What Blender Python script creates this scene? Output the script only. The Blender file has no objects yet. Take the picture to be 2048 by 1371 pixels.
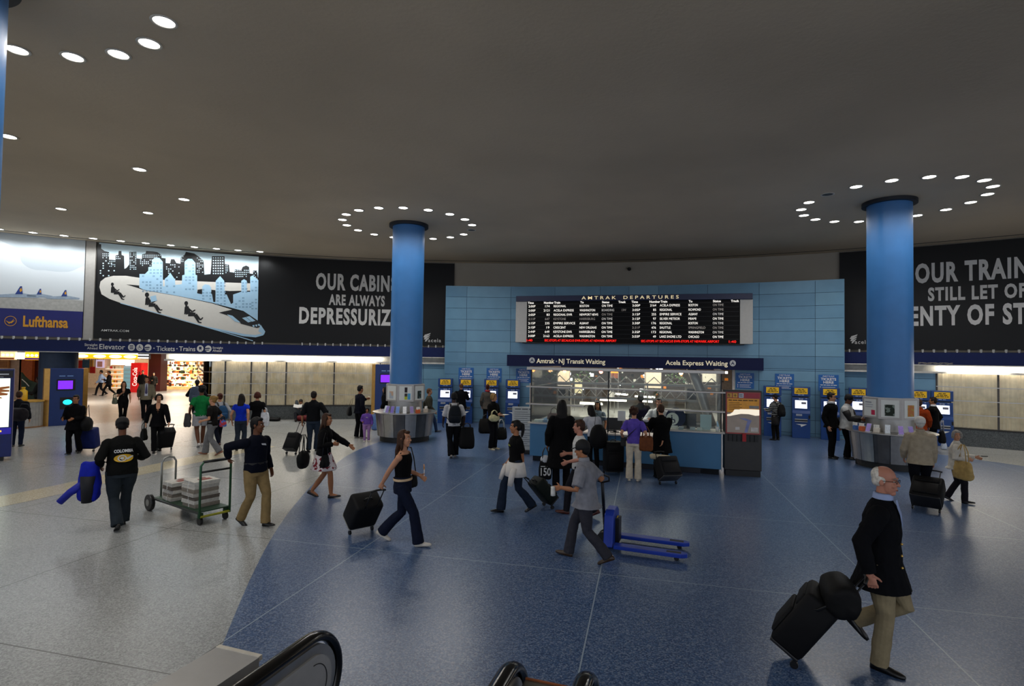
import bpy, bmesh, math, random
from mathutils import Vector, Matrix, Euler
V=Vector; rnd=random.Random(11); D=math.radians; PI=math.pi
S=bpy.context.scene; COL=S.collection
# ---------------------------------------------------------------- camera, world, exposure
F,PT,RL,CH=1097.9,.0283,.0151,2.8            # focal length in pixels, pitch, roll, eye height
cs,sn,cp,sp=math.cos(RL),math.sin(RL),math.cos(PT),math.sin(PT)
cd=bpy.data.cameras.new('camera'); cam=bpy.data.objects.new('camera',cd); COL.objects.link(cam)
cd.sensor_fit='HORIZONTAL'; cd.sensor_width=36; cd.lens=F/2048*36; cd.clip_end=300; cd.clip_start=.05
rt=V((cs,-sp*sn,cp*sn)); up=V((-sn,-sp*cs,cp*cs)); fw=V((0,cp,sp))
mw=Matrix.Identity(4)
for i in range(3): mw[i][0],mw[i][1],mw[i][2]=rt[i],up[i],-fw[i]
mw[2][3]=CH; cam.matrix_world=mw; S.camera=cam
S.view_settings.view_transform='Standard'; S.view_settings.look='None'; S.view_settings.gamma=1; S.view_settings.use_curve_mapping=False
S.view_settings.exposure=EXPO=.28
w=bpy.data.worlds.new('world'); S.world=w; w.use_nodes=True
bg=w.node_tree.nodes['Background']; bg.inputs[0].default_value=(.62,.66,.74,1); bg.inputs[1].default_value=1.25
SPOT=54.0                                     # watts of one ceiling downlight
def ray(px,py):
    x=(px-1024)/F; y=-(py-685.5)/F; x,y=cs*x-sn*y,sn*x+cs*y
    return V((x,cp-sp*y,sp+cp*y))
def atz(px,py,z=0):
    d=ray(px,py); p=d*((z-CH)/d.z); p.z+=CH; return p
def aty(px,py,Y):
    d=ray(px,py); p=d*(Y/d.y); p.z+=CH; return p
CX,CY=-2.15,-6.04                             # axis of the round hall
def oncyl(px,py,R):
    d=ray(px,py); a=d.x**2+d.y**2; b=-2*(d.x*CX+d.y*CY); c=CX*CX+CY*CY-R*R
    p=d*((-b+math.sqrt(b*b-4*a*c))/(2*a)); p.z+=CH; return p
def AZ(px,py,R):
    p=oncyl(px,py,R); return math.degrees(math.atan2(p.x-CX,p.y-CY)),p.z
def CP(az,R,z=0): return V((CX+R*math.sin(D(az)),CY+R*math.cos(D(az)),z))
# ---------------------------------------------------------------- materials
def lin(h):
    if isinstance(h,str): h=[int(h[i:i+2],16)/255 for i in (0,2,4)]
    return tuple(c/12.92 if c<=.04045 else ((c+.055)/1.055)**2.4 for c in h)+(1,)
MC={}
def mat(h,rough=.6,metal=0,emit=0,noise=.12,scale=9,spec=.5,alpha=None):
    k=(h,rough,metal,emit,noise,scale,spec)
    if k in MC: return MC[k]
    m=bpy.data.materials.new('mat_'+str(h)); m.use_nodes=True; n=m.node_tree; b=n.nodes['Principled BSDF']
    c=lin(h); b.inputs['Roughness'].default_value=rough; b.inputs['Metallic'].default_value=metal
    b.inputs['Specular IOR Level'].default_value=spec
    if noise:
        t=n.nodes.new('ShaderNodeTexCoord'); q=n.nodes.new('ShaderNodeTexNoise'); q.inputs['Scale'].default_value=scale; q.inputs['Detail'].default_value=3
        r=n.nodes.new('ShaderNodeValToRGB'); n.links.new(t.outputs['Object'],q.inputs['Vector']); n.links.new(q.outputs['Fac'],r.inputs['Fac'])
        r.color_ramp.elements[0].position=.3; r.color_ramp.elements[1].position=.7
        r.color_ramp.elements[0].color=tuple(x*(1-noise) for x in c[:3])+(1,); r.color_ramp.elements[1].color=tuple(min(1,x*(1+noise)) for x in c[:3])+(1,)
        n.links.new(r.outputs['Color'],b.inputs['Base Color'])
    else: b.inputs['Base Color'].default_value=c
    if emit: b.inputs['Emission Color'].default_value=c; b.inputs['Emission Strength'].default_value=emit
    MC[k]=m; return m
def terrazzo(name,c1,c2,c3,line,rough):
    m=bpy.data.materials.new(name); m.use_nodes=True; n=m.node_tree; L=n.links; b=n.nodes['Principled BSDF']
    t=n.nodes.new('ShaderNodeTexCoord'); mp=n.nodes.new('ShaderNodeMapping'); mp.vector_type='POINT'; mp.inputs['Rotation'].default_value=(0,0,D(13.6))
    L.new(t.outputs['Object'],mp.inputs['Vector'])
    def mth(op,a,bv=None):
        x=n.nodes.new('ShaderNodeMath'); x.operation=op
        for i,q in enumerate((a,bv)):
            if q is None: continue
            if isinstance(q,(int,float)): x.inputs[i].default_value=q
            else: L.new(q,x.inputs[i])
        return x.outputs[0]
    sx=n.nodes.new('ShaderNodeSeparateXYZ'); L.new(mp.outputs[0],sx.inputs[0])
    def grid(o,off,per):
        f=mth('FRACT',mth('DIVIDE',mth('SUBTRACT',o,off),per)); return mth('LESS_THAN',mth('ABSOLUTE',mth('SUBTRACT',f,.5)),.0022)
    g=mth('MAXIMUM',grid(sx.outputs[0],-.55+1.71,3.42),grid(sx.outputs[1],7.35+1.65,3.3))
    vo=n.nodes.new('ShaderNodeTexVoronoi'); vo.inputs['Scale'].default_value=75; L.new(t.outputs['Object'],vo.inputs['Vector'])
    sc=n.nodes.new('ShaderNodeSeparateColor'); L.new(vo.outputs['Color'],sc.inputs[0])
    r=n.nodes.new('ShaderNodeValToRGB'); L.new(sc.outputs[0],r.inputs['Fac']); e=r.color_ramp.elements
    e[0].color=lin(c1); e[0].position=.1; e[1].color=lin(c3); e[1].position=.95; x=e.new(.55); x.color=lin(c2)
    nz=n.nodes.new('ShaderNodeTexNoise'); nz.inputs['Scale'].default_value=.35; nz.inputs['Detail'].default_value=2; L.new(t.outputs['Object'],nz.inputs['Vector'])
    mx=n.nodes.new('ShaderNodeMix'); mx.data_type='RGBA'; mx.blend_type='MULTIPLY'; mx.inputs['Factor'].default_value=1
    rr=n.nodes.new('ShaderNodeValToRGB'); L.new(nz.outputs['Fac'],rr.inputs['Fac']); rr.color_ramp.elements[0].color=(.9,.9,.9,1); rr.color_ramp.elements[1].color=(1,1,1,1); rr.color_ramp.elements[0].position=.25; rr.color_ramp.elements[1].position=.75
    L.new(r.outputs[0],mx.inputs[6]); L.new(rr.outputs[0],mx.inputs[7])
    m2=n.nodes.new('ShaderNodeMix'); m2.data_type='RGBA'; L.new(g,m2.inputs['Factor']); L.new(mx.outputs[2],m2.inputs[6]); m2.inputs[7].default_value=lin(line)
    L.new(m2.outputs[2],b.inputs['Base Color'])
    rg=n.nodes.new('ShaderNodeMapRange'); L.new(nz.outputs['Fac'],rg.inputs[0]); rg.inputs[1].default_value=.3; rg.inputs[2].default_value=.7; rg.inputs[3].default_value=rough; rg.inputs[4].default_value=rough
    L.new(rg.outputs[0],b.inputs['Roughness']); b.inputs['Specular IOR Level'].default_value=.5
    return m
def plaster(name,h,rough=.85,sc1=.35,amp=.1,bump=.15):
    m=bpy.data.materials.new(name); m.use_nodes=True; n=m.node_tree; L=n.links; b=n.nodes['Principled BSDF']; b.inputs['Roughness'].default_value=rough
    t=n.nodes.new('ShaderNodeTexCoord'); a=n.nodes.new('ShaderNodeTexNoise'); a.inputs['Scale'].default_value=sc1; a.inputs['Detail'].default_value=6; L.new(t.outputs['Object'],a.inputs['Vector'])
    r=n.nodes.new('ShaderNodeValToRGB'); c=lin(h); r.color_ramp.elements[0].position=.35; r.color_ramp.elements[1].position=.65
    r.color_ramp.elements[0].color=tuple(x*(1-amp) for x in c[:3])+(1,); r.color_ramp.elements[1].color=tuple(x*(1+amp) for x in c[:3])+(1,)
    L.new(a.outputs['Fac'],r.inputs['Fac']); L.new(r.outputs[0],b.inputs['Base Color'])
    f=n.nodes.new('ShaderNodeTexNoise'); f.inputs['Scale'].default_value=14; f.inputs['Detail'].default_value=5; L.new(t.outputs['Object'],f.inputs['Vector'])
    bp=n.nodes.new('ShaderNodeBump'); bp.inputs['Strength'].default_value=bump; bp.inputs['Distance'].default_value=.02; L.new(f.outputs['Fac'],bp.inputs['Height']); L.new(bp.outputs[0],b.inputs['Normal'])
    return m
def glassmat(name,tint=(.9,.95,.93),refl=.10):
    m=bpy.data.materials.new(name); m.use_nodes=True; n=m.node_tree; L=n.links; n.nodes.remove(n.nodes['Principled BSDF']); o=n.nodes['Material Output']
    t=n.nodes.new('ShaderNodeBsdfTransparent'); t.inputs[0].default_value=tint+(1,); g=n.nodes.new('ShaderNodeBsdfGlossy'); g.inputs['Roughness'].default_value=.03
    lw=n.nodes.new('ShaderNodeFresnel'); lw.inputs['IOR'].default_value=1.45; mx=n.nodes.new('ShaderNodeMixShader')
    L.new(lw.outputs[0],mx.inputs[0]); L.new(t.outputs[0],mx.inputs[1]); L.new(g.outputs[0],mx.inputs[2]); L.new(mx.outputs[0],o.inputs[0]); return m
def spots(name,base,c,scale,th):
    m=bpy.data.materials.new(name); m.use_nodes=True; n=m.node_tree; L=n.links; b=n.nodes['Principled BSDF']; b.inputs['Roughness'].default_value=.8
    t=n.nodes.new('ShaderNodeTexCoord'); a=n.nodes.new('ShaderNodeTexNoise'); a.inputs['Scale'].default_value=scale; a.inputs['Detail'].default_value=1; L.new(t.outputs['Object'],a.inputs['Vector'])
    r=n.nodes.new('ShaderNodeValToRGB'); r.color_ramp.interpolation='CONSTANT'; r.color_ramp.elements[0].color=lin(base); r.color_ramp.elements[1].position=th; r.color_ramp.elements[1].color=lin(c)
    L.new(a.outputs['Fac'],r.inputs['Fac']); L.new(r.outputs[0],b.inputs['Base Color']); return m
def stripes(name,base,c,per,frac):
    m=bpy.data.materials.new(name); m.use_nodes=True; n=m.node_tree; L=n.links; b=n.nodes['Principled BSDF']; b.inputs['Roughness'].default_value=.8
    t=n.nodes.new('ShaderNodeTexCoord'); s=n.nodes.new('ShaderNodeSeparateXYZ'); L.new(t.outputs['Object'],s.inputs[0])
    q=n.nodes.new('ShaderNodeMath'); q.operation='DIVIDE'; q.inputs[1].default_value=per; L.new(s.outputs[2],q.inputs[0])
    f=n.nodes.new('ShaderNodeMath'); f.operation='FRACT'; L.new(q.outputs[0],f.inputs[0]); l=n.nodes.new('ShaderNodeMath'); l.operation='LESS_THAN'; l.inputs[1].default_value=frac; L.new(f.outputs[0],l.inputs[0])
    mx=n.nodes.new('ShaderNodeMix'); mx.data_type='RGBA'; L.new(l.outputs[0],mx.inputs['Factor']); mx.inputs[6].default_value=lin(base); mx.inputs[7].default_value=lin(c); L.new(mx.outputs[2],b.inputs['Base Color']); return m
BLK=mat('0b0b0c',.5); STEEL=mat('b4b1ac',.32,1,noise=.05); CHROME=mat('d8d8d8',.12,1,noise=0); ALU=mat('a9a7a4',.4,.9,noise=.05)
NAVY=mat('0c1c4c',.45); WHITE=mat('eeeeea',.6,noise=.03); RUBBER=mat('08080a',.35,noise=.05); GREYP=mat('8b8b88',.5)
PAPER=mat('f0eee8',.7,noise=.03); GLASS=glassmat('clear_glass')
# ---------------------------------------------------------------- mesh builder
class MB:
    def __init__(s): s.v=[]; s.f=[]; s.mi=[]; s.cm=0
    def add(s,vs,fs,M=None):
        o=len(s.v); s.v+=[(M@V(p)) if M else V(p) for p in vs]
        for f in fs: s.f.append([i+o for i in f]); s.mi.append(s.cm)
        return s
    def box(s,c,d,M=None):
        x,y,z=d[0]/2,d[1]/2,d[2]/2
        vs=[V(c)+V((a*x,b*y,e*z)) for e in (-1,1) for b in (-1,1) for a in (-1,1)]
        return s.add(vs,[(0,2,3,1),(4,5,7,6),(0,1,5,4),(2,6,7,3),(0,4,6,2),(1,3,7,5)],M)
    def ball(s,c,r,M=None,n=14,m=9):
        if not isinstance(r,(tuple,list)): r=(r,r,r)
        vs=[V(c)+V((0,0,-r[2]))]; fs=[]
        for j in range(1,m):
            t=-PI/2+PI*j/m
            for i in range(n): a=2*PI*i/n; vs.append(V(c)+V((r[0]*math.cos(t)*math.cos(a),r[1]*math.cos(t)*math.sin(a),r[2]*math.sin(t))))
        vs.append(V(c)+V((0,0,r[2]))); T=len(vs)-1
        for i in range(n):
            k=(i+1)%n; fs.append((0,1+k,1+i)); fs.append((T,T-n+i,T-n+k))
            for j in range(m-2): a=1+j*n; fs.append((a+i,a+k,a+n+k,a+n+i))
        return s.add(vs,fs,M)
    def loft(s,rings,caps=True,M=None,closed=True):
        n=len(rings[0]); vs=[p for r in rings for p in r]; fs=[]
        for j in range(len(rings)-1):
            for i in range(n if closed else n-1): k=(i+1)%n; a=j*n; fs.append((a+i,a+k,a+n+k,a+n+i))
        if caps: fs.append(tuple(range(n-1,-1,-1))); fs.append(tuple(range(len(vs)-n,len(vs))))
        return s.add(vs,fs,M)
    def tube(s,pts,r,n=10,M=None,loop=False,flat=1,ref=None):
        pts=[V(p) for p in pts]; N=len(pts); rs=r if isinstance(r,(list,tuple)) else [r]*N; rings=[]; px=None
        for i,p in enumerate(pts):
            a=pts[(i-1)%N] if (loop or i) else p; b=pts[(i+1)%N] if (loop or i<N-1) else p
            d=(b-a).normalized()
            if px is None:
                q=V(ref) if ref is not None else (V((0,0,1)) if abs(d.z)<.9 else V((1,0,0)))
                px=(q-d*q.dot(d)).normalized()
            else: px=(px-d*px.dot(d)).normalized()
            py=d.cross(px)
            rings.append([p+px*(rs[i]*math.cos(2*PI*j/n))+py*(rs[i]*flat*math.sin(2*PI*j/n)) for j in range(n)])
        if loop: rings.append(rings[0]); return s.loft(rings,False,M)
        return s.loft(rings,True,M)
    def lathe(s,prof,n=40,a0=0,a1=360,c=(0,0,0),M=None):
        full=abs(a1-a0)>=359.9; c=V(c); k=n if full else n+1; rings=[]
        for r,z in prof: rings.append([c+V((r*math.sin(D(a0+(a1-a0)*i/n)),r*math.cos(D(a0+(a1-a0)*i/n)),z)) for i in range(k)])
        return s.loft(rings,False,M,closed=full)
    def arc(s,a0,a1,R0,R1,z0,z1,step=1.0):       # curved block of the round hall
        n=max(1,int(abs(a1-a0)/step+.5)); rings=[]
        for i in range(n+1):
            a=a0+(a1-a0)*i/n; rings.append([CP(a,R0,z0),CP(a,R1,z0),CP(a,R1,z1),CP(a,R0,z1)])
        return s.loft(rings)
    def poly(s,pts,M=None): return s.add(pts,[tuple(range(len(pts)))],M)
    def prism(s,pts,d):                            # flat outline pts extruded by the vector d
        pts=[V(p) for p in pts]; d=V(d); n=len(pts); vs=pts+[p+d for p in pts]
        return s.add(vs,[tuple(range(n-1,-1,-1)),tuple(range(n,2*n))]+[(i,(i+1)%n,n+(i+1)%n,n+i) for i in range(n)])
    def obj(s,name,m,parent=None,smooth=False,bevel=0,world=False,mods=None,fix=True,loc=None):
        me=bpy.data.meshes.new(name); me.from_pydata([tuple(p) for p in s.v],[],s.f)
        if fix:
            b=bmesh.new(); b.from_mesh(me); bmesh.ops.recalc_face_normals(b,faces=b.faces); b.to_mesh(me); b.free()
        for x in (m if isinstance(m,(list,tuple)) else [m]): me.materials.append(x)
        if isinstance(m,(list,tuple)):
            for p,i in zip(me.polygons,s.mi): p.material_index=i
        if smooth:
            for p in me.polygons: p.use_smooth=True
        o=bpy.data.objects.new(name,me); COL.objects.link(o)
        if bevel:
            q=o.modifiers.new('bevel','BEVEL'); q.width=bevel; q.segments=2; q.limit_method='ANGLE'; q.angle_limit=D(40)
        if parent:
            o.parent=parent
            if world: o.location=-V(parent.location)
        if loc is not None: o.location=loc
        return o
def sm(o,ang=35):
    for p in o.data.polygons: p.use_smooth=True
    q=o.modifiers.new('edges','EDGE_SPLIT'); q.split_angle=D(ang); return o
def tag(o,label=None,cat=None,group=None,kind=None):
    for k,x in (('label',label),('category',cat),('group',group),('kind',kind)):
        if x: o[k]=x
    return o
def thing(name,label,cat,loc=(0,0,0),rz=0,group=None):
    o=bpy.data.objects.new(name,None); COL.objects.link(o); o.empty_display_size=.1
    o.location=V(loc); o.rotation_euler=(0,0,rz); return tag(o,label,cat,group)
def struct(o): o['kind']='structure'; return o
def dup(root,loc,rz=None,label=None,group=None):
    r=root.copy(); COL.objects.link(r); r.location=loc
    if rz is not None: r.rotation_euler=(0,0,rz)
    if label: r['label']=label
    if group: r['group']=group
    for ch in list(root.children):
        c=ch.copy(); COL.objects.link(c); c.parent=r
        for g in ch.children:
            d=g.copy(); COL.objects.link(d); d.parent=c
    return r
def rz_of(az): return -D(az)                  # +Y of a thing points outward from the hall axis
def light(name,kind,loc,energy,color=(1,1,1),size=.1,parent=None,spot=None,blend=1,rot=None,sy=None):
    l=bpy.data.lights.new(name,kind); l.energy=energy; l.color=color
    if kind=='AREA': l.size=size; 
    else: l.shadow_soft_size=size
    if sy: l.shape='RECTANGLE'; l.size_y=sy
    if spot: l.spot_size=D(spot); l.spot_blend=blend
    o=bpy.data.objects.new(name,l); COL.objects.link(o); o.location=loc
    if rot: o.rotation_euler=rot
    if parent: o.parent=parent
    return o
# ---------------------------------------------------------------- lettering
TC={}
def glyphs(s,bold=0.0,sp_=1.0):
    k=(s,bold,sp_)
    if k not in TC:
        c=bpy.data.curves.new('lettering','FONT'); c.body=s; c.size=1; c.offset=bold; c.resolution_u=3; c.space_character=sp_; c.fill_mode='FRONT'
        o=bpy.data.objects.new('lettering',c); COL.objects.link(o)
        me=bpy.data.meshes.new_from_object(o.evaluated_get(bpy.context.evaluated_depsgraph_get()))
        vs=[(p.co.x,p.co.y) for p in me.vertices]; fs=[tuple(p.vertices) for p in me.polygons]
        bpy.data.objects.remove(o); bpy.data.curves.remove(c); bpy.data.meshes.remove(me); TC[k]=(vs,fs)
    return TC[k]
def tw(s,bold=0,sp_=1.0):
    s2=s.rstrip(); pad=len(s)-len(s2); vs,_=glyphs(s2,bold,sp_) if s2 else ([(0,0)],0); return (max(p[0] for p in vs) if vs else 0)+pad*.28*sp_
CAP=.69
def text(mb,s,mapf,h,u0=0,v0=0,align='L',bold=0,width=None,wscale=1,sp_=1.0):
    vs,fs=glyphs(s,bold,sp_)
    if not vs: return mb
    x0=min(p[0] for p in vs); x1=max(p[0] for p in vs); k=h/CAP; kx=k*wscale
    if width: kx=width/(x1-x0)
    sh={'L':0,'C':-(x1-x0)/2,'R':-(x1-x0)}[align]
    return mb.add([mapf(u0+(p[0]-x0+sh)*kx,v0+p[1]*k) for p in vs],fs)
def cylmap(az,z,R): return lambda u,v: CP(az+math.degrees(u/R),R,z+v)
def flatmap(o,ux,uz=(0,0,1)):
    o,ux,uz=V(o),V(ux).normalized(),V(uz); return lambda u,v:o+ux*u+uz*v

def blurred(mb,mapf,u0,v0,width,h,n=5,seed=1):     # a line of writing too small and blurred in the photo to be read
    R=random.Random(seed); ws=[R.uniform(.6,1.5) for _ in range(n)]; k=width*.86/sum(ws); u=u0
    for w_ in ws:
        L=w_*k; mb.add([mapf(u,v0),mapf(u+L,v0),mapf(u+L,v0+h),mapf(u,v0+h)],[(0,1,2,3)]); u+=L+width*.14/max(1,n-1)
    return mb
# ---------------------------------------------------------------- the setting
TG=terrazzo('grey_terrazzo','8c8e8d','a1a3a2','b3b6b5','636462',.27)
TB=terrazzo('blue_terrazzo','2f4870','496690','7686a0','8fa0b0',.30)
TCm=terrazzo('cream_terrazzo','b7ad90','c9c0a4','ded6bd','b7ad90',.24)
b=MB()
for i in range(12):
    for j in range(12):
        x0,y0=-62+i*9,-16+j*6.5; b.add([(x0,y0,0),(x0+9,y0,0),(x0+9,y0+6.5,0),(x0,y0+6.5,0)],[(0,1,2,3)])
struct(b.obj('floor',TG))
def spline(P,k=8):
    P=[V((p[0],p[1],0)) for p in P]; out=[]
    for i in range(len(P)-1):
        p0,p1,p2,p3=P[max(i-1,0)],P[i],P[i+1],P[min(i+2,len(P)-1)]
        for j in range(k):
            t=j/k; out.append(.5*((2*p1)+(p2-p0)*t+(2*p0-5*p1+4*p2-p3)*t*t+(3*p1-p0-3*p2+p3)*t**3))
    return out+[P[-1]]
L_=spline([(1.5,-1.5),(-.6,1.2),(-1.75,3.1),(-2.51,4.72),(-2.79,5.51),(-3.27,7.1),(-3.63,8.47),(-3.96,10),(-4.29,12.03),(-4.52,14.2),(-4.58,16),(-4.35,17.9),(-3.9,20),(-3.3,24.1)])
R_=spline([(12.2,20.4),(12.9,18.7),(13.43,17.4),(13.84,16.57),(14.4,15.47),(15.6,12.6),(16.2,9),(15.5,4),(13,0),(9,-2.5)])
bl=[V((p.x,p.y,.002)) for p in L_]+[CP(a,30.25,.002) for a in range(0,29,2)]+[V((p.x,p.y,.002)) for p in R_]
me=bpy.data.meshes.new('floor'); bm=bmesh.new(); fc=bm.faces.new([bm.verts.new(p) for p in bl]); bmesh.ops.triangulate(bm,faces=[fc]); bmesh.ops.recalc_face_normals(bm,faces=bm.faces); bm.to_mesh(me); bm.free()
me.materials.append(TB); o=bpy.data.objects.new('floor',me); COL.objects.link(o); struct(o)
b=MB(); P=[[(-11.6,6),(-9.83,10.6),(-9.3,12.6),(-8.75,14.9),(-8.0,17.2)],[(-10.9,5.4),(-9.12,9.95),(-8.55,12.4),(-7.95,14.6),(-7.2,16.9)]]
A_,B_=spline(P[0]),spline(P[1])
for i in range(len(A_)-1): b.add([A_[i],A_[i+1],B_[i+1],B_[i]],[(0,1,2,3)])
for p in b.v: p.z=.002
struct(b.obj('floor',TCm))
CEZ=7.33
b=MB()
for i in range(-80,100,4):
    for r0,r1 in ((.01,10),(10,20),(20,27),(27,32.3)): b.add([CP(i,r0,CEZ),CP(i+4,r0,CEZ),CP(i+4,r1,CEZ),CP(i,r1,CEZ)],[(0,1,2,3)])
struct(b.obj('ceiling',plaster('ceiling_plaster','d0bea4',.9,.22,.10,.25)))
b=MB(); b.arc(-75,75,31.58,31.63,CEZ-.012,CEZ-.002,2); struct(b.obj('trim_1',BLK))
b=MB(); b.arc(-75,75,32.2,32.5,2.8,CEZ+.2,1.5); struct(b.obj('wall_back',plaster('wall_plaster','a59d90',.85,.5,.06,.1)))
# navy band over the doors, ledge behind it
b=MB()
for a0,a1 in ((-48,-1.55),(28.8,60)): b.arc(a0,a1,31.4,31.7,2.81,3.25)
struct(b.obj('trim_2',mat('0a1c52',.5,noise=.05,spec=.25)))
b=MB()
for a0,a1 in ((-48,-1.5),(28.8,60)): b.arc(a0,a1,31.7,32.3,2.82,3.2)
struct(b.obj('trim_3',mat('1a1a1c',.6)))
b=MB()
for a0,a1 in ((-48,-1.55),(28.8,60)): b.arc(a0,a1,31.36,31.5,2.775,2.81)
struct(b.obj('trim_4',mat('b9b9b6',.4)))
# blue panelled wall with the opening to the waiting room
OA0=AZ(1064,760,30.2)[0]; OA1=AZ(1464,770,30.2)[0]
BLU=[mat(c,.27,.1,noise=.05,scale=2) for c in ('6893ae','618ca8','6e99b2','5b86a2')]
SEAM=mat('2c4660',.6)
def panels(b,a0,a1,z0,z1,R,seams,rows,th=.06):
    xs=[a0]+[s for s in seams if a0<s<a1]+[a1]
    for i in range(len(xs)-1):
        for j in range(len(rows)-1):
            za,zb=max(rows[j],z0),min(rows[j+1],z1)
            if zb-za<.02: continue
            b.cm=rnd.choice((0,0,1,2)) if i%2 else rnd.choice((0,1,1,3))
            b.arc(xs[i]+.012,xs[i+1]-.012,R,R+th,za+.006,zb-.006)
b=MB(); rows=[0,.13,.62,1.11,1.59,2.08,2.56,3.05,3.53,4.02,4.5,4.99,5.48,5.96]
se=[.25,3.94,7.6,11.3,13.6,15.9,19.6,23.25,26.95]
panels(b,-1.5,OA0,0,2.49,30.2,se,rows); panels(b,OA1,28.75,0,2.49,30.2,se,rows); panels(b,-1.5,28.75,2.49,5.96,30.2,se,rows)
b.cm=4; b.arc(-1.48,OA0,30.25,30.6,0,2.5); b.arc(OA1,28.73,30.25,30.6,0,2.5); b.arc(-1.48,28.73,30.25,30.6,2.5,5.94)
b.cm=0; b.arc(-1.5,28.75,30.2,30.62,5.94,5.965); b.arc(-1.52,-1.48,30.2,30.62,0,5.96); b.arc(28.73,28.77,30.2,30.62,0,5.96)
struct(b.obj('wall_centre',BLU+[SEAM]))
b=MB()
for az in (OA0,OA1): b.arc(az-(.18 if az==OA0 else -.02),az+(.02 if az==OA0 else .2),30.19,30.7,0,2.49)
struct(b.obj('trim_5',mat('dccfc2',.5)))
# lower walls beside it: blue panels, then glazed bays over a granite plinth
b=MB()
for a0,a1,q in ((-5.9,-1.5,[-3.4]),(28.77,34.0,[31.3])):
    panels(b,a0,a1,.0,2.5,31.0,q,[0,.13,.85,1.33,1.81,2.3,2.5]); b.cm=4; b.arc(a0,a1,31.05,31.4,0,2.5)
struct(b.obj('wall_side',BLU+[SEAM]))
GRA=terrazzo('granite','2e3233','454a4b','5f6464','454a4b',.35)
GA0=AZ(450,760,31)[0]
b=MB(); b.arc(GA0,-5.9,30.95,31.4,.0,.58); b.arc(34,60,30.95,31.4,0,.58)
def corner(R_off,z0,z1,b,th):                 # the glazed bay turning back into the passage
    p=CP(GA0,30.95); t=(CP(GA0-.1,30.95)-p).normalized(); n=V((p.x-CX,p.y-CY,0)).normalized(); rings=[]
    for i in range(11):
        a=D(8.2*i); r=1.0; q=p+t*(r*math.sin(a))+n*(r-r*math.cos(a)); nn=(n*math.cos(a)-t*math.sin(a))*-1
        q=q-nn*R_off; e=q-nn*th; rings.append([V((q.x,q.y,z0)),V((e.x,e.y,z0)),V((e.x,e.y,z1)),V((q.x,q.y,z1))])
    d=(rings[-1][0]-rings[-2][0]).normalized(); rings.append([x+d*9 for x in rings[-1]])
    return b.loft(rings)
corner(0,0,.58,b,.3); struct(b.obj('baseboard_back',GRA))
b=MB(); b.arc(GA0,-5.9,30.93,31.42,.58,.615); b.arc(34,60,30.93,31.42,.58,.615); corner(-.02,.58,.615,b,.3); struct(b.obj('trim_6',BLK))
# corrugated curtain behind the glass
CURT=mat('cfb79c',.5,.1,noise=.3,scale=2.5,emit=.19); b=MB()  # low emission stands in for light coming through from behind
def corr(pfun,n):
    rings=[]
    for i in range(n+1):
        d=.03*math.sin(i*1.7)+.02*rnd.uniform(-1,1); rings.append([pfun(i/n,d,.62),pfun(i/n,d*.6+.01,1.5),pfun(i/n,d,2.52)])
    b.loft(rings,False,closed=False)
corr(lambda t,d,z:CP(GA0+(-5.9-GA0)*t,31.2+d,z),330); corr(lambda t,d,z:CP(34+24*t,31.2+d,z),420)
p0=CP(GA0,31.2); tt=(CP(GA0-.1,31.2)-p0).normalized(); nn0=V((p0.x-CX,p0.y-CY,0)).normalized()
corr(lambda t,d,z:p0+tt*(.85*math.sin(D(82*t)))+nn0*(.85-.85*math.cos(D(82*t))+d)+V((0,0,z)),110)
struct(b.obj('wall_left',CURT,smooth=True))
b=MB(); b.arc(GA0,-5.9,31.36,31.5,.6,2.8); b.arc(34,60,31.36,31.5,.6,2.8); struct(b.obj('wall_right',mat('3c3833',.8)))
b=MB(); pq=[]
for i in range(14): pq.append(GA0+(-5.9-GA0)*i/13)
b.arc(GA0,-5.9,31.0,31.012,.62,2.52); struct(b.obj('window_1',GLASS))
b=MB(); b.arc(34,60,31.0,31.012,.62,2.52); struct(b.obj('window_2',GLASS))
b=MB(); corner(.01,.62,2.52,b,.012); struct(b.obj('window_3',GLASS))
b=MB()
for z in (1.08,1.56,2.04):
    b.arc(GA0,-5.9,30.94,30.985,z-.014,z+.014); b.arc(34,60,30.94,30.985,z-.014,z+.014); corner(-.03,z-.014,z+.014,b,.04)
struct(b.obj('trim_7',STEEL))
b=MB()
for px in (450,502,533,572,668,760): 
    a=AZ(px,760,31)[0]; b.arc(a-.05,a+.05,30.97,31.08,.6,2.54)
for a in (34.03,37.1,40.6,44): b.arc(a-.05,a+.05,30.97,31.08,.6,2.54)
struct(b.obj('trim_8',mat('4a4744',.4,.6)))
# light troughs over the glazed bays
b=MB()
for a0,a1 in ((-22.9,-1.52),(28.79,58)):
    b.arc(a0,a1,30.8,30.95,2.50,2.565); b.arc(a0,a1,30.8,31.4,2.775,2.81)
    b.arc(a0,a1,31.25,31.4,2.5,2.8)
struct(b.obj('trim_9',mat('cfccc4',.45)))
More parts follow.
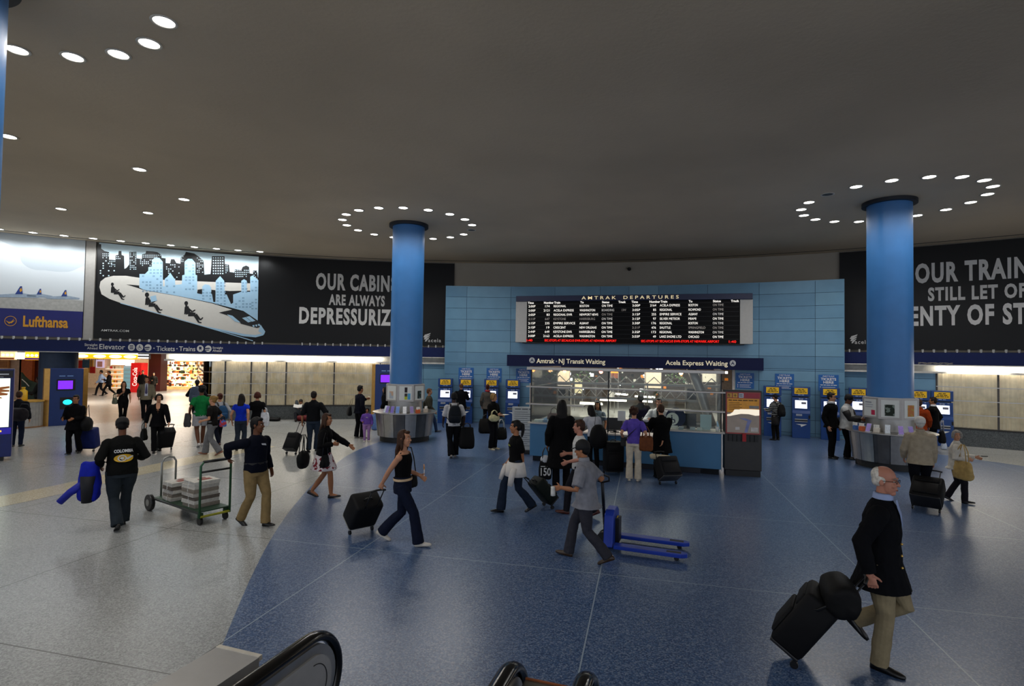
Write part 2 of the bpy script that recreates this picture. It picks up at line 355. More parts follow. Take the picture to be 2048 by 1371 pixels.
# ---------------------------------------------------------------- lit troughs and ceiling lamps
LAMP=mat('fffdf6',.5,emit=9,noise=0); TUBE=mat('fff8ea',.5,emit=5,noise=0)
def trough(a0,a1,label):
    r=thing('light_trough',label,'light',CP((a0+a1)/2,31.0,2.56))
    b=MB(); b.arc(a0,a1,30.97,31.2,2.6,2.74); b.obj('lamp_diffuser',TUBE,r,world=True)
    n=max(2,int(abs(a1-a0)/3.2))
    for i in range(n):
        a=a0+(a1-a0)*(i+.5)/n; p=CP(a,30.72,2.62)-r.location
        light('tube_lamp','AREA',p,11,(1,.93,.82),1.6,r,rot=(D(-18),0,rz_of(a)),sy=.12)
trough(-22.6,-6.9,'long glowing light trough over the glazed bays on the left')
trough(34.1,50,'glowing light trough over the glazed bay at the right edge')
LRIM=mat('d8d2c6',.5); nl=0
def downlight(loc,label,group,e=SPOT,lit=True):
    r=thing('ceiling_light',label,'light',loc,0,group)
    b=MB(); b.lathe([(.13,0),(.165,-.004),(.17,-.014),(.135,-.018),(.13,0)],24); b.obj('lamp_ring',LRIM,r,smooth=True)
    b=MB(); b.lathe([(.0,-.016),(.07,-.02),(.132,-.008)],24); b.obj('lens',LAMP if lit else mat('4a4640',.5),r,smooth=True)
    if lit: light('lamp','SPOT',(0,0,-.05),e,(1,.955,.90),.13,r,165,.6)
    return r
def ring(cx,cy,a0,skip,dark,label,group,e=SPOT):
    src=None
    for i in range(18):
        if i in skip: continue
        a=D(a0+20*i); loc=(cx+2.183*math.cos(a),cy+2.183*math.sin(a),CEZ)
        if i in dark: downlight(loc,'unlit dark downlight in '+label,None,0,False); continue
        if src is None: src=downlight(loc,'lit round downlight in '+label,group,e)
        else: dup(src,loc)
COLS=[(-3.596,18.716),(10.487,15.228)]
def phase(pts,c):
    z=0
    for p in pts:
        q=atz(p[0],p[1],CEZ); t=math.degrees(math.atan2(q.y-c[1],q.x-c[0]))/20*2*PI; z+=complex(math.cos(t),math.sin(t))
    return math.degrees(math.atan2(z.imag,z.real))/360*20
def slot(px,py,c,a0):
    q=atz(px,py,CEZ); return int(round((math.degrees(math.atan2(q.y-c[1],q.x-c[0]))-a0)/20))%18
pm=phase([(718,419),(807,414),(899,427),(944,449),(900,474),(686,439),(716,460)],COLS[0]); pr=phase([(1712,372),(1857,353),(1964,360),(1939,404),(1835,430),(1671,442),(1605,417)],COLS[1])
ring(*COLS[0],pm,[],[slot(943,458,COLS[0],pm)],'the ring around the middle column','ring of downlights around the middle column')
ring(*COLS[1],pr,[],[slot(1657,387,COLS[1],pr)],'the ring around the right column','ring of downlights around the right column')
LC=(-6.72,6.32)
src=None
for px,py in ((34,98.8),(146,113),(237,107.5),(298.4,85.8),(328,42.4)):
    q=atz(px,py,CEZ); q.z=CEZ
    if src is None: src=downlight(q,'lit round downlight in the arc at the top left beside the nearest column','arc of downlights at the top left')
    else: dup(src,q)
for k in range(7):                               # the rest of that ring, above and behind the camera's frame
    a=D(30-32*k-20); dup(src,(LC[0]+2.18*math.cos(a),LC[1]+2.18*math.sin(a),CEZ))
for (px,py),lb in zip(((16.8,272),(279,338),(368,398),(122,417),(296,425)),('against the edge of the nearest column','lone, the highest of the scattered ones at left','lone, right above the skyline banner','lone, above the airline poster','lone, just over the skyline banner')):
    q=atz(px,py,CEZ); q.z=CEZ; downlight(q,'lit round ceiling downlight '+lb,'light')
src=None
for px,py in ((0,450),(68,460),(130,469),(188,476),(243,482),(293,488),(343,492),(390,497),(434,500),(477,503),(521,507)):
    a=AZ(px,py,31.5)[0]; q=CP(a,31.35,CEZ)
    if src is None:
        src=downlight(q,'lit downlight in the row along the wall over the posters','row of downlights over the posters',0)
        for c in list(src.children):
            if c.type=='LIGHT': bpy.data.objects.remove(c)
        light('lamp','SPOT',(0,0,-.04),66,(.93,.97,1),.1,src,158,.5)
    else: dup(src,q)
for a in (-35.5,-38,-40.5): dup(src,CP(a,31.35,CEZ))
# ---------------------------------------------------------------- columns with information desks
COLM=mat('3672b0',.4,.0,noise=.05,scale=3)
def column(x,y,label):
    r=thing('column',label,'column',(x,y,0))
    b=MB(); b.lathe([(.54,.0),(.54,CEZ)],64); b.obj('shaft',COLM,r,smooth=True)
    b=MB(); b.lathe([(.545,CEZ-.001),(.66,CEZ-.001),(.66,CEZ-.10),(.545,CEZ-.10)],64); sm(b.obj('collar',mat('141a26',.5),r))
    return r
column(*COLS[0],'tall round blue column in the middle, behind the woman in a black tank top')
column(*COLS[1],'tall round blue column on the right, with the grey bearded sign ring'.replace('grey bearded sign ring','track photograph on its sign ring'))
q=ray(9,215); dist=math.hypot(*LC); az=math.atan2(q.x,q.y)-math.asin(.54/dist)
LC2=(dist*math.sin(az),dist*math.cos(az)); column(*LC2,'blue column cut off by the left edge of the photo')
r=thing('column','dark navy round column under the sign band, beside the counter','column',CP(AZ(116,770,32.4)[0],32.4)); b=MB(); b.lathe([(.62,0),(.62,2.8)],48); b.obj('shaft',mat('17304e',.5),r,smooth=True)
b=MB(); b.lathe([(.635,.0),(.635,.18),(.62,.19)],48); b.obj('base_ring',mat('14161a',.5),r,smooth=True)
DARKST=mat('6a6764',.3,.95,noise=.2,scale=3); PANST=mat('a19d98',.35,.85,noise=.08)
CRM=mat('e6c9ad',.5)
def desk(c,face,label,seed,posters):
    R=random.Random(seed); r=thing('information_desk',label,'desk',(c[0],c[1],0),rz_of(face)+PI)   # local +Y faces the viewer
    b=MB(); b.lathe([(.82,0),(.82,.17),(.9,.18),(.56,.18)],60); sm(b.obj('plinth',BLK,r))
    pn=16
    for i in range(pn):
        b=MB(); a0=i*360/pn+.4; a1=(i+1)*360/pn-.4
        b.lathe([(.90,.18),(.985,.93),(.955,.93),(.87,.18),(.90,.18)],4,a0,a1)
        b.obj('front_panel',[PANST,DARKST,STEEL,DARKST,ALU][R.randrange(5)] if i!=seed%pn else CRM,r)
    b=MB(); b.lathe([(.555,.93),(1.03,.93),(1.075,.945),(1.075,.965),(1.03,.975),(.555,.975),(.555,.93)],64); sm(b.obj('countertop',STEEL,r),50)
    b=MB(); b.lathe([(.553,.975),(.575,.98),(.575,1.35),(.553,1.35)],48); sm(b.obj('inner_drum',ALU,r))
    b=MB(); n=8; b.lathe([(.60,1.32),(.69,1.33),(.69,1.88),(.60,1.90),(.60,1.32)],n,22.5,382.5); sg=b.obj('sign_ring',mat('b0aca9',.4,.5,noise=.04),r)
    for k,(ang,arts) in enumerate(posters):
        ap=.69*math.cos(PI/n); nrm=V((math.sin(D(ang)),math.cos(D(ang)),0)); ux=V((nrm.y,-nrm.x,0))*-1; o=nrm*(ap+.003)
        fr=MB(); M=lambda u,z,d=0:o+ux*u+V((0,0,z))+nrm*d
        fr.add([M(-.2,1.38),M(.2,1.38),M(.2,1.84),M(-.2,1.84)],[(0,1,2,3)]); p=fr.obj('poster_sheet',mat('d9dcd8',.3,noise=.02),r)
        for (u0,z0,u1,z1,col,kind) in arts:
            q=MB(); q.add([M(u0,z0,.003),M(u1,z0,.003),M(u1,z1,.003),M(u0,z1,.003)],[(0,1,2,3)])
            q.obj('picture',col if not isinstance(col,str) else mat(col,.4),p)
    return r
def photo(c1,c2,c3): return spots('photo_'+c1,c1,c2,7,.5)
FT=lambda c:math.degrees(math.atan2(-c[0],-c[1]))      # direction from a column to the viewer
def facing(c): return math.degrees(math.atan2(c[0],c[1]))
desk(COLS[0],facing(COLS[0]),'steel information desk around the middle column',4,[(0,[(-.03,1.63,.06,1.8,photo('2b2228','8d7f84',0),0),(-.03,1.5,.06,1.6,'2f2a26',0),(-.03,1.4,.06,1.5,'b9c52a',0),(.07,1.4,.16,1.6,'3f9fd0',0)]),(45,[(-.1,1.42,.08,1.66,photo('a7b1bd','c9a890',0),0)]),(-45,[(-.09,1.42,.09,1.68,photo('1f2d2c','4c6a70',0),0)])])
desk(COLS[1],facing(COLS[1]),'steel information desk around the right column, beside the man in a white cap',12,[(0,[(-.12,1.42,.1,1.72,photo('1d2a1f','78857c',0),0)]),(45,[(-.16,1.74,.05,1.77,'8d93a0',0),(-.16,1.68,.1,1.7,'a5a9b2',0),(-.16,1.62,.08,1.64,'a5a9b2',0),(.04,1.42,.16,1.55,'c2184a',0)]),(-45,[(-.1,1.42,.1,1.72,photo('c07c48','b89a4a',0),0)])])
def leaflets(c,face,items,where):
    for ang,rad,kind,col,lb in items:
        a=face+180+ang; p=V((c[0]+rad*math.sin(D(a)),c[1]+rad*math.cos(D(a)),.975))
        r=thing(kind,lb+' on the '+where,'leaflet' if kind!='paper_cup' else 'cup',p,rz_of(a)+PI*0)
        if kind=='leaflet_holder':
            b=MB(); b.box((0,0,.006),(.13,.1,.012)); b.add([(-.06,.03,.01),(.06,.03,.01),(.06,-.05,.22),(-.06,-.05,.22),(-.06,.025,.01),(.06,.025,.01),(.06,-.055,.22),(-.06,-.055,.22)],[(0,1,2,3),(4,7,6,5),(0,4,5,1),(3,2,6,7),(0,3,7,4),(1,5,6,2)]); b.obj('stand',mat('c9d2d6',.2),r)
            b=MB()
            b.add([(-.055,.045,.014),(.055,.045,.014),(.055,-.035,.215),(-.055,-.035,.215),(-.055,.033,.014),(.055,.033,.014),(.055,-.047,.215),(-.055,-.047,.215)],[(0,1,2,3),(4,7,6,5),(0,4,5,1),(3,2,6,7),(0,3,7,4),(1,5,6,2)]); b.obj('leaflets',mat(col,.5,noise=.2,scale=30),r)
        elif kind=='paper_cup':
            b=MB(); b.lathe([(0,0),(.03,0),(.042,.1),(.038,.1),(.028,.01)],20); b.obj('cup_body',mat(col,.6),r,smooth=True); b=MB(); b.lathe([(.033,.03),(.0375,.06)],20); b.obj('sleeve',mat('8b5a33',.8),r)
        else:
            b=MB(); b.box((0,0,.06),(.14,.09,.12)); b.obj('box_body',mat(col,.5),r,bevel=.006)
            b=MB()
            for k in range(3): b.box((-.04+.04*k,.01*k,.15),(.034,.05,.09))
            b.obj('cards',PAPER,r)
leaflets(COLS[0],facing(COLS[0]),[(38,.92,'leaflet_holder','8c7fc0','purple leaflet holder, the leftmost'),(27,.9,'leaflet_holder','7d6cc0','tall purple leaflet holder'),(15,.93,'leaflet_holder','6d8fd0','light blue leaflet holder'),(1,.95,'leaflet_holder','e8e8ea','white leaflet holder'),(-13,.93,'leaflet_holder','8f7fb5','lilac leaflet holder'),(-27,.9,'card_box','d0612f','orange card box'),(-52,.85,'card_box','c9bcae','cream card box with red cards'),(48,.85,'leaflet_holder','c9d3df','pale leaflet holder at the left end')],'middle information desk')
leaflets(COLS[1],facing(COLS[1]),[(48,.86,'card_box','d0612f','orange card box'),(32,.92,'leaflet_holder','a58fd6','lilac leaflet holder, the left one'),(22,.8,'card_box','e4dcd0','white card box with an orange back'),(4,.82,'leaflet_holder','cfd8e2','pale upright notice holder'),(-14,.95,'leaflet_holder','a88fd8','lilac leaflet holder in the middle'),(-28,.95,'leaflet_holder','9a8ace','lilac leaflet holder beside the man in a white cap'),(62,.9,'card_box','3a6ab0','blue card box')],'right information desk')
# ---------------------------------------------------------------- banners
RB=32.1
def bw(px,py,R=RB): return oncyl(px,py,R)
def bq(pts,R,b,sc=3.657,ox=0,oy=430):          # flat outline drawn on the banner, finely cut so that it follows the curve
    P=[AZ(ox+x/sc,oy+y/sc,R) for x,y in pts]
    bm=bmesh.new(); f=bm.faces.new([bm.verts.new((a,z,0)) for a,z in P]); bmesh.ops.triangulate(bm,faces=[f])
    bmesh.ops.recalc_face_normals(bm,faces=bm.faces)
    lo=min(a for a,z in P); hi=max(a for a,z in P); k=math.ceil(lo*2)/2
    while k<hi:
        g=bm.verts[:]+bm.edges[:]+bm.faces[:]; bmesh.ops.bisect_plane(bm,geom=g,plane_co=(k,0,0),plane_no=(1,0,0)); k+=.5
    bm.verts.ensure_lookup_table(); bm.verts.index_update()
    b.add([CP(v.co.x,R,v.co.y) for v in bm.verts],[tuple(v.index for v in f.verts) for f in bm.faces]); bm.free(); return b
VINYL=mat('0b0b0c',.42,noise=.25,scale=.6,spec=.3)
def banner(a0,a1,z0,z1,label):
    r=thing('wall_banner',label,'banner',CP((a0+a1)/2,32.1,z0)); b=MB(); b.arc(a0,a1,RB,32.19,z0,z1,.5); b.obj('banner_sheet',VINYL,r,world=True); return r
LET=mat('e2e0dc',.6,noise=.03)
def linetext(parent,name,s,anchors,ytop,ybot,px,m,bold=.04,R=RB-.012,sp=1.16):
    (i0,x0),(i1,x1)=anchors; a0,zt=AZ(px,ytop,R); _,zb=AZ(px,ybot,R); aa=AZ(x0,ybot,R)[0]; ab=AZ(x1,ybot,R)[0]
    pre=lambda i:tw(s[:i],bold,sp)
    tot=tw(s,bold,sp); k=(ab-aa)/(pre(i1)-pre(i0)); st=aa-k*pre(i0); wdt=D(k*tot)*R
    b=MB(); text(b,s,cylmap(st,zb,R),zt-zb,bold=bold,width=wdt,sp_=sp); return b.obj(name,m,parent,world=True)
A0=AZ(194,480,RB)[0]; A1=AZ(909,520,RB)[0]
ba=banner(A0,A1,3.36,7.28,'black wall banner with a train and skyline picture and the words about cabins')
linetext(ba,'lettering','OUR CABINS',[(0,631.5),(9,779)],547,577,640,LET)
linetext(ba,'lettering','ARE ALWAYS',[(0,657.5),(10,769.5)],589,608.5,665,LET)
linetext(ba,'lettering','DEPRESSURIZED',[(0,598),(11,782)],615,645,605,mat('f0eeea',.6,noise=.03))
def swoosh(parent,x,y,s,tx):
    b=MB()
    for k,(dx,dy,L,h) in enumerate(((0,0,15,5),(1,4,13,4.5),(3,8,10,4))):
        P=[(x+dx*s,y+(dy+5-h*.2)*s),(x+(dx+3)*s,y+(dy-1)*s),(x+(dx+L)*s,y+(dy-4.5)*s),(x+(dx+L-1.5)*s,y+(dy-2)*s),(x+(dx+L*.55)*s,y+(dy+1)*s),(x+(dx+3)*s,y+(dy+4.5)*s)]
        bq(P,RB-.012,b,1,0,0)
    b.obj('wing_mark',mat('d8d8d6',.5,noise=0),parent,world=True)
    linetext(parent,'lettering','acela',[(0,x+9.5*s),(5,tx)],y+6.5*s,y+13.5*s,x+12*s,mat('d8d8d6',.5,noise=0),.01)
swoosh(ba,846.5,670,1.0,882)
b=MB(); text(b,'AMTRAK.COM',cylmap(AZ(202,661,RB)[0],AZ(202,662,RB)[1],RB-.012),.085,width=.95,bold=.004); b.obj('web_address',mat('d0d0cc',.6,noise=0),ba,world=True)
WHT=mat('ddd9d0',.6,noise=.02); LBL=mat('a9cfe8',.6,noise=.02); SKY=mat('cfe6f0',.6,noise=.02); BK2=mat('0d0d0f',.45,noise=0)
b=MB(); bq([(725,200),(1893,303),(1887,470),(718,470)],RB-.004,b); b.obj('sky_print',SKY,ba,world=True)
b=MB(); bq([(712,470),(716,210),(740,212),(740,245),(765,262),(798,270),(798,325),(845,328),(845,295),(865,290),(868,262),(888,262),(890,290),(908,298),(910,392),(925,385),(945,360),(945,268),(998,268),(1000,315),(1038,320),(1040,285),(1065,280),(1068,262),(1118,265),(1150,270),(1180,290),(1182,312),(1212,316),(1212,350),(1245,352),(1250,322),(1275,322),(1290,350),(1320,355),(1322,310),(1350,290),(1360,268),(1420,280),(1450,300),(1490,335),(1495,435),(1540,430),(1550,300),(1642,300),(1645,358),(1675,362),(1680,415),(1715,420),(1718,395),(1765,400),(1775,378),(1800,368),(1822,378),(1825,425),(1850,430),(1852,405),(1880,405),(1890,480),(1888,575),(712,560)],RB-.007,b); b.obj('skyline_silhouette',BK2,ba,world=True)
b=MB(); bq([(727,525),(735,485),(770,457),(830,443),(920,443),(1000,455),(1100,468),(1880,500),(1885,550),(1300,560),(1020,530),(925,506),(1000,530),(1050,548),(1300,592),(1550,645),(1800,722),(1910,812),(1940,850),(1930,872),(1870,893),(1780,885),(1600,840),(1400,790),(1100,708),(900,648),(800,612),(742,578)],RB-.010,b); b.obj('train_print',WHT,ba,world=True)
b=MB(); bq([(1020,530),(1020,430),(1060,430),(1085,405),(1085,380),(1112,375),(1112,330),(1130,312),(1165,312),(1190,340),(1192,520),(1205,520),(1205,465),(1225,450),(1245,420),(1265,450),(1280,470),(1282,510),(1330,505),(1333,440),(1350,435),(1350,340),(1375,318),(1405,320),(1430,350),(1430,435),(1442,440),(1442,570),(1478,575),(1480,520),(1500,505),(1530,510),(1545,530),(1545,575),(1558,575),(1560,635),(1575,635),(1578,480),(1610,445),(1640,480),(1645,580),(1675,580),(1690,650),(1705,640),(1705,580),(1765,560),(1765,480),(1785,468),(1805,480),(1805,560),(1830,560),(1830,450),(1848,440),(1890,475),(1885,770),(1780,700),(1550,640),(1300,590),(1050,545)],RB-.013,b); b.obj('front_buildings_print',LBL,ba,world=True)
for P in ([(1600,712),(1700,690),(1790,708),(1885,770),(1922,812),(1880,825),(1765,795),(1700,745)],[(1478,540),(1445,545),(1445,572),(1478,578)],[(1545,545),(1575,548),(1575,633),(1560,633)],[(1645,552),(1705,556),(1705,640),(1690,650)],[(925,506),(1018,514),(1018,530),(1000,529)]): b=MB(); bq(P,RB-.015,b); b.obj('windscreen_print' if len(P)>5 else 'black_shape_print',BK2,ba,world=True)  # windscreen and other flat black shapes of the printed picture
b=MB()
for P in ([(1770,752),(1797,745),(1838,778),(1815,784)],[(1800,744),(1825,738),(1868,772),(1842,779)],[(1660,725),(1700,735),(1760,785),(1720,778)],[(1845,805),(1860,802),(1862,815),(1852,818)],[(1866,801),(1880,799),(1882,812),(1872,815)],[(1885,797),(1898,795),(1902,807),(1892,811)],[(1500,812),(1780,868),(1870,876),(1935,860),(1925,878),(1870,893),(1780,885),(1600,842)],[(880,640),(1300,755),(1850,915),(1850,921),(1300,760),(880,645)],[(1905,800),(1940,850),(1932,872),(1890,850)]): bq(P,RB-.017,b)
b.obj('train_detail_print',LBL,ba,world=True)
b=MB(); c=MB()
for x0,y0,x1,y1,dx,dy,p in ((750,280,795,320,13,14,.9),(850,300,885,325,12,14,.9),(950,275,995,400,13,13,.8),(1045,290,1175,310,14,13,.8),(1025,325,1110,370,14,13,.7),(1325,300,1345,345,11,12,.8),(1440,310,1480,420,13,13,.6),(1557,308,1640,425,17,19,1),(1650,365,1672,430,11,13,.8),(1720,400,1822,450,13,15,.8),(730,330,840,440,20,18,.35),(1215,360,1320,470,15,15,.35),(800,335,845,380,12,12,.7),(1855,410,1882,470,11,13,.7)):
    x=x0
    while x<x1:
        y=y0
        while y<y1:
            if rnd.random()<p: bq([(x,y),(x+dx*.5,y),(x+dx*.5,y+dy*.45),(x,y+dy*.45)],RB-.012,b)
            y+=dy
        x+=dx
for x0,y0,x1,y1,p in ((1040,440,1185,560,.55),(1120,345,1180,365,1),(1095,395,1185,430,.9),(1355,360,1425,550,.75),(1215,470,1275,580,.6),(1585,490,1640,650,.75),(1480,540,1540,620,.7),(1770,490,1800,560,.9),(1840,480,1880,740,.5),(1720,600,1830,670,.45)):
    x=x0
    while x<x1:
        y=y0
        while y<y1:
            if rnd.random()<p: bq([(x,y),(x+5,y),(x+5,y+11),(x,y+11)],RB-.016,c); bq([(x+8,y),(x+13,y),(x+13,y+11),(x+8,y+11)],RB-.016,c)
            y+=22
        x+=26
b.obj('window_dots',SKY,ba,world=True); c.obj('window_dots',mat('6f93b0',.6,noise=0),ba,world=True)
def figure(b,x,y,s,woman=False):
    def seg(p,q,w0,w1):
        dx,dy=q[0]-p[0],q[1]-p[1]; l=math.hypot(dx,dy); nx,ny=-dy/l,dx/l
        bq([(x+(p[0]+nx*w0)*s,y+(p[1]+ny*w0)*s),(x+(q[0]+nx*w1)*s,y+(q[1]+ny*w1)*s),(x+(q[0]-nx*w1)*s,y+(q[1]-ny*w1)*s),(x+(p[0]-nx*w0)*s,y+(p[1]-ny*w0)*s)],RB-.015,b)
    n=12; r=17 if woman else 14; bq([(x+r*s*math.cos(2*PI*i/n),y+(r+2)*s*math.sin(2*PI*i/n)) for i in range(n)],RB-.015,b)
    seg((0,14),(2,30),7,9); seg((2,24),(16,78),15,18); seg((-5,32),(-10,80),7,5); seg((8,32),(44,62),7,5); seg((44,62),(66,48),5,4)
    seg((14,78),(68,82),17,12); seg((68,82),(104,122),11,6); seg((64,88),(92,140),11,6); seg((104,122),(122,104 if not woman else 118),5,4); seg((92,140),(112,142),5,4)
for q in ((822,505,.78),(1075,582,.92,True),(1362,644,1.0)): b=MB(); figure(b,*q); b.obj('seated_silhouette',BK2,ba,world=True)
b=MB(); bq([(1098,595),(1140,585),(1148,625),(1105,635)],RB-.018,b); b.obj('newspaper_print',LBL,ba,world=True)
A2=AZ(1679,500,RB)[0]
bb=banner(A2,47,3.36,7.29,'black wall banner with the words about trains and steam at the right edge')
linetext(bb,'lettering','OUR TRAINS',[(0,1830.5),(4,1929)],529,564.5,1835,LET)
linetext(bb,'lettering','STILL LET OFF',[(0,1856),(10,2006)],576,600.5,1860,LET)
linetext(bb,'lettering','PLENTY OF STEAM',[(3,1838),(10,2002)],613.5,649,1850,mat('ebe9e6',.6,noise=.03))
swoosh(bb,1699.5,673,1.05,1738)
# airline poster
A3=AZ(171,480,RB)[0]; zs=AZ(100,620,RB)[1]
r=thing('wall_poster','airline poster with pale sky, three plane tails and yellow lettering on navy','poster',CP(-30,RB,3.38))
b=MB(); b.arc(-41,A3,RB,32.19,zs,7.36,.5); b.obj('sky_sheet',spots('cloud_print','c9d3da','dfe6ea',.5,.5),r,world=True)
b=MB(); b.arc(-41,A3,RB-.002,32.19,zs,AZ(100,597,RB)[1],.5); b.obj('runway_print',mat('b4b3ae',.6),r,world=True)
b=MB(); b.arc(-41,A3,RB,32.19,3.38,zs,.5); b.obj('navy_sheet',mat('131a6a',.4,noise=.04),r,world=True)
YEL=mat('d99a25',.5,noise=0)
b=MB(); text(b,'Lufthansa',cylmap(AZ(46,651,RB)[0],AZ(46,652,RB)[1],RB-.01),.40,bold=.03,width=D(AZ(136,655,RB)[0]-AZ(46,651,RB)[0])*RB); b.obj('lettering',YEL,r,world=True)
b=MB(); cc=(21,641.5); ro,ri=12.3,11
for i in range(28):
    a,a2=2*PI*i/28,2*PI*(i+1)/28
    bq([(cc[0]+ro*math.cos(a),cc[1]+ro*.82*math.sin(a)),(cc[0]+ro*math.cos(a2),cc[1]+ro*.82*math.sin(a2)),(cc[0]+ri*math.cos(a2),cc[1]+ri*.82*math.sin(a2)),(cc[0]+ri*math.cos(a),cc[1]+ri*.82*math.sin(a))],RB-.01,b,1,0,0)
for P in ([(11,640),(17,643),(22,643),(29,636),(24,644),(18,647)],[(18,644),(30,640),(23,646)]): bq(P,RB-.01,b,1,0,0)
b.obj('bird_emblem',YEL,r,world=True)
for i,(x,y,s,tw_) in enumerate(((30,590,1.0,52),(73,590,.72,34),(122,594,.8,40))):
    b=MB(); bq([(x,y-2*s),(x+tw_*.2,y-20*s*.9),(x+tw_*.27,y-20*s*.9),(x+tw_*.3,y-2*s)],RB-.008,b,1,0,0); t=b.obj('plane_tail',mat('24408a',.6),r,world=True)
    b=MB(); bq([(x-tw_*.8,y-1*s),(x+tw_*.3,y-4*s),(x+tw_*.95,y+2*s),(x+tw_*.9,y+5*s),(x-tw_*.7,y+4*s)],RB-.006,b,1,0,0); b.obj('plane_body',mat('9fb0c2',.6),r,world=True)
    b=MB(); bq([(x+tw_*.17,y-11*s),(x+tw_*.24,y-15*s),(x+tw_*.28,y-9*s),(x+tw_*.2,y-6*s)],RB-.010,b,1,0,0); b.obj('tail_emblem',YEL,r,world=True)
b=MB(); b.arc(A3+.05,A0-.05,RB+.02,32.19,3.3,7.35); struct(b.obj('trim_10',mat('a9a59f',.5,noise=.05)))
# rail with little brackets under the banners
r=thing('banner_rail','dark rail with small white brackets under the posters and banners on the left','rail',CP(-15,31.6,3.25))
def rail(r,a0,a1,skip=()):
    b=MB(); b.arc(a0,a1,31.45,31.7,3.25,3.275); b.obj('rail',mat('1c1d20',.5),r,world=True); src=None; a=a0+.3
    while a<a1:
        if not any(s<a<e for s,e in skip):
            p=CP(a,31.46,3.30)-r.location
            if src is None: b=MB(); b.box((0,0,0),(.05,.05,.13)); src=b.obj('bracket',mat('c8c8c4',.5,noise=0),r,loc=p)
            else: c=src.copy(); COL.objects.link(c); c.parent=r; c.location=p
        a+=.60
rail(r,-33.4,-1.6,[(-15.9,-13.6)])
r=thing('banner_rail','dark rail with small white brackets under the banner at the right','rail',CP(35,31.6,3.25)); rail(r,28.85,44)
# direction sign on the navy band
r=thing('direction_sign','white lettering for elevator, tickets and trains on the navy band','sign',CP(-24,31.38,2.85))
RS=31.385; WT=mat('d9d9d6',.5,noise=0)
def btext(s,x0,x1,yt,yb,bold=.01,align=None,w=None):
    a0=AZ(x0,yb,RS)[0]; a1=AZ(x1,yb,RS)[0]; z1=AZ((x0+x1)/2,yt,RS)[1]; z0=AZ((x0+x1)/2,yb,RS)[1]
    b=MB(); text(b,s,cylmap(a0,z0,RS),z1-z0,bold=bold,width=D(a1-a0)*RS); b.obj('lettering',WT,r,world=True)
btext('Straight',169,195,686.5,691.5); btext('Ahead',174,195,693.5,698); btext('Elevator',198.5,250,688,698); btext('Tickets',312.5,349.5,692,701.3); btext('Trains',358,390.5,692.5,701.5); btext('Straight',425,446,693,697); btext('Ahead',425,443,698.5,703)
def disc(b,x,y,rr,R=RS):
    a,z=AZ(x,y,R); k=D(AZ(x+1,y,R)[0]-a)*R; kz=AZ(x,y-1,R)[1]-z; b.add([CP(a+math.degrees(rr*k*math.cos(2*PI*i/24)/R),R,z+rr*kz*math.sin(2*PI*i/24)) for i in range(24)],[tuple(range(24))])
for x,y,q in ((263,694,7),(279.5,694.5,7),(296,695,7),(400.5,696.5,6.6),(416.5,697,6.6),(308,696,1.2),(354,697,1.2)): b=MB(); disc(b,x,y,q); b.obj('symbol_disc' if q>2 else 'dot',WT,r,world=True)
b=MB(); RS2=RS-.006
for x,y in ((263,694),):
    for k in range(3): bq([(x-3.6,y-4+3*k),(x+3.6,y-4+3*k),(x+3.6,y-2.4+3*k),(x-3.6,y-2.4+3*k)],RS2,b,1,0,0)
def wheelchair(b,x,y,s,R):
    bq([(x-1*s,y-4.6*s),(x+.6*s,y-4.6*s),(x+.6*s,y-3*s),(x-1*s,y-3*s)],R,b,1,0,0); bq([(x-.9*s,y-2.8*s),(x+.3*s,y-2.8*s),(x+.6*s,y+.8*s),(x-.6*s,y+.8*s)],R,b,1,0,0); bq([(x-.4*s,y-.2*s),(x+2.8*s,y-.2*s),(x+3.8*s,y+3*s),(x+3*s,y+3.3*s),(x+2.2*s,y+.8*s),(x-.4*s,y+.8*s)],R,b,1,0,0)
    for i in range(9):
        a,a2=D(80+25*i),D(80+25*(i+1)); bq([(x-.2*s+3.4*s*math.cos(a),y+1.2*s+3.2*s*math.sin(a)),(x-.2*s+3.4*s*math.cos(a2),y+1.2*s+3.2*s*math.sin(a2)),(x-.2*s+2.7*s*math.cos(a2),y+1.2*s+2.5*s*math.sin(a2)),(x-.2*s+2.7*s*math.cos(a),y+1.2*s+2.5*s*math.sin(a))],R,b,1,0,0)
wheelchair(b,279.3,694.5,1,RS2)
for x,y in ((296,695),(416.5,697)):
    bq([(x-6.5,y-1.5),(x+2,y-2),(x+4.5,y+.2),(x-6.5,y+1)],RS2,b,1,0,0); bq([(x-6,y+2.5),(x+3,y+2),(x+1,y+3.6),(x-5,y+4)],RS2,b,1,0,0)
x,y=400.5,696.5; bq([(x-2.6,y-3.6),(x+2.6,y-3.6),(x+2.6,y+1.8),(x-2.6,y+1.8)],RS2,b,1,0,0); bq([(x-3,y+4),(x-1.6,y+2),(x-.6,y+2),(x-1.8,y+4)],RS2,b,1,0,0); bq([(x+3,y+4),(x+1.6,y+2),(x+.6,y+2),(x+1.8,y+4)],RS2,b,1,0,0)
b.obj('symbol_figure',NAVY,r,world=True)
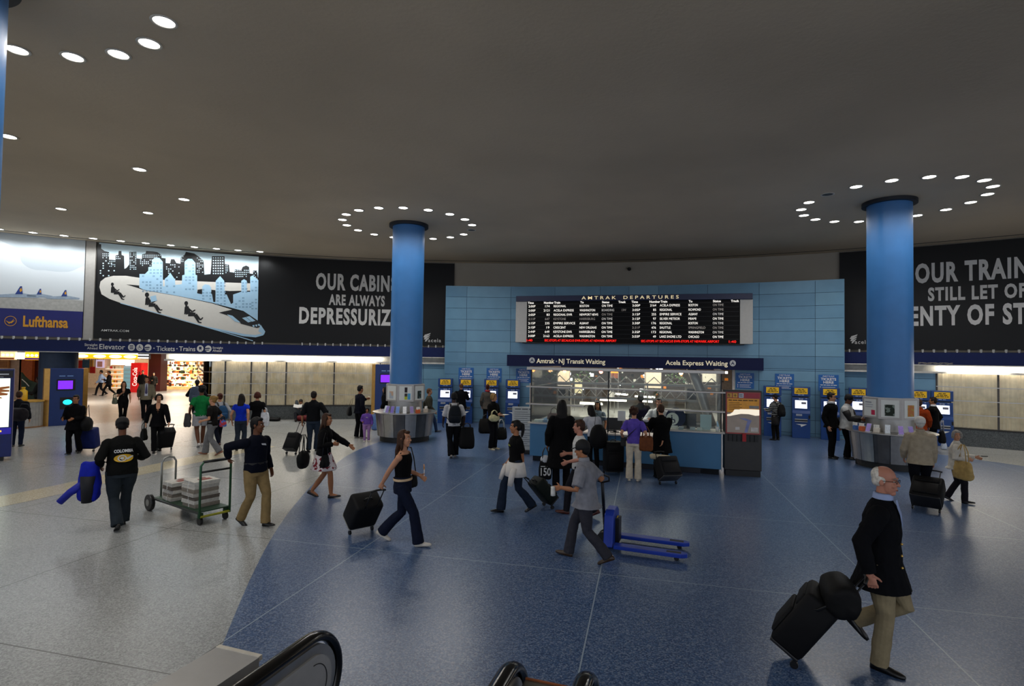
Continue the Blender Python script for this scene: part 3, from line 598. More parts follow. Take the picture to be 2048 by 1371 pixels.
# ---------------------------------------------------------------- departures board
RD=29.6; Pl,Pr=CP(4.44,RD,3.5),CP(22.81,RD,3.5); BL=(Pr-Pl).length; ux=(Pr-Pl).normalized(); nr=V((ux.y,-ux.x,0))   # nr points to the viewer
def on_plane(px,py,P0,n):
    d=ray(px,py); t=(P0-V((0,0,CH))).dot(n)/d.dot(n); return V((0,0,CH))+d*t
def UB(px,py=640): return (on_plane(px,py,Pl,nr)-Pl).dot(ux)
r=thing('departures_board','long black train departures board with lit white and red lettering','board',((Pl+Pr)/2).to_tuple(),math.atan2(ux.y,ux.x))
H2=BL/2
def bbx(u0,u1,z0,z1,y0,y1,name,m,bev=.01): b=MB(); b.box(((u0+u1)/2-H2,(y0+y1)/2,(z0+z1)/2-3.5),(u1-u0,y1-y0,z1-z0)); return b.obj(name,m,r,bevel=bev)
bbx(.02,BL-.02,5.24,5.47,-.06,.55,'header',mat('101b45',.4))
bbx(0,UB(1053.5),3.5,5.24,0,.5,'end_panel',mat('b9b8b4',.5,noise=.04)); bbx(UB(1480),BL,3.5,5.24,0,.5,'end_panel',mat('b9b8b4',.5,noise=.04))
bbx(UB(1053.5),UB(1480),3.5,5.24,.03,.5,'screen',mat('050507',.5,noise=0,spec=.15))
bbx(.3,BL-.3,3.46,3.5,.03,.5,'bottom_edge',mat('15171c',.5))
for a,c_ in ((.6,1),(BL-.6,1),(BL/2,1)): bbx(a-.06,a+.06,3.7,5.3,.5,.66,'wall_mount',BLK)
def bt(b,s,px,zc,h,bold=.01,pxr=None,wm=None,y=.022):
    u=UB(px)-H2; wd=(UB(pxr)-UB(px)) if pxr else None
    return text(b,s,lambda a,v:V((a,y,v)),h,u,zc-3.5-h/2,bold=bold,width=wd,wscale=1)
CREAM=mat('f0dcae',.5,emit=.55,noise=0); b=MB(); bt(b,'A M T R A K    D E P A R T U R E S',1163,5.36,.13,.006,1357,y=-.066); b.obj('title_lettering',CREAM,r)
HX=lambda x:1000+x/3.724
LW=mat('f4efe6',.5,emit=.9,noise=0); LWm=mat('f0ece6',.5,emit=.3,noise=0); LD=mat('cfc6bd',.5,emit=.12,noise=0); RED=mat('ff1408',.5,emit=1.1,noise=0)
b=MB()
for s,x in (('Time',205),('Number',325),('Train',401),('To',596),('Status',758),('Track',880),('Time',978),('Number',1112),('Train',1195),('To',1405),('Status',1586),('Track',1720)): bt(b,s,HX(x),5.185,.085,.02)
b.obj('column_heads',LW,r)
ROWS=[[('2:00P','174','REGIONAL','BOSTON','ON TIME',''),('2:00P','2121','ACELA EXPRESS','WASHINGTON','BOARDING','13W'),('2:05P','83','REGIONAL EWR','NEWPORT NEWS','ON TIME',''),('2:11P','647','KEYSTONE','HARRISBURG','ON TIME',''),('2:15P','235','EMPIRE SERVICE','ALBANY','ON TIME',''),('2:15P','19','CRESCENT','NEW ORLEANS','ON TIME',''),('2:44P','649','KEYSTONE EWR','HARRISBURG','ON TIME',''),('3:00P','2163','ACELA EXPRESS','WASHINGTON','ON TIME','')],
[('3:00P','2164','ACELA EXPRESS','BOSTON','ON TIME',''),('3:05P','85','REGIONAL','RICHMOND','ON TIME',''),('3:15P','255','EMPIRE SERVICE','ALBANY','ON TIME',''),('3:15P','97','SILVER METEOR','MIAMI','ON TIME',''),('3:30P','176','REGIONAL','BOSTON','ON TIME',''),('3:31P','476','SHUTTLE','SPRINGFIELD','ON TIME',''),('3:35P','173','REGIONAL','WASHINGTON','ON TIME',''),('3:55P','49','LAKE SHORE LTD','CHICAGO','ON TIME','')]]
XC=[[(210,262),(0,368),(398,0),(592,0),(757,0),(905,0)],[(985,1043),(0,1162),(1190,0),(1404,0),(1585,0),(1720,0)]]
BR={(0,1,4):LWm,(0,2,4):LD,(0,3,0):LD,(0,3,1):LD,(0,3,2):LD,(0,3,3):LD,(0,3,4):LWm,(0,1,5):LD,(1,0,4):LD,(1,1,4):LD,(1,5,4):LD,(1,5,3):LD,(1,2,4):LWm,(1,6,4):LWm,(1,5,0):LD,(1,4,4):LWm}
for sd in (0,1):
    for i,row in enumerate(ROWS[sd]):
        zc=5.035-.18*i
        for j,s in enumerate(row):
            if not s: continue
            m=BR.get((sd,i,j),LW); g=MB(); x0,x1=XC[sd][j]
            n=len(s); wch=11.6
            if j==1: bt(g,s,HX(x1-n*11.2),zc,.092,0,HX(x1))
            elif j==0: bt(g,s,HX(x0),zc,.092,0,HX(x1))
            else: bt(g,s,HX(x0),zc,.092,0,HX(x0+n*wch-1))
            g.obj(('time','number','train','destination','status','track')[j]+'_field',m,r)
for s,x0,x1 in (('1:40',200,242),('SEC-STOPS AT SECAUCUS EWR-STOPS AT NEWARK AIRPORT',333,868),('SEC-STOPS AT SECAUCUS EWR-STOPS AT NEWARK AIRPORT',1052,1634),('1:40',1706,1760)):
    b=MB(); bt(b,s,HX(x0),3.59,.092,.005,HX(x1)); b.obj('red_notice',RED,r)
b=MB()
for i in range(9): b.box((0,.027,5.125-.18*i-3.5),(BL-2*UB(1054),.012,.012))
b.obj('row_dividers',mat('1a1a1e',.5,noise=0),r)
# ---------------------------------------------------------------- waiting room sign over the opening
SR=29.9; p0,p1=CP(3.77,SR,2.485),CP(23.55,SR,2.485)
r=thing('waiting_room_sign','long navy sign beam with cream lettering for the two waiting rooms','sign',CP(13.6,SR,2.485))
b=MB(); b.arc(3.77,23.55,SR-.3,30.19,2.485,2.96,.8); b.obj('beam',mat('0a1440',.5,noise=.04,spec=.25),r,world=True)
RS=SR-.31; CR=mat('f3e6c6',.5,emit=.25,noise=0)
def stext(s,x0,x1,y0,y1):
    a0=AZ(x0,y0,RS)[0]; a1=AZ(x1,y0,RS)[0]; z0=AZ(x0,y0,RS)[1]; z1=AZ(x0,y1,RS)[1]; b=MB(); text(b,s,cylmap(a0,z0,RS),z1-z0,bold=.015,width=D(a1-a0)*RS); b.obj('lettering',CR,r,world=True)
stext('Amtrak',1073,1109,725.5,716.5); stext('NJ Transit Waiting',1117.5,1210.5,726,717); stext('Acela Express Waiting',1331,1455.5,729,720)
for x,y,q in ((1064,720,5.7),(1465.5,726,6.2),(1113,722,1.2)): b=MB(); disc(b,x,y,q,RS); b.obj('symbol_disc' if q>2 else 'dot',mat('cfd0cf',.5,noise=0),r,world=True)
b=MB()
for x,y in ((1064,720),(1465.5,726)):
    bq([(x-.8,y-3.6),(x+.8,y-3.6),(x+.8,y-2),(x-.8,y-2)],RS-.006,b,1,0,0); bq([(x-1.2,y-1.6),(x+1.2,y-1.6),(x+1.4,y+1),(x-1.4,y+1)],RS-.006,b,1,0,0); bq([(x-3.8,y+2.8),(x-1.6,y-.6),(x-.6,y),(x-1.8,y+2.8)],RS-.006,b,1,0,0); bq([(x+3.8,y+2.8),(x+1.6,y-.6),(x+.6,y),(x+1.8,y+2.8)],RS-.006,b,1,0,0)
b.obj('symbol_figure',NAVY,r,world=True)
# ---------------------------------------------------------------- ticket machines and posters
KB=mat('113e80',.35,noise=.04); KB2=mat('0c2c62',.35,noise=.04); KY=mat('e0b21c',.5,emit=.12,noise=.05); SCR=mat('dfe6ff',.4,emit=1.25,noise=0)
def kiosk():
    r=thing('ticket_machine','x','ticket machine')
    b=MB(); P=[(-.0,0),(-.42,0),(-.42,.92),(-.34,1.02),(-.26,1.47),(-.26,1.50),(0,1.50)]
    b.prism([(-.30,y,z) for y,z in P],(.60,0,0)); b.obj('cabinet',KB,r,bevel=.012)
    b=MB(); b.box((0,-.13,1.72),(.62,.3,.36)); hd=b.obj('header_box',KB,r,bevel=.015)
    b=MB(); b.box((0,-.15,1.52),(.5,.2,.05)); b.obj('neck',BLK,r)
    b=MB(); b.box((.0,-.284,1.745),(.44,.01,.22)); y=b.obj('yellow_sign',KY,hd)
    b=MB(); mp=lambda u,v:V((u,-.291,v))
    for i in range(3): w_=(.2,.28,.36)[i]; blurred(b,mp,-w_/2,1.79-.055*i,w_,.03,i+2,i)
    b.obj('sign_lettering',mat('4a3a10',.6,noise=0),hd)
    b=MB(); blurred(b,lambda u,v:V((u,-.282,v)),-.1,1.59,.2,.018,2,4); b.obj('lettering',mat('c9d4ea',.5,noise=0),hd)
    M=Matrix.Translation((0,-.30,1.245))@Matrix.Rotation(D(-10.1),4,'X')
    b=MB(); b.box((0,-.005,0),(.44,.02,.34),M); sc=b.obj('screen_frame',KB2,r)
    b=MB(); b.box((0,-.018,0),(.40,.01,.30),M); b.obj('screen',SCR,sc)
    b=MB(); b.box((.09,-.024,.05),(.16,.006,.08),M); b.obj('screen_picture',mat('77757f',.4,noise=0),sc)
    b=MB(); text(b,'21',lambda u,v:V((u,-.264,v)),.04,.17,1.44,'C',.01); blurred(b,lambda u,v:V((u,-.272,v)),-.07,1.435,.14,.02,2,5); b.obj('number_lettering',mat('e8ecf4',.5,noise=0),r)
    b=MB(); b.box((-.07,-.425,.86),(.2,.03,.07)); b.obj('card_reader',mat('b9bcc2',.4,.6),r)
    b=MB(); b.box((0,-.43,.70),(.42,.04,.035)); b.box((0,-.43,.62),(.42,.03,.03)); b.obj('ticket_tray',STEEL,r)
    b=MB(); b.box((0,-.425,.66),(.42,.02,.04)); b.obj('ticket_slot',BLK,r)
    b=MB(); b.prism([(-.17,-.424,.52),(.19,-.424,.52),(.0,-.424,.42),(-.02,-.424,.48)],(0,-.006,0)); b.obj('arrow_mark',WHITE,r)
    b=MB(); b.box((.27,-.425,.8),(.05,.05,.12)); b.obj('handset',BLK,r)
    return r
KP=[(891,757,'leftmost ticket machine, with a man in a white shirt before it'),(932,757,'blue ticket machine used by a man in a black suit'),(983,758,'blue ticket machine with a red collared woman standing before it'),(1026,759,'blue ticket machine beside the white notice stand'),(1545,772,'blue ticket machine used by the man in a striped sweater'),(1602,774,'unused blue ticket machine standing free between two posters'),(1660,776,'blue ticket machine behind the man in a black sweatshirt'),(1717,776,'blue ticket machine partly behind the right column'),(1838,781,'blue ticket machine behind the orange jacket, mostly hidden by the right column'),(1884,781,'rightmost blue ticket machine, beside the man in a dark suit')]
k0=None
for px,py,lb in KP:
    a=AZ(px,py,29.75)[0]; rr=29.98 if px<1700 and px>880 else 30.75
    a=AZ(px,py,rr-.25)[0]
    if k0 is None: k0=kiosk(); k0['label']=lb; k0['group']='ticket machines along the blue wall'; k0.location=CP(a,rr); k0.rotation_euler=(0,0,rz_of(a))
    else: dup(k0,CP(a,rr),rz_of(a),lb)
PB=mat('1d63ad',.4,noise=.05)
def tposter():
    r=thing('ticket_poster','x','poster'); b=MB(); b.box((0,-.01,0),(.66,.015,.62)); b.obj('sheet',PB,r)
    b=MB(); mp=lambda u,v:V((u,-.02,v))
    text(b,'AMTRAK',mp,.05,0,.23,'C',.004,width=.4); text(b,'TICKETS',mp,.09,0,.10,'C',.03,width=.5); text(b,'HERE',mp,.09,0,-.02,'C',.03,width=.34); blurred(b,mp,-.27,-.09,.54,.025,5,7)
    for k in range(3): b.add([(-.2,-.02,-.15-.05*k),(.22-.06*(k%2),-.02,-.15-.05*k),(.22-.06*(k%2),-.02,-.165-.05*k),(-.2,-.02,-.165-.05*k)],[(0,1,2,3)]); b.add([(-.28,-.02,-.14-.05*k),(-.25,-.02,-.14-.05*k),(-.25,-.02,-.17-.05*k),(-.28,-.02,-.17-.05*k)],[(0,1,2,3)])
    b.obj('lettering',WHITE,r); return r
t0=None
for px,py,lb in ((932,760,'blue tickets poster above the black suited man'),(988,761,'blue tickets poster above the blonde woman in black'),(1047,762,'blue tickets poster beside the left end of the glass booth'),(1490,762,'blue tickets poster over the map stand'),(1569,764,'blue tickets poster beside the striped sweater man'),(1657,763,'blue tickets poster above the man in a black sweatshirt')):
    a,z=AZ(px,py-3,30.18)
    z=2.06
    if t0 is None: t0=tposter(); t0['label']=lb; t0['group']='ticket posters on the blue wall'; t0.location=CP(a,30.19,z); t0.rotation_euler=(0,0,rz_of(a))
    else: dup(t0,CP(a,30.19,z),rz_of(a),lb)

r=thing('security_camera','small dark dome camera high on the wall above the departures board','camera',CP(AZ(1258,536,31.9)[0],31.96,AZ(1258,536,31.9)[1])); b=MB(); b.ball((0,-.05,-.04),(.09,.09,.08)); b.obj('dome',mat('141416',.2),r,smooth=True); b=MB(); b.box((0,.08,.04),(.16,.24,.08)); b.obj('bracket',mat('8a8478',.6),r)
a0,a1=AZ(1836,722,31.3)[0],AZ(1905,722,31.3)[0]; r=thing('loose_cable','loose grey cables lying on the light trough beside the right column','cable',CP(a0,31.2,2.82))
for k in range(2):
    b=MB(); b.tube([CP(a0+(a1-a0)*i/14,31.2+.05*math.sin(i*1.3+k),2.83+.05*abs(math.sin(i*.7+k*1.1))) for i in range(15)],.013,6); b.obj('cable_strand',mat('8d8a84',.6),r,world=True,smooth=True)
# ---------------------------------------------------------------- glass booth in front of the opening
FL,FR=atz(1059,921),atz(1443,951); bu=(FR-FL).normalized(); W=(FR-FL).length; brz=math.atan2(bu.y,bu.x); BM=(FL+FR)/2
BW=lambda x,y,z=0: BM+bu*x+V((-bu.y,bu.x,0))*y+V((0,0,z))
def BX(px,py=840):                            # place along the booth's front that lies in this direction
    d=ray(px,py); n=V((-bu.y,bu.x,0)); t=(BM-V((0,0,CH))).dot(n)/d.dot(n); return (V((0,0,CH))+d*t-BM).dot(bu)
r=thing('ticket_booth','blue fronted ticket booth with glass screens and steel rails','booth',BM,brz); hw=W/2; m0,m1=BX(1166),BX(1330); DP=3.0
BF=mat('3f76a0',.4,noise=.06,scale=1.5)
def part(name,m,boxes,bev=.006):
    b=MB()
    for x0,x1,y0,y1,z0,z1 in boxes: b.box(((x0+x1)/2,(y0+y1)/2,(z0+z1)/2),(x1-x0,y1-y0,z1-z0))
    return b.obj(name,m,r,bevel=bev)
part('plinth',mat('0c1322',.5),[(-hw+.06,hw-.06,.1,.6,0,.16),(-hw+.06,-hw+.5,.1,DP,0,.16),(hw-.5,hw-.06,.1,DP,0,.16)])
part('front_panel',BF,[(-hw,m0,0,.05,.15,1.03)]); part('front_panel',BF,[(m0,m1,.03,.08,.15,.84)]); part('front_panel',BF,[(m1,hw,0,.05,.15,1.03)])
part('side_panel',BF,[(-hw,-hw+.04,.05,DP,.15,1.03)]); part('side_panel',BF,[(hw-.04,hw,.05,DP,.15,1.03)])
CT=mat('c9c4bc',.35,noise=.04)
part('countertop',CT,[(-hw-.05,m0,-.08,.6,1.03,1.07)]); part('countertop',CT,[(m1,hw+.07,-.08,.6,1.03,1.07)]); part('countertop',CT,[(m0,m1,-.1,.6,.84,.88)])
part('corner_trim',STEEL,[(hw-.012,hw+.008,-.01,.05,.12,1.03)])
part('glass_pane',GLASS,[(-hw+.02,m0+.5,.02,.032,1.07,2.5)],0); part('glass_pane',GLASS,[(m0+.5,m1,.02,.032,1.3,2.5)],0); part('glass_pane',GLASS,[(m1,hw-.02,.02,.032,1.07,2.5)],0)
part('glass_pane',GLASS,[(-hw+.01,-hw+.022,.05,DP,1.07,2.5)],0); part('glass_pane',GLASS,[(hw-.022,hw-.01,.05,DP,1.07,2.5)],0)
RA=mat('b5b0aa',.35,.7,noise=.04)
part('top_rail',RA,[(-hw-.08,hw+.05,-.12,.12,2.5,2.58),(-hw-.08,-hw+.12,.12,DP,2.5,2.58),(hw-.12,hw+.05,.12,DP,2.5,2.58)])
part('middle_rail',RA,[(-hw-.1,hw+.08,-.1,.06,2.02,2.06)]); part('shelf_rail',RA,[(-hw-.1,m0+.05,-.12,.06,1.55,1.59)]); part('shelf_rail',RA,[(m1,hw+.07,-.12,.06,1.55,1.59)])
part('side_rail',RA,[(hw-.02,hw+.06,.06,DP,2.02,2.05)]); part('side_rail',RA,[(-hw-.06,-hw+.02,.06,DP,2.02,2.05)])
for x in (-hw+.015,BX(1216),hw-.015): part('mullion',mat('2a2c2f',.4,.6),[(x-.015,x+.015,.01,.045,1.07 if abs(x)>2 else .9,2.5)],0)
part('cabinet_row',mat('50504e',.6),[(-hw+.3,hw-.3,DP-.45,DP,0,.95)])
light('booth_lamp','AREA',(0,1.6,2.45),40,(1,.93,.85),3.2,r,sy=.8)
def bthing(name,label,cat,x,y,z,rz=0,group=None): return thing(name,label,cat,BW(x,y,z),brz+rz,group)
def monitor(x,y,z,lb,rz=0):
    q=bthing('monitor',lb,'monitor',x,y,z,rz); b=MB(); b.box((0,0,.23),(.42,.05,.32)); b.box((0,.06,.23),(.3,.1,.22)); b.obj('screen_case',mat('1c1e22',.4),q,bevel=.01); b=MB(); b.box((0,.02,.04),(.06,.05,.08)); b.box((0,.02,.006),(.24,.18,.012)); b.obj('stand',BLK,q)
monitor(BX(1226),.3,.88,'black monitor seen from behind on the lowered counter of the booth',.25); monitor(BX(1375),.42,1.07,'dark monitor on the right counter, beside the wheelchair sign',-.2)
for px,w_,h_,y,z,c_,lb in ((1243,.2,.26,.06,1.12,'d6d8d6','white paper notice taped to the glass above the dark monitor'),(1412,.27,.32,.35,1.13,'b9cfd6','pale blue notice on a stand at the right end of the counter')):
    q=bthing('notice_sheet',lb,'notice',BX(px),y if z>1.125 else .012,z if z<1.125 else 1.07); b=MB()
    if z>1.125: b.add([(-w_/2,0,.05),(w_/2,0,.05),(w_/2,.08,.05+h_),(-w_/2,.08,.05+h_),(-w_/2,.012,.05),(w_/2,.012,.05),(w_/2,.092,.05+h_),(-w_/2,.092,.05+h_)],[(0,1,2,3),(4,7,6,5),(0,4,5,1),(2,6,7,3),(1,5,6,2),(0,3,7,4)]); b.box((0,.04,.025),(w_*.8,.12,.05))
    else: b.box((0,0,.13+.1),(w_,.004,h_))
    b.obj('sheet',mat(c_,.5,noise=.03),q)
q=bthing('wheelchair_sign','round white wheelchair symbol on a navy disc standing on the booth counter','sign',BX(1345),.35,1.07)
b=MB(); b.tube([(.06,.03,.27),(.06,.07,.27)],[.25,.25],28); b.obj('navy_disc',NAVY,q); b=MB(); b.tube([(-.02,.0,.23),(-.02,.025,.23)],[.16,.16],28); wd=b.obj('white_disc',WHITE,q)
b=MB(); o=lambda u,v:V((-.02+u,-.003,.23+v))
b.add([o(-.03,.1),o(.0,.1),o(.0,.07),o(-.03,.07)],[(0,1,2,3)]); b.add([o(-.03,.06),o(-.0,.06),o(.01,-.02),o(-.02,-.02)],[(0,1,2,3)]); b.add([o(-.02,-.0),o(.05,-.0),o(.08,-.09),o(.06,-.095),o(.035,-.025),o(-.02,-.025)],[tuple(range(6))])
for i in range(8):
    a,a2=D(170+26*i),D(196+26*i); b.add([o(.085*math.cos(a)-.01,-.04+.08*math.sin(a)),o(.085*math.cos(a2)-.01,-.04+.08*math.sin(a2)),o(.068*math.cos(a2)-.01,-.04+.063*math.sin(a2)),o(.068*math.cos(a)-.01,-.04+.063*math.sin(a))],[(0,1,2,3)])
b.obj('symbol_figure',NAVY,wd); b=MB(); b.box((.02,.06,.03),(.2,.12,.06)); b.obj('foot',WHITE,q)
for i,(px,z,c_,lb) in enumerate(((1072,1.07,'e6e6e2','white leaflet stack at the left end of the booth counter'),(1080,1.07,'d9dbe0','second white leaflet stack on the left booth counter'),(1090,1.07,'6f8fb8','blue leaflet stack on the left booth counter'),(1098,1.07,'c9d0d8','pale leaflet stack beside the blue stack on the booth counter'),(1362,1.07,'d8dade','white paper stack right of the wheelchair sign'),(1385,1.07,'cfd6da','long grey paper stack on the right booth counter'),(1399,1.07,'e0e0dc','paper pad left of the pale blue notice'))):
    q=bthing('leaflet_stack',lb,'leaflets',BX(px),.12,z); b=MB()
    for k in range(3): b.box((rnd.uniform(-.006,.006),rnd.uniform(-.006,.006),.012+.022*k),(.12,.16,.022))
    b.obj('paper_block',mat(c_,.6,noise=.05),q)
q=bthing('paper_cup','white paper cup at the right corner of the booth counter','cup',hw-.1,.05,1.07); b=MB(); b.lathe([(0,0),(.03,0),(.045,.12),(.04,.12),(.028,.01)],20); b.obj('cup_body',WHITE,q,smooth=True)
q=bthing('handbag','brown leather handbag standing on the left booth counter','bag',BX(1100),.42,1.07); b=MB(); b.loft([[V((x*math.cos(t)*.2,math.sin(t)*.1*y_,z)) for t in [2*PI*i/16 for i in range(16)]] for x,y_,z in ((.9,1,.0),(1,1,.06),(.95,.9,.16),(.7,.5,.22))]); b.obj('bag_body',mat('4a1f12',.5),q,smooth=True); b=MB(); b.tube([(-.1,0,.2),(-.08,0,.33),(0,0,.38),(.08,0,.33),(.1,0,.2)],.012); b.obj('handle',mat('3a170d',.5),q,smooth=True)
# ---------------------------------------------------------------- waiting room behind the opening
b=MB(); b.arc(0,27,30.6,45,2.95,3.1); struct(b.obj('ceiling',mat('6c675f',.9)))
b=MB(); b.arc(0,27,44,44.3,0,3.0); struct(b.obj('wall_front',mat('8a8078',.8))); b=MB(); b.arc(OA0-4.2,OA0-4,30.7,44,0,3); b.arc(OA1+3.8,OA1+4,30.7,44,0,3); struct(b.obj('wall_front',mat('8a8078',.8)))
def wr(px,py,R): return oncyl(px,py,R)
TRU=mat('b5b0aa',.45,.3,noise=.05)
def truss(R,pxa,pxb,zl,h,lb):
    a0,a1=AZ(pxa,770,R)[0],AZ(pxb,770,R)[0]; r=thing('zigzag_railing',lb,'railing',CP((a0+a1)/2,R,0)); n=26
    b=MB(); b.arc(a0,a1,R-.04,R+.04,zl-.10,zl,.6); b.obj('lower_bar',TRU,r,world=True)
    b=MB(); b.tube([CP(a0+(a1-a0)*i/n,R,zl+(h if i%2 else .0)) for i in range(n+1)],.028,6); b.obj('zigzag_wire',TRU,r,world=True)
    for k in range(4):
        a=a0+(a1-a0)*(k+.1)/3.4; b=MB(); b.tube([CP(a,R,0),CP(a,R,zl)],.035,10); b.obj('post',TRU,r,world=True,smooth=True)
truss(33.0,1080,1438,1.72,.30,'upper zigzag railing seen through the booth glass'); truss(32.0,1105,1400,1.10,.30,'lower zigzag railing seen through the booth glass')
GT=mat('a29d96',.35,.5,noise=.05)
def pipe(pts,R,rad,lb):
    P=[oncyl(x,y,R) for x,y in pts]; g=P[-1].copy(); g.z=0; r=thing('leaning_pipe',lb,'pipe',(g.x,g.y,0)); P[-1].z=max(P[-1].z,0)
    b=MB(); b.tube(P,rad,16); b.obj('pipe_body',GT,r,smooth=True,world=True); b=MB(); b.lathe([(.0,0),(.28,0),(.28,.03),(.0,.035)],20); b.obj('base_plate',GT,r)
pipe([(1118,733),(1108,745),(1098,765),(1092,785),(1094,800),(1106,820),(1116,850)],31.6,.17,'curved thick grey pipe behind the left booth glass')
pipe([(1382,735),(1392,760),(1402,785),(1408,805),(1416,830),(1424,852)],31.6,.2,'slanted thick grey pipe behind the right booth glass')
for px,py,R,c_,lb in ((1094,741,35,'ff6a30','small red orange lamp at the far left of the waiting room'),(1129,743,36,'ff5a40','glowing red lamp left of the hanging plant in the waiting room'),(1202,743,36,'ff6a50','glowing red lamp in the middle of the waiting room'),(1362,746,36,'ffb070','glowing amber lamp beside the right plant in the waiting room'),(1391,747,35,'ff9a50','small amber lamp beside the slanted pipe')):
    p=oncyl(px,py,R); r=thing('pendant_lamp',lb,'lamp',p); b=MB(); b.ball((0,0,0),.10); b.obj('bulb',mat(c_,.5,emit=14,noise=0),r,smooth=True); b=MB(); b.tube([(0,0,.09),(0,0,2.95-p.z)],.012,6); b.obj('cord',BLK,r)
p=oncyl(1229,743,35); r=thing('light_box','small glowing orange light box hanging in the waiting room','sign',p); b=MB(); b.box((0,0,0),(.36,.1,.14)); b.obj('box_body',mat('ff9030',.5,emit=1.6,noise=0),r,bevel=.01); b=MB(); b.tube([(-.12,0,.07),(-.12,0,2.95-p.z)],.01,6); b.tube([(.12,0,.07),(.12,0,2.95-p.z)],.01,6); b.obj('hanger',BLK,r)
for i,(xa,xb,py,R,lb) in enumerate(((1160,1205,806,36,'short glowing strip light at the left of the waiting room'),(1200,1253,799,35,'glowing strip light over the counter at the back of the waiting room'),(1278,1305,801,35,'glowing strip light right of the dark clerk'),(1270,1310,792,38,'row of white lamps high in the waiting room'),(1230,1256,787,38,'far slanted white strip light in the waiting room'))):
    pa,pb=oncyl(xa,py,R),oncyl(xb,py+2,R); r=thing('strip_light',lb,'light',(pa+pb)/2); b=MB(); L=(pb-pa).length; o=(pa+pb)/2
    b.tube([pa-o,pb-o],.045,8); b.obj('tube',mat('fff4e0',.5,emit=6,noise=0),r); b=MB(); b.box((0,0,0),(.04,.03,.2)); 
    b=MB(); d_=(pb-pa).normalized(); b.tube([pa-o+V((0,.07,.03)),pb-o+V((0,.07,.03))],.06,6); b.obj('housing',ALU,r)
    b=MB(); b.tube([(0,.07,.05),(0,.07,2.95-o.z)],.012,6); b.obj('hanger',BLK,r)
LEAFM=spots('leaf_green','1f3a14','5f8a34',9,.52)
for px,py,R,lb in ((1165,749,35,'green hanging plant at the left of the waiting room'),(1350,756,35,'green hanging plant at the right of the waiting room')):
    p=oncyl(px,py,R); r=thing('hanging_plant',lb,'plant',p); b=MB()
    for i in range(150):
        a=rnd.uniform(0,2*PI); q=V((math.cos(a)*rnd.uniform(.05,.5),math.sin(a)*rnd.uniform(.05,.5),rnd.uniform(-.3,.25))); d=V((math.cos(a),math.sin(a),rnd.uniform(-.8,.5)))*rnd.uniform(.12,.24); s=V((-math.sin(a),math.cos(a),0))*.035
        b.add([q-s*.2,q+d*.5+s,q+d,q+d*.5-s],[(0,1,2,3)])
    b.obj('foliage',LEAFM,r); b=MB(); b.lathe([(0,-.25),(.12,-.25),(.17,0),(.15,0),(.0,-.2)],16); b.obj('pot',mat('4a3326',.6),r,smooth=True); b=MB(); b.tube([(0,0,-.1),(0,0,2.95-p.z)],.01,6); b.obj('cord',BLK,r)
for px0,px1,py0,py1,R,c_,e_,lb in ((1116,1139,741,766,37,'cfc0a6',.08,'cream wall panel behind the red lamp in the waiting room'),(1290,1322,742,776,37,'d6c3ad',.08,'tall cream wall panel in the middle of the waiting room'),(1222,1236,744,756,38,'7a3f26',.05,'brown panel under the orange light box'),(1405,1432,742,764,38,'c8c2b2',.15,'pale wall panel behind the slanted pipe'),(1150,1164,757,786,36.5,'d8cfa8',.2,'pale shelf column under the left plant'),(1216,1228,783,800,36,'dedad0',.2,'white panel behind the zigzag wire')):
    a0,z1=AZ(px0,py0,R); a1,z0=AZ(px1,py1,R); r=thing('wall_panel',lb,'panel',CP((a0+a1)/2,R,max(z0,0))); b=MB(); b.arc(a0,a1,R,R+.06,z0,z1); b.obj('board',mat(c_,.6,emit=e_),r,world=True); b=MB(); b.arc(a0-.05,a0,R-.01,R+.07,0,z1); b.arc(a1,a1+.05,R-.01,R+.07,0,z1); b.obj('frame',ALU,r,world=True)  # boards are no lamps; their low emission makes them look lit
r=thing('red_sign','small red sign beside the curved pipe','sign',oncyl(1108,805,32.6)); b=MB(); b.box((0,0,0),(.34,.04,.36)); b.obj('sign_board',mat('a3221c',.5),r); b=MB(); b.box((0,.03,-.55),(.05,.04,1.0)); b.obj('post',ALU,r)
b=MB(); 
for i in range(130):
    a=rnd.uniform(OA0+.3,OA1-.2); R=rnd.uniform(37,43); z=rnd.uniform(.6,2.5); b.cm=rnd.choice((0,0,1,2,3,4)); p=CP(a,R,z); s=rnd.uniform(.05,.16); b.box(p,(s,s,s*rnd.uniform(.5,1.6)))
o=b.obj('shelf_clutter',[mat('2b2926',.5),mat('d8d3c4',.5,emit=.5),mat('c8762a',.5,emit=.3),mat('3a5a48',.5),mat('ffffff',.5,emit=3,noise=0)]); tag(o,'blur of small goods and lamps far back in the waiting room','goods',kind='stuff')  # cream and orange goods emit too, to brighten the far room
for px,w_,h_,R,lb in ((1388,.8,1.75,33.5,'tall pale machine beside the slanted pipe'),(1128,.7,1.5,34,'grey cabinet behind the long haired woman')):
    a=AZ(px,800,R)[0]; r=thing('cabinet',lb,'cabinet',CP(a,R),rz_of(a)); b=MB(); b.box((0,0,h_/2),(w_,.5,h_)); b.obj('cabinet_body',mat('b3ab9f',.5),r,bevel=.02); b=MB(); b.box((-.1,-.255,h_*.72),(w_*.5,.012,h_*.3)); b.obj('front_window',BLK,r); b=MB(); b.box((w_*.38,-.255,h_*.7),(.06,.014,h_*.4)); b.obj('coin_panel',BLK,r)
a=(OA0+OA1)/2
for da,e_ in ((-5,150),(0,150),(5,150)): light('waiting_room_lamp','AREA',CP(a+da,36,2.9),e_,(1,.9,.78),3,None)
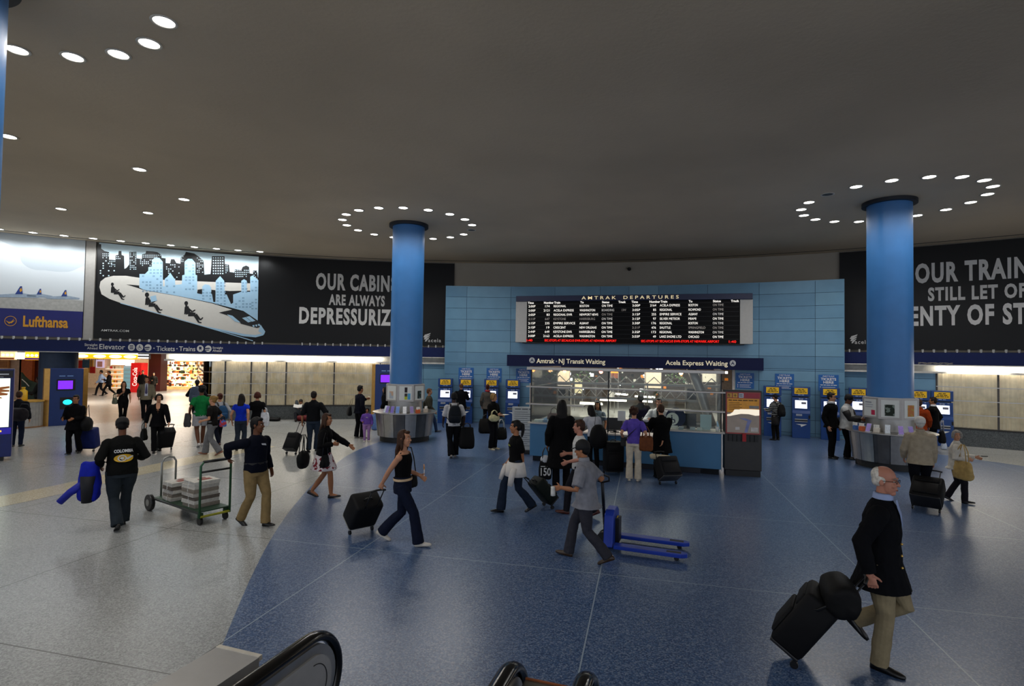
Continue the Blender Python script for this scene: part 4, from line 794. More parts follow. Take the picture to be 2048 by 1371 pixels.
# ---------------------------------------------------------------- map stand, notice board
p=atz(1487,951); az=math.atan2(p.x,p.y); az=D(13.5)
r=thing('map_stand','tall black map stand with an orange and red panel beside the booth','information stand',(p.x,p.y+.1,0),-az)
b=MB(); b.box((0,0,.07),(.80,.34,.14)); b.obj('base',BLK,r); b=MB(); b.box((0,0,1.12),(.86,.30,1.96)); b.obj('stand_body',mat('2c2a29',.45),r,bevel=.01)
mp=lambda u,v,d=0:V((u,-.152-d,v))
def rect(name,u0,u1,v0,v1,c_,d,par,**k): b=MB(); b.add([mp(u0,v0,d),mp(u1,v0,d),mp(u1,v1,d),mp(u0,v1,d)],[(0,1,2,3)]); return b.obj(name,mat(c_,.35,**k),par)
pn=rect('panel',-.40,.40,1.03,2.06,'a83a34',.002,r); rect('orange_area',-.37,.37,1.55,1.9,'e09a2a',.004,pn,emit=.06); rect('map_area',-.37,.37,1.06,1.56,'b9a898',.004,pn,noise=.1,scale=5); rect('red_header',.02,.37,1.92,2.03,'b01f35',.004,pn)
for u,c_ in ((-.37,'e0a33a'),(-.24,'e0a33a'),(-.10,'c9cdd6')): rect('symbol_square',u,u+.11,1.92,2.03,c_,.005,pn)
b=MB(); text(b,'?i',lambda u,v:mp(u,v,.007),.07,-.355,1.94,bold=.02); [blurred(b,lambda u,v:mp(u,v,.007),-.09,q,.09,.014,1,1) for q in (1.99,1.955)]
u,v=-.185,1.975; b.add([mp(u-.04,v-.005,.007),mp(u-.006,v+.012,.007),mp(u,v+.045,.007),mp(u+.006,v+.012,.007),mp(u+.04,v-.005,.007),mp(u+.006,v-.005,.007),mp(u+.005,v-.03,.007),mp(u+.015,v-.042,.007),mp(u-.015,v-.042,.007),mp(u-.005,v-.03,.007),mp(u-.006,v-.005,.007)],[tuple(range(11))])
blurred(b,lambda u,v:mp(u,v,.007),-.34,1.845,.66,.022,6,3)
for k in range(5): b.add([mp(-.33,1.80-.04*k,.007),mp(-.08+.05*(k%2),1.80-.04*k,.007),mp(-.08+.05*(k%2),1.79-.04*k,.007),mp(-.33,1.79-.04*k,.007)],[(0,1,2,3)])
b.obj('lettering',mat('3a2a14',.6,noise=0),pn)
b=MB(); P=[(-.37,1.50),(-.30,1.515),(-.24,1.56),(-.2,1.625),(-.05,1.64),(.2,1.645),(.37,1.64),(.37,1.50),(.28,1.49),(.12,1.525),(-.05,1.525),(-.2,1.49),(-.3,1.465),(-.37,1.46)]
b.add([mp(u,v,.006) for u,v in P],[(0,1,12,13),(1,2,11,12),(2,3,10,11),(3,4,9,10),(4,5,8,9),(5,6,7,8)]); b.obj('white_wave',mat('f6ead2',.4,emit=.65,noise=0),pn)
b=MB(); b.add([mp(.03,1.07,.006),(mp(.1,1.07,.006)),mp(.15,1.27,.006),mp(.2,1.37,.006),mp(.05,1.42,.006),mp(-.1,1.42,.006),mp(.1,1.35,.006),mp(.07,1.25,.006)],[tuple(range(8))]); b.obj('river_print',mat('8b92c4',.5),pn)
rect('map_label',-.18,-.08,1.13,1.2,'dcd6d0',.006,pn); rect('map_label',.18,.34,1.1,1.2,'dcd6d0',.006,pn); rect('grey_note',.14,.36,1.66,1.73,'8d8a86',.006,pn)
b=MB()
for k in range(7): b.box((-.3+.1*k,-.17,.93),(.085,.06,.16))
b.obj('leaflet_rack',mat('111112',.5),r); b=MB(); b.box((.02,-.19,.95),(.085,.05,.19)); b.obj('red_leaflet',mat('b3121c',.5),r)
p=V((.37,16.4,0)); r=thing('notice_stand','white notice board with printed lines standing left of the booth','notice board',p,D(-4)); b=MB(); b.box((0,0,.05),(.6,.4,.1)); b.obj('base',BLK,r,bevel=.01); b=MB(); b.box((0,0,.73),(.66,.05,1.28)); bd=b.obj('board',mat('c9cbca',.5,noise=.05),r,bevel=.006)
b=MB(); mp=lambda u,v:V((u,-.028,v)); blurred(b,mp,-.25,1.285,.5,.035,3,2)
for k in range(17):
    if 8<=k<=9: continue
    b.add([mp(-.27,1.22-.062*k),mp(.2+.07*((k*7)%3-1),1.22-.062*k),mp(.2+.07*((k*7)%3-1),1.205-.062*k),mp(-.27,1.205-.062*k)],[(0,1,2,3)])
b.obj('lettering',mat('6d7074',.6,noise=0),bd); b=MB(); b.add([mp(-.16,.70),mp(.0,.71),mp(-.05,.65)],[(0,1,2)]); text(b,'AMTRAK',mp,.045,.02,.67,bold=.004,width=.2); b.obj('logo_lettering',NAVY,bd)
# ---------------------------------------------------------------- advert pillar and information kiosks on the left
p=atz(16,921); r=thing('advert_pillar','navy advertising pillar with a glowing poster of a hand, cut by the left edge','advertising pillar',(-13.28,13.95,0),D(40)); rr_=r
b=MB(); b.box((0,.05,.06),(.7,.35,.12)); b.obj('base',BLK,r); b=MB(); b.box((0,.05,1.22),(1.0,.42,2.24)); b.obj('pillar_body',mat('0d1f63',.4),r,bevel=.015)
mp=lambda u,v,d=0:V((u,-.162-d,v))
def rect(name,u0,u1,v0,v1,m,d,par): b=MB(); b.add([mp(u0,v0,d),mp(u1,v0,d),mp(u1,v1,d),mp(u0,v1,d)],[(0,1,2,3)]); return b.obj(name,m,par)
pn=rect('poster',-.43,.43,.86,2.1,mat('e4f2dc',.4,emit=.9,noise=.06,scale=2),.002,r); rect('dark_header',-.48,.48,2.12,2.3,mat('0b0c12',.4),.002,r); rect('purple_band',-.48,.48,.68,.84,mat('2a22a0',.4,emit=.35),.002,r)
b=MB(); b.add([mp(.1,2.19,.006),mp(.4,2.19,.006),mp(.4,2.22,.006),mp(.1,2.22,.006)],[(0,1,2,3)]); b.add([mp(.05,2.13,.006),mp(.3,2.13,.006),mp(.3,2.14,.006),mp(.05,2.14,.006)],[(0,1,2,3)]); b.obj('header_print',mat('cfd6dc',.5,noise=0),r)
b=MB(); b.add([mp(u,v,.006) for u,v in ((-.43,1.55),(-.2,1.62),(.05,1.78),(.25,1.88),(.42,1.9),(.42,1.85),(.28,1.82),(.42,1.80),(.42,1.76),(.25,1.75),(.4,1.71),(.38,1.67),(.2,1.66),(.3,1.6),(.15,1.57),(-.05,1.56),(-.43,1.47))],[tuple(range(17))]); b.obj('hand_print',mat('a4602f',.5,emit=.25),pn)
for u,v,h_ in ((-.15,1.2,.3),(.12,1.25,.26)):
    b=MB(); b.add([mp(u-.07,v-.05,.006),mp(u+.07,v-.05,.006),mp(u+.05,v+.12,.006),mp(u+.06,v+h_,.006),mp(u+.02,v+h_,.006),mp(u-.04,v+.12,.006)],[tuple(range(6))]); b.obj('bird_print',mat('3a4048',.5,emit=.05),pn); b=MB(); b.add([mp(u-.05,v-.02,.009),mp(u+.05,v-.02,.009),mp(u+.04,v+.09,.009),mp(u-.03,v+.09,.009)],[(0,1,2,3)]); b.obj('yellow_print',mat('f2b01c',.5,emit=.7),pn)
for k,(w_,c_) in enumerate(((.7,'f6fff2'),(.5,'f6fff2'),(.6,'f2b01c'))): rect('print_line',-.38,-.38+w_,1.02-.06*k,1.045-.06*k,mat(c_,.5,emit=1.2,noise=0),.006,pn)
rect('print_line',-.3,.3,.74,.78,mat('f0b63a',.5,emit=1.2,noise=0),.006,r)
def info_kiosk(loc,rz,label,hgt,screens=True):
    r=thing('information_kiosk',label,'kiosk',loc,rz); BR_=mat('b58a4a',.3,.85,noise=.08)
    b=MB(); b.box((0,.3,hgt/2),(1.0,.55,hgt)); b.obj('cabinet',mat('11306e',.4,noise=.05),r,bevel=.01)
    for sx in (-1,1):
        b=MB(); b.prism([(sx*.5,.02,0),(sx*.66,.12,0),(sx*.66,.5,0),(sx*.5,.5,0)],(0,0,hgt)); b.obj('brass_edge',BR_,r)
    mp=lambda u,v,d=0:V((u,.024-d,v))
    b=MB(); b.box((-.02,.02,hgt-.62),(.56,.03,.42)); f=b.obj('screen_frame',BLK,r); b=MB(); b.box((-.04,.0,hgt-.62),(.44,.02,.32)); b.obj('screen',mat('7a28f0',.4,emit=.9,noise=.15,scale=14),f)
    b=MB(); b.box((.1,.02,hgt-1.32),(.56,.03,.44)); f=b.obj('screen_frame',BLK,r); b=MB(); b.ball((.04,.0,hgt-1.28),(.14,.012,.10)); b.obj('screen_glow',mat('22d2e6',.4,emit=1.2,noise=.2,scale=9),f)
    b=MB(); blurred(b,lambda u,v:mp(u,v,.005),-.23,hgt-.3,.42,.035,2,6); b.obj('lettering',mat('7fa6e0',.5,noise=0),r)
    return r
p=atz(153,848); info_kiosk((p.x-.15,p.y-.35,0),math.atan2(-p.x,p.y)+.12,'navy information kiosk with a purple screen and brass edges, behind the man in black',2.16)
p=CP(AZ(776,800,30.7)[0]-.05,30.3); info_kiosk((p.x,p.y,0),rz_of(-6),'navy information kiosk with a brass edge half hidden by the middle column',2.46)
r=thing('partition_panel','pale lavender panel standing behind the left information kiosk','panel',(*atz(108,849)[:2],0),D(42)); b=MB(); b.box((0,.0,1.0),(.42,.08,2.0)); b.obj('panel_board',mat('8d8aa0',.5),r); b=MB(); b.box((0,0,.03),(.46,.2,.06)); b.obj('foot',BLK,r)
p=V((-17.97,20.0,0)); r=thing('round_counter','grey fluted round counter with a wooden top at the far left','counter',(p.x,p.y+.4,0)); b=MB(); b.lathe([(.52,0),(.52,.94)],90)
for i,v in enumerate(b.v):
    k=(i%90)%3; f=1 if k==0 else .985; v.x*=f; v.y*=f
b.obj('drum',mat('a9a5a0',.4,.5,noise=.1),r); b=MB(); b.lathe([(.0,.94),(.56,.94),(.56,.98),(.0,.98)],60); sm(b.obj('top',mat('b98f3c',.4),r)); b=MB(); b.lathe([(.49,0),(.53,.0),(.53,.05),(.5,.06)],60); b.obj('base_ring',mat('8d6a4a',.5),r)
p0=(p.x+.02,p.y+.25,.98); r=thing('yellow_bottle','tall yellow container standing on the fluted round counter','container',p0); b=MB(); b.lathe([(0,0),(.12,0),(.13,.05),(.12,.36),(.05,.42),(.05,.46),(0,.46)],24); b.obj('container_body',mat('d8a81c',.4),r,smooth=True); b=MB(); b.lathe([(0,.46),(.06,.46),(.06,.5),(0,.5)],20); b.obj('cap',mat('d8a81c',.4),r)
# ---------------------------------------------------------------- shops in the passage
b=MB()
b.arc(-60,-4.6,31.7,62,2.82,3.0,3); struct(b.obj('ceiling',mat('b8a898',.9)))
b=MB(); b.box((-22,46.3,1.5),(60,.3,3)); struct(b.obj('wall_passage',mat('c9a78c',.8)))
b=MB(); b.box((-41,36,1.5),(.3,34,3)); struct(b.obj('wall_passage',mat('9a7a66',.8)))
def cell(name,label,cat,x0,x1,y0,y1,Y,m,th=.1,extra=None,floor=False):
    A=aty(x0,y0,Y); B=aty(x1,y1,Y); z0,z1=max(B.z,0),A.z
    if floor: z0=0
    c=V(((A.x+B.x)/2,Y,z0)); r=thing(name,label,cat,c); w_,h_=abs(B.x-A.x),z1-z0
    b=MB(); b.box((0,th/2,h_/2),(w_,th,h_)); b.obj(cat.split()[-1]+'_body' if cat!='panel' else 'board',m,r)
    if extra: extra(r,w_,h_)
    return r
def hang(r,w_,h_):
    b=MB()
    for s in (-.35,.35): b.tube([(w_*s,.05,h_),(w_*s,.05,2.83-r.location.z)],.015,6)
    b.obj('hanger',BLK,r)
GL=lambda c,e:mat(c,.5,emit=e,noise=0)
for x0,x1,y0,y1,Y,c_,e_,lb,band in ((1,29,701.5,719,24.5,'f2c48c',1.3,'glowing menu sign with food pictures at the far left',('b0642f',.2)),(31,50,704,718,24.5,'dfe6dc',1.0,'glowing white menu sign beside the food pictures',('ffffff',1.2)),(50.5,78.5,703,719.5,24.5,'ffb21a',1.5,'glowing yellow menu sign with a purple band',('5a1f9a',.3))):
    def ex(r,w_,h_,band=band):
        hang(r,w_,h_); b=MB(); b.box((0,-.012,h_*.14),(w_*.98,.02,h_*.22)); b.obj('colour_band',GL(*band),r); b=MB()
        for k in range(3): b.ball((-w_*.3+w_*.3*k,-.01,h_*.55),(w_*.12,.02,h_*.16))
        b.obj('food_picture',GL('fff0d0',1.6),r)
    cell('menu_sign',lb,'light sign',x0,x1,y0,y1,Y,GL(c_,e_),.12,ex)
for x0,x1,y1,c_,lb in ((-45,38,842,'c9ab92','cream wall panel of the food shop at the left edge'),(40,60,842,'c0602c','orange wall panel behind the fluted counter'),(59,92,842,'5a1c10','dark red wall panel beside the navy column')):
    cell('wall_panel',lb,'panel',x0,x1,703,y1,26.5 if x0!=59 else 26.8,mat(c_,.7),.15,floor=True)
r=thing('green_screen','dark green curved screen in front of the orange panel','screen',(*aty(58,800,25.6)[:2],0)); A=[aty(x,y,25.6)-r.location for x,y in ((42,744),(48,752),(56,759),(68,764),(84,766),(84,800),(42,800))]
for q in A[-2:]: q.z=0
b=MB(); b.prism(A,(0,.08,0)); b.obj('screen_board',mat('2c3f2c',.6),r)
b=MB(); b.tube([aty(x,y,25.5)-r.location for x,y in ((44,758),(52,765),(58,772))],.02,6); b.obj('white_line',WHITE,r)
r=thing('wood_frame','small square wooden frame on the cream panel','frame',aty(8,728,26.4)); b=MB(); b.box((0,0,0),(.5,.06,.42)); b.obj('frame_board',mat('c98a4a',.6),r); b=MB(); b.box((0,-.035,0),(.36,.02,.28)); b.obj('inset',mat('b0723a',.6),r)
def ex(r,w_,h_):
    hang(r,w_,h_); b=MB(); b.box((0,-.02,h_*.88),(w_,.05,h_*.2)); b.obj('white_strip',GL('fffaf0',4),r)
    for k,x in enumerate((-.38,-.1,.15,.38)): b=MB(); b.ball((w_*x,-.005,h_*.38),(w_*.1,.03,h_*.26)); b.obj('glow_patch',GL('fff2c8',3),r)
cell('shop_sign','long glowing yellow and white shop sign over the snack shop','light sign',149,275,703.5,718,38,GL('ff9a10',1.5),.3,ex)
cell('shop_sign','small black and white shop sign beside the dark red pillar','sign',276,297.5,706,717.5,38,GL('20242c',.0),.2,lambda r,w_,h_:(hang(r,w_,h_),[MB().box((0,-.02,h_*q),(w_*.95,.04,h_*.2)).obj('white_strip',GL('fffdf8',2.5),r) for q in (.2,.7)]))
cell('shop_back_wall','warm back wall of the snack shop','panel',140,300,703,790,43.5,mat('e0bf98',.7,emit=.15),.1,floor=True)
for x0,x1,y0,y1,c_,lb in ((152,168,720,745,'c02a1c','red banner hanging in the snack shop'),(165,178,719,735,'2f5a7a','blue banner hanging in the snack shop'),(176,186,719,745,'d0a24a','tan banner hanging in the snack shop'),(180,190,733,746,'b8201c','small red banner left of the framed picture')): cell('shop_banner',lb,'banner',x0,x1,y0,y1,41+ (x0%5)*.12,mat(c_,.6),.03,hang)
cell('framed_picture','purple framed basketball picture in the snack shop','picture',192,208,719,735,43.3,GL('d8c8ea',.5),.05,lambda r,w_,h_:(hang(r,w_,h_),MB().box((0,-.02,h_*.45),(w_*.6,.03,h_*.7)).obj('picture_print',mat('c08a7a',.6,emit=.2),r)))
cell('light_fixture','bright white light panel over the snack shelves','light',222,265,718.5,731,42,GL('fff6e4',3.5),.2,hang)
def shelves(r,w_,h_):
    R=random.Random(5)
    for k in range(5):
        b=MB(); b.box((0,-.3,h_*(.12+.18*k)),(w_,.5,.04)); b.obj('shelf',GL('fff4e0',.7),r)
    b=MB()
    for k in range(5):
        for i in range(9): b.cm=R.randrange(5); b.box((-w_/2+.1+(w_-.2)*i/8,-.35,h_*(.12+.18*k)+.02+.09),(.11,.2,.18))
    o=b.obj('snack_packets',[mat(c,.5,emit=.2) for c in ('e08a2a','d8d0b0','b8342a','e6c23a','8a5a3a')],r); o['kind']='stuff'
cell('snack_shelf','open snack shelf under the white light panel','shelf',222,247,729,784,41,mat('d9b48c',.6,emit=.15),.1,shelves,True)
def fr(r,w_,h_):
    b=MB()
    for k in range(5): b.box((0,-.02,h_*(.2+.16*k)),(w_*.85,.02,.03))
    b.obj('shelf',WHITE,r); b=MB(); b.box((0,-.03,h_*.52),(w_*.9,.02,h_*.8)); b.obj('glass_door',GLASS,r)
cell('drinks_fridge','lit glass door drinks fridge left of the red machine','fridge',247.5,262,731,780,40,GL('8fb0bc',.55),.6,fr,True)
def coke(r,w_,h_):
    M=Matrix.Rotation(D(90),4,'Y'); b=MB(); text(b,'Coca-Cola',lambda u,v:V((-v+.12*w_,-.012,h_*.22+u)),w_*.42,bold=.02,width=h_*.62); b.obj('lettering',GL('f4e6e2',.6),r); b=MB(); b.box((w_*.36,-.02,h_*.5),(w_*.12,.03,h_*.4)); b.obj('coin_panel',mat('7a0c0c',.4),r)
cell('drinks_machine','tall red drinks vending machine with white script lettering','vending machine',262,281,725,781,39,mat('d01216',.4,emit=.18),.7,coke,True)
cell('pillar','dark red square pillar between the two shops','pillar',298,320,704,778,40.5,mat('3f100c',.6),.8,None,True)
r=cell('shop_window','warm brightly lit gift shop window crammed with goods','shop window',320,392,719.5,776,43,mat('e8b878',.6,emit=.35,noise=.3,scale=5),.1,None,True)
b=MB(); R=random.Random(3); A=aty(320,720,42.6); B=aty(392,776,42.6)
for i in range(420):
    b.cm=R.randrange(7); s=R.uniform(.06,.2); b.box((R.uniform(A.x+.1,B.x-.1),42.6+R.uniform(-.25,.2),R.choice((.3,.55,.8,1.05,1.3,1.55,1.8,2.0))+s/2),(s,s,s*R.uniform(.7,1.5)))
b.cm=1
for z in (.28,.53,.78,1.03,1.28,1.53,1.78): b.box(((A.x+B.x)/2,42.7,z),(B.x-A.x,.5,.02))
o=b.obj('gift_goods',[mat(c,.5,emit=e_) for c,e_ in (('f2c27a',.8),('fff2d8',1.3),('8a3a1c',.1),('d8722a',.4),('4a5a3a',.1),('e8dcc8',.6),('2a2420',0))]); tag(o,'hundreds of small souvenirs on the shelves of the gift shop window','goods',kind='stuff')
cell('shop_sign','white glowing shop sign with black lettering reading FOCUS','light sign',319.5,372,705.5,720,42,GL('fff8f0',2.2),.15,lambda r,w_,h_:(hang(r,w_,h_),text(MB(),'F O C U S',lambda u,v:V((u,-.02,h_*.25+v)),h_*.5,0,0,'C',.02,width=w_*.55).obj('lettering',mat('22202a',.5,noise=0),r)))
for x,y,e_ in ((-24,30,250),(-17,35,300),(-23,38,310),(-29,28.5,170),(-17.5,41,260),(-14.5,33,190)): light('passage_lamp','AREA',(x,y,2.78),e_,(1,.84,.68),2.0)
# ---------------------------------------------------------------- escalator ends in the foreground
T1=atz(592,1275,1.0); T0=atz(452,1371,1.0); ed=(T1-T0); ed.z=0; ed.normalize(); erz=math.atan2(ed.y,ed.x)
HR=mat('0a0a0b',.16,noise=.0); PLT=mat('b0afad',.45,.2,noise=.06)
def escal_side(loc,label,top=.93):
    r=thing('escalator_rail',label,'handrail',(loc.x,loc.y,0),erz)    # +x points along the run towards the newel end
    rr=.30
    arc=[V((.12+rr*math.sin(D(t)),0,top-rr+rr*math.cos(D(t)))) for t in range(0,171,10)]
    path=[V((-2.6,0,top)),V((-1.2,0,top)),V((-.3,0,top))]+arc
    b=MB(); b.tube([p-V((0,0,0)) for p in path],.052,14,flat=.62,ref=(0,1,0)); b.obj('black_handrail',HR,r,smooth=True)
    def prof(ins): return [V((-2.6,0,.06)),V((-2.6,0,top-ins)),V((.12,0,top-ins))]+[V((.12+(rr-ins)*math.sin(D(t)),0,top-rr+(rr-ins)*math.cos(D(t)))) for t in range(10,171,10)]+[V((.12,0,.06))]
    b=MB(); P=prof(.045); b.prism([p+V((0,-.03,0)) for p in P],(0,.06,0)); b.obj('bright_rim',STEEL,r)
    b=MB(); P=prof(.105); b.prism([p+V((0,-.045,0)) for p in P],(0,.09,0)); b.obj('inner_panel',PLT,r)
    b=MB(); P=[p for p in prof(.16)[1:-1]]; b.tube([p+V((0,-.047,0)) for p in P[1:]],.003,6); b.obj('panel_seam',BLK,r)
    b=MB(); b.box((-1.25,0,.03),(2.7,.16,.06)); b.obj('base',STEEL,r)
    return r
escal_side(T1-ed*.0,'black escalator handrail with a rounded grey newel panel in the foreground')
en=V((-ed.y,ed.x,0))
q1=atz(1030,1326,1.0); q2=atz(1176,1346,1.0)
escal_side(q1-ed*.28,'black escalator handrail end at the bottom centre, the left one of the pair',1.025); escal_side(q2-ed*.28,'black escalator handrail end at the bottom centre, the right one of the pair',1.025)
r=thing('escalator_deck','steel deck with an orange brown edge between the two handrail ends','deck',((q1.x+q2.x)/2,(q1.y+q2.y)/2,0),erz); L=abs((q2-q1).dot(en))-.12
b=MB(); b.box((-1.13,0,.455),(2.3,L,.91)); b.obj('deck_body',mat('8d8a80',.3,.8,noise=.05),r); b=MB(); b.box((.0,0,.912),(.012,L,.012)); b.obj('edge_strip',mat('a05a30',.4),r)
r=thing('escalator_deck','pale steel deck on the far side of the foreground handrail','deck',(T1+en*.30-ed*.1).to_tuple()[:2]+(0,),erz)
b=MB(); b.box((-1.22,0,.47),(2.3,.34,.94)); b.obj('deck_body',mat('a7a5a2',.4,.4,noise=.04),r); b=MB(); b.box((-.06,0,.93),(.03,.34,.03)); b.obj('edge_strip',mat('e8e2d4',.3,.4),r)
# ---------------------------------------------------------------- people
WRK=bpy.data.textures.new('cloth_folds','CLOUDS'); WRK.noise_scale=.11; WRK.noise_depth=2
def organic(b,name,m,parent,vox,folds=0,smooth=2):
    o=b.obj(name,m,parent,smooth=True)
    q=o.modifiers.new('skin','REMESH'); q.mode='VOXEL'; q.voxel_size=vox; q.use_smooth_shade=True
    if smooth: q=o.modifiers.new('soften','SMOOTH'); q.factor=.5; q.iterations=smooth
    if folds: q=o.modifiers.new('folds','DISPLACE'); q.texture=WRK; q.strength=folds; q.mid_level=.5; q.texture_coords='LOCAL'
    return o
def ell(c,rx,ry,R,Fw,n=18): return [c+R*(rx*math.cos(2*PI*i/n))+Fw*(ry*math.sin(2*PI*i/n)) for i in range(n)]
def ik(a,t,l1,l2,pole):
    d=t-a; L=d.length; L2=min(L,(l1+l2)*.998); u=d.normalized(); x=(l1*l1-l2*l2+L2*L2)/(2*L2); h=math.sqrt(max(0,l1*l1-x*x))
    p=V(pole); p=(p-u*p.dot(u)).normalized(); return a+u*x+p*h, a+u*L2
HC={'black':'0c0a0a','dark':'1a120e','brown':'3b2416','lbrown':'5a3a20','blonde':'8a6a3a','red':'4a2014','grey':'8f8a82','white':'c9c4ba','none':None}
SK={'light':'c08a6a','tan':'a06a48','brown':'6a4028','dark':'3a2318','pink':'b57c66'}
PEOPLE={}
def person(label,feet,head=None,yaw=0,H=None,pose='stand',top=('tee','222222'),bottom=('trousers','20232a'),shoes='0d0d0d',hair=('short','dark'),skin='light',lean=0,hy=0,hp=0,fat=1.0,fem=False,
           lh=None,rh=None,lcurl=.45,rcurl=.45,stride=.3,glasses=False,cap=None,key=None,twist=0,extra=None,by_head=False,swing=.2,seat=None,lelb=None,relb=None,pos=None,phase=1):
    if pos is not None: P=V(pos)
    elif by_head: P=atz(head[0],head[1],H-.01); P.z=0
    else: P=atz(*feet); P.z=0
    if H is None:
        d=ray(head[0],head[1]); H=CH+d.z*(P.y/d.y)
        H=min(1.93,max(1.48 if fem else 1.62,H))
    yaw=yaw-math.degrees(math.atan2(P.x,P.y)); dist=P.length; vox=.0058 if dist<9.5 else (.010 if dist<17 else (.0135 if dist<26 else .02)); T=H/1.75
    r=thing('person',label,'person',P,D(yaw)); 
    X,Y,Z=V((1,0,0)),V((0,1,0)),V((0,0,1)); inv=lambda p:Matrix.Rotation(-D(yaw),3,'Z')@(V(p)-P)
    pel=V((0,0,.955)); 
    if pose=='walk': pel.z=min(.955,.125+math.sqrt(.825**2-(stride*.96)**2))
    if pose=='sit': pel=V((0,-.05,.14))
    RL_=Matrix.Rotation(-D(lean),3,'X'); RT=Matrix.Rotation(D(twist),3,'Z')
    U=RL_@Z; Fw=RL_@RT@Y; Rt=RL_@RT@X
    sw=.170 if fem else .188
    nb=pel+U*.487; wf=fat
    hipw=(.165 if fem else .158)*wf
    sec=[(-.10,hipw,.115*wf),(-.02,hipw*1.02,.12*wf),(.12,(.128 if fem else .148)*wf,.105*wf+.02*(wf-1)),(.24,.145*wf,.112*wf),(.36,.165 if fem else .175,.118),(.44,.155,.10),(.485,.10,.075)]
    if fem: sec[4]=(.34,.155,.128)
    # head frame
    HR_=RL_@Matrix.Rotation(D(hy),3,'Z')@Matrix.Rotation(-D(hp-lean*.6),3,'X'); hU,hF,hX=HR_@Z,HR_@Y,HR_@X
    neck1=nb+U*.035; hc=neck1+U*.06+hU*.085+hF*.015
    HM=Matrix.Translation(hc*T)@(HR_.to_4x4())@Matrix.Scale(T,4)
    # legs
    hs=[pel+X*(s*.088*wf)-Z*.04 for s in (-1,1)]; legs=[]
    for i,s in enumerate((-1,1)):
        pitch=0; yw=0
        if pose=='walk':
            fr=(s==phase); y=stride if fr else -stride*1.05; z=.085 if fr else .085+.065*stride/.3; pitch=8 if fr else -24
            a=V((s*.065,y-.02,z)); 
        elif pose=='sit': a=V((s*.14,.62,.085)); pitch=35
        elif pose=='lift' and s==phase: a=V((s*.07,-.20,.34)); pitch=-42
        else: a=V((s*.10,0.0+(.05*s if pose=='rest' else 0),.085)); yw=-s*8
        k,a2=ik(hs[i],a,.42,.415,(s*.08 if pose!='sit' else s*.4,1,.15 if pose!='sit' else 1)); legs.append((hs[i],k,a2,pitch,yw))
    # arms
    arms=[]
    for s,t,el in ((-1,lh,lelb),(1,rh,relb)):
        sh=pel+U*.408+Rt*(s*sw)
        if t is None:
            y=(.05 if pose!='walk' else (-swing*1.0 if s==phase else swing)); w_=sh+Rt*(s*.075)-Z*.515+Y*(y+.02)+Z*(abs(y)*.25); 
        elif t[0]=='W': w_=inv(t[1])/T
        else: w_=V(t)
        e,w2=ik(sh,w_,.29,.255,el or (s*.45,-1,-.25)); arms.append((sh,e,w2,s))
    def hand(b,e,w_,s,curl,dr=None):
        d=(w_-e).normalized(); d=(d*.8-Z*.2).normalized() if dr is None else dr
        n=(-X*s) ; n=(n-d*n.dot(d)); n=n.normalized() if n.length>.1 else Y; side=d.cross(n).normalized()
        if side.dot(Y)<0: side=-side       # thumb side points forward
        pc=w_+d*.045
        b.loft([[p*T for p in ell(w_+d*q,rx,ry,side,n,10)] for q,rx,ry in ((-.02,.026,.02),(.02,.034,.018),(.06,.041,.016),(.09,.039,.014))])
        for k in range(4):
            q=w_+d*.085+side*(.031-.0208*k); L=(.068,.078,.072,.056)[k]; a=0; pts=[q-d*.015]; dd=d
            for j in range(3):
                a=curl*(.5 if j==0 else 1.15)*1.0; dd=(dd*math.cos(a)+n*math.sin(a)).normalized(); n2=n; q=q+dd*(L*(.45,.32,.23)[j]); pts.append(q)
                n=(n-dd*n.dot(dd)).normalized() if (n-dd*n.dot(dd)).length>.05 else n
            n=(-X*s); n=(n-d*n.dot(d)); n=n.normalized() if n.length>.1 else Y
            b.tube([p*T for p in pts],[.0092*T,.0086*T,.008*T,.0066*T],8)
        tb=w_+d*.02+side*.03; td=(d*.65+side*.6+n*(.25+.4*curl)).normalized(); t2=tb+td*.045; t3=t2+(td*.6+d*.5+n*.4*curl).normalized()*.034
        b.tube([p*T for p in (tb-td*.02,tb,t2,t3)],[.014*T,.0125*T,.0105*T,.0085*T],7)
    # body skin
    b=MB(); k_=.80
    b.loft([[p*T for p in ell(pel+U*u,rx*k_,ry*k_,Rt,Fw)] for u,rx,ry in sec])
    b.tube([p*T for p in (nb-U*.06,nb,neck1+U*.02,hc-hU*.03-hF*.01)],[.07*T,.056*T,.052*T,.055*T],14)
    for s in (0,1):
        h_,k,a,pt,yw=legs[s]; bare=bottom[0] in ('skirt','shorts')
        rr=[.085,.058,.034] if not bare else [.085,.055,.036]
        m1=(k*.55+a*.45); b.tube([p*T for p in (h_,h_*.5+k*.5,k,m1,a)],[rr[0]*T*wf,.07*T*wf,rr[1]*T,(.056 if bare else .05)*T,rr[2]*T],12)
        fd=Matrix.Rotation(D(yw),3,'Z')@(Y*math.cos(D(pt))+Z*math.sin(D(pt))); b.tube([p*T for p in ((a-fd*.02-Z*.02,a+fd*.06-Z*.035,a+fd*.13-Z*.06) if bare else (a,a-Z*.02+fd*.01,a-Z*.04+fd*.02))],[.034*T,.032*T,.026*T],8)
        sh,e,w_,sd=arms[s]; b.ball(sh*T,.052*T); b.tube([p*T for p in (sh,sh*.6+e*.4,e,e*.55+w_*.45,w_)],[.050*T*(.9 if fem else 1),.044*T,.037*T,.036*T,.025*T],12)
        hand(b,e,w_,sd,(lcurl,rcurl)[s])
    b.ball((0,-.012,.035),(.074,.094,.092),HM); b.ball((0,.022,-.035),(.058,.070,.085),HM); b.ball((0,.055,-.098),(.03,.028,.024),HM); b.ball((0,.03,-.065),(.052,.05,.05),HM)
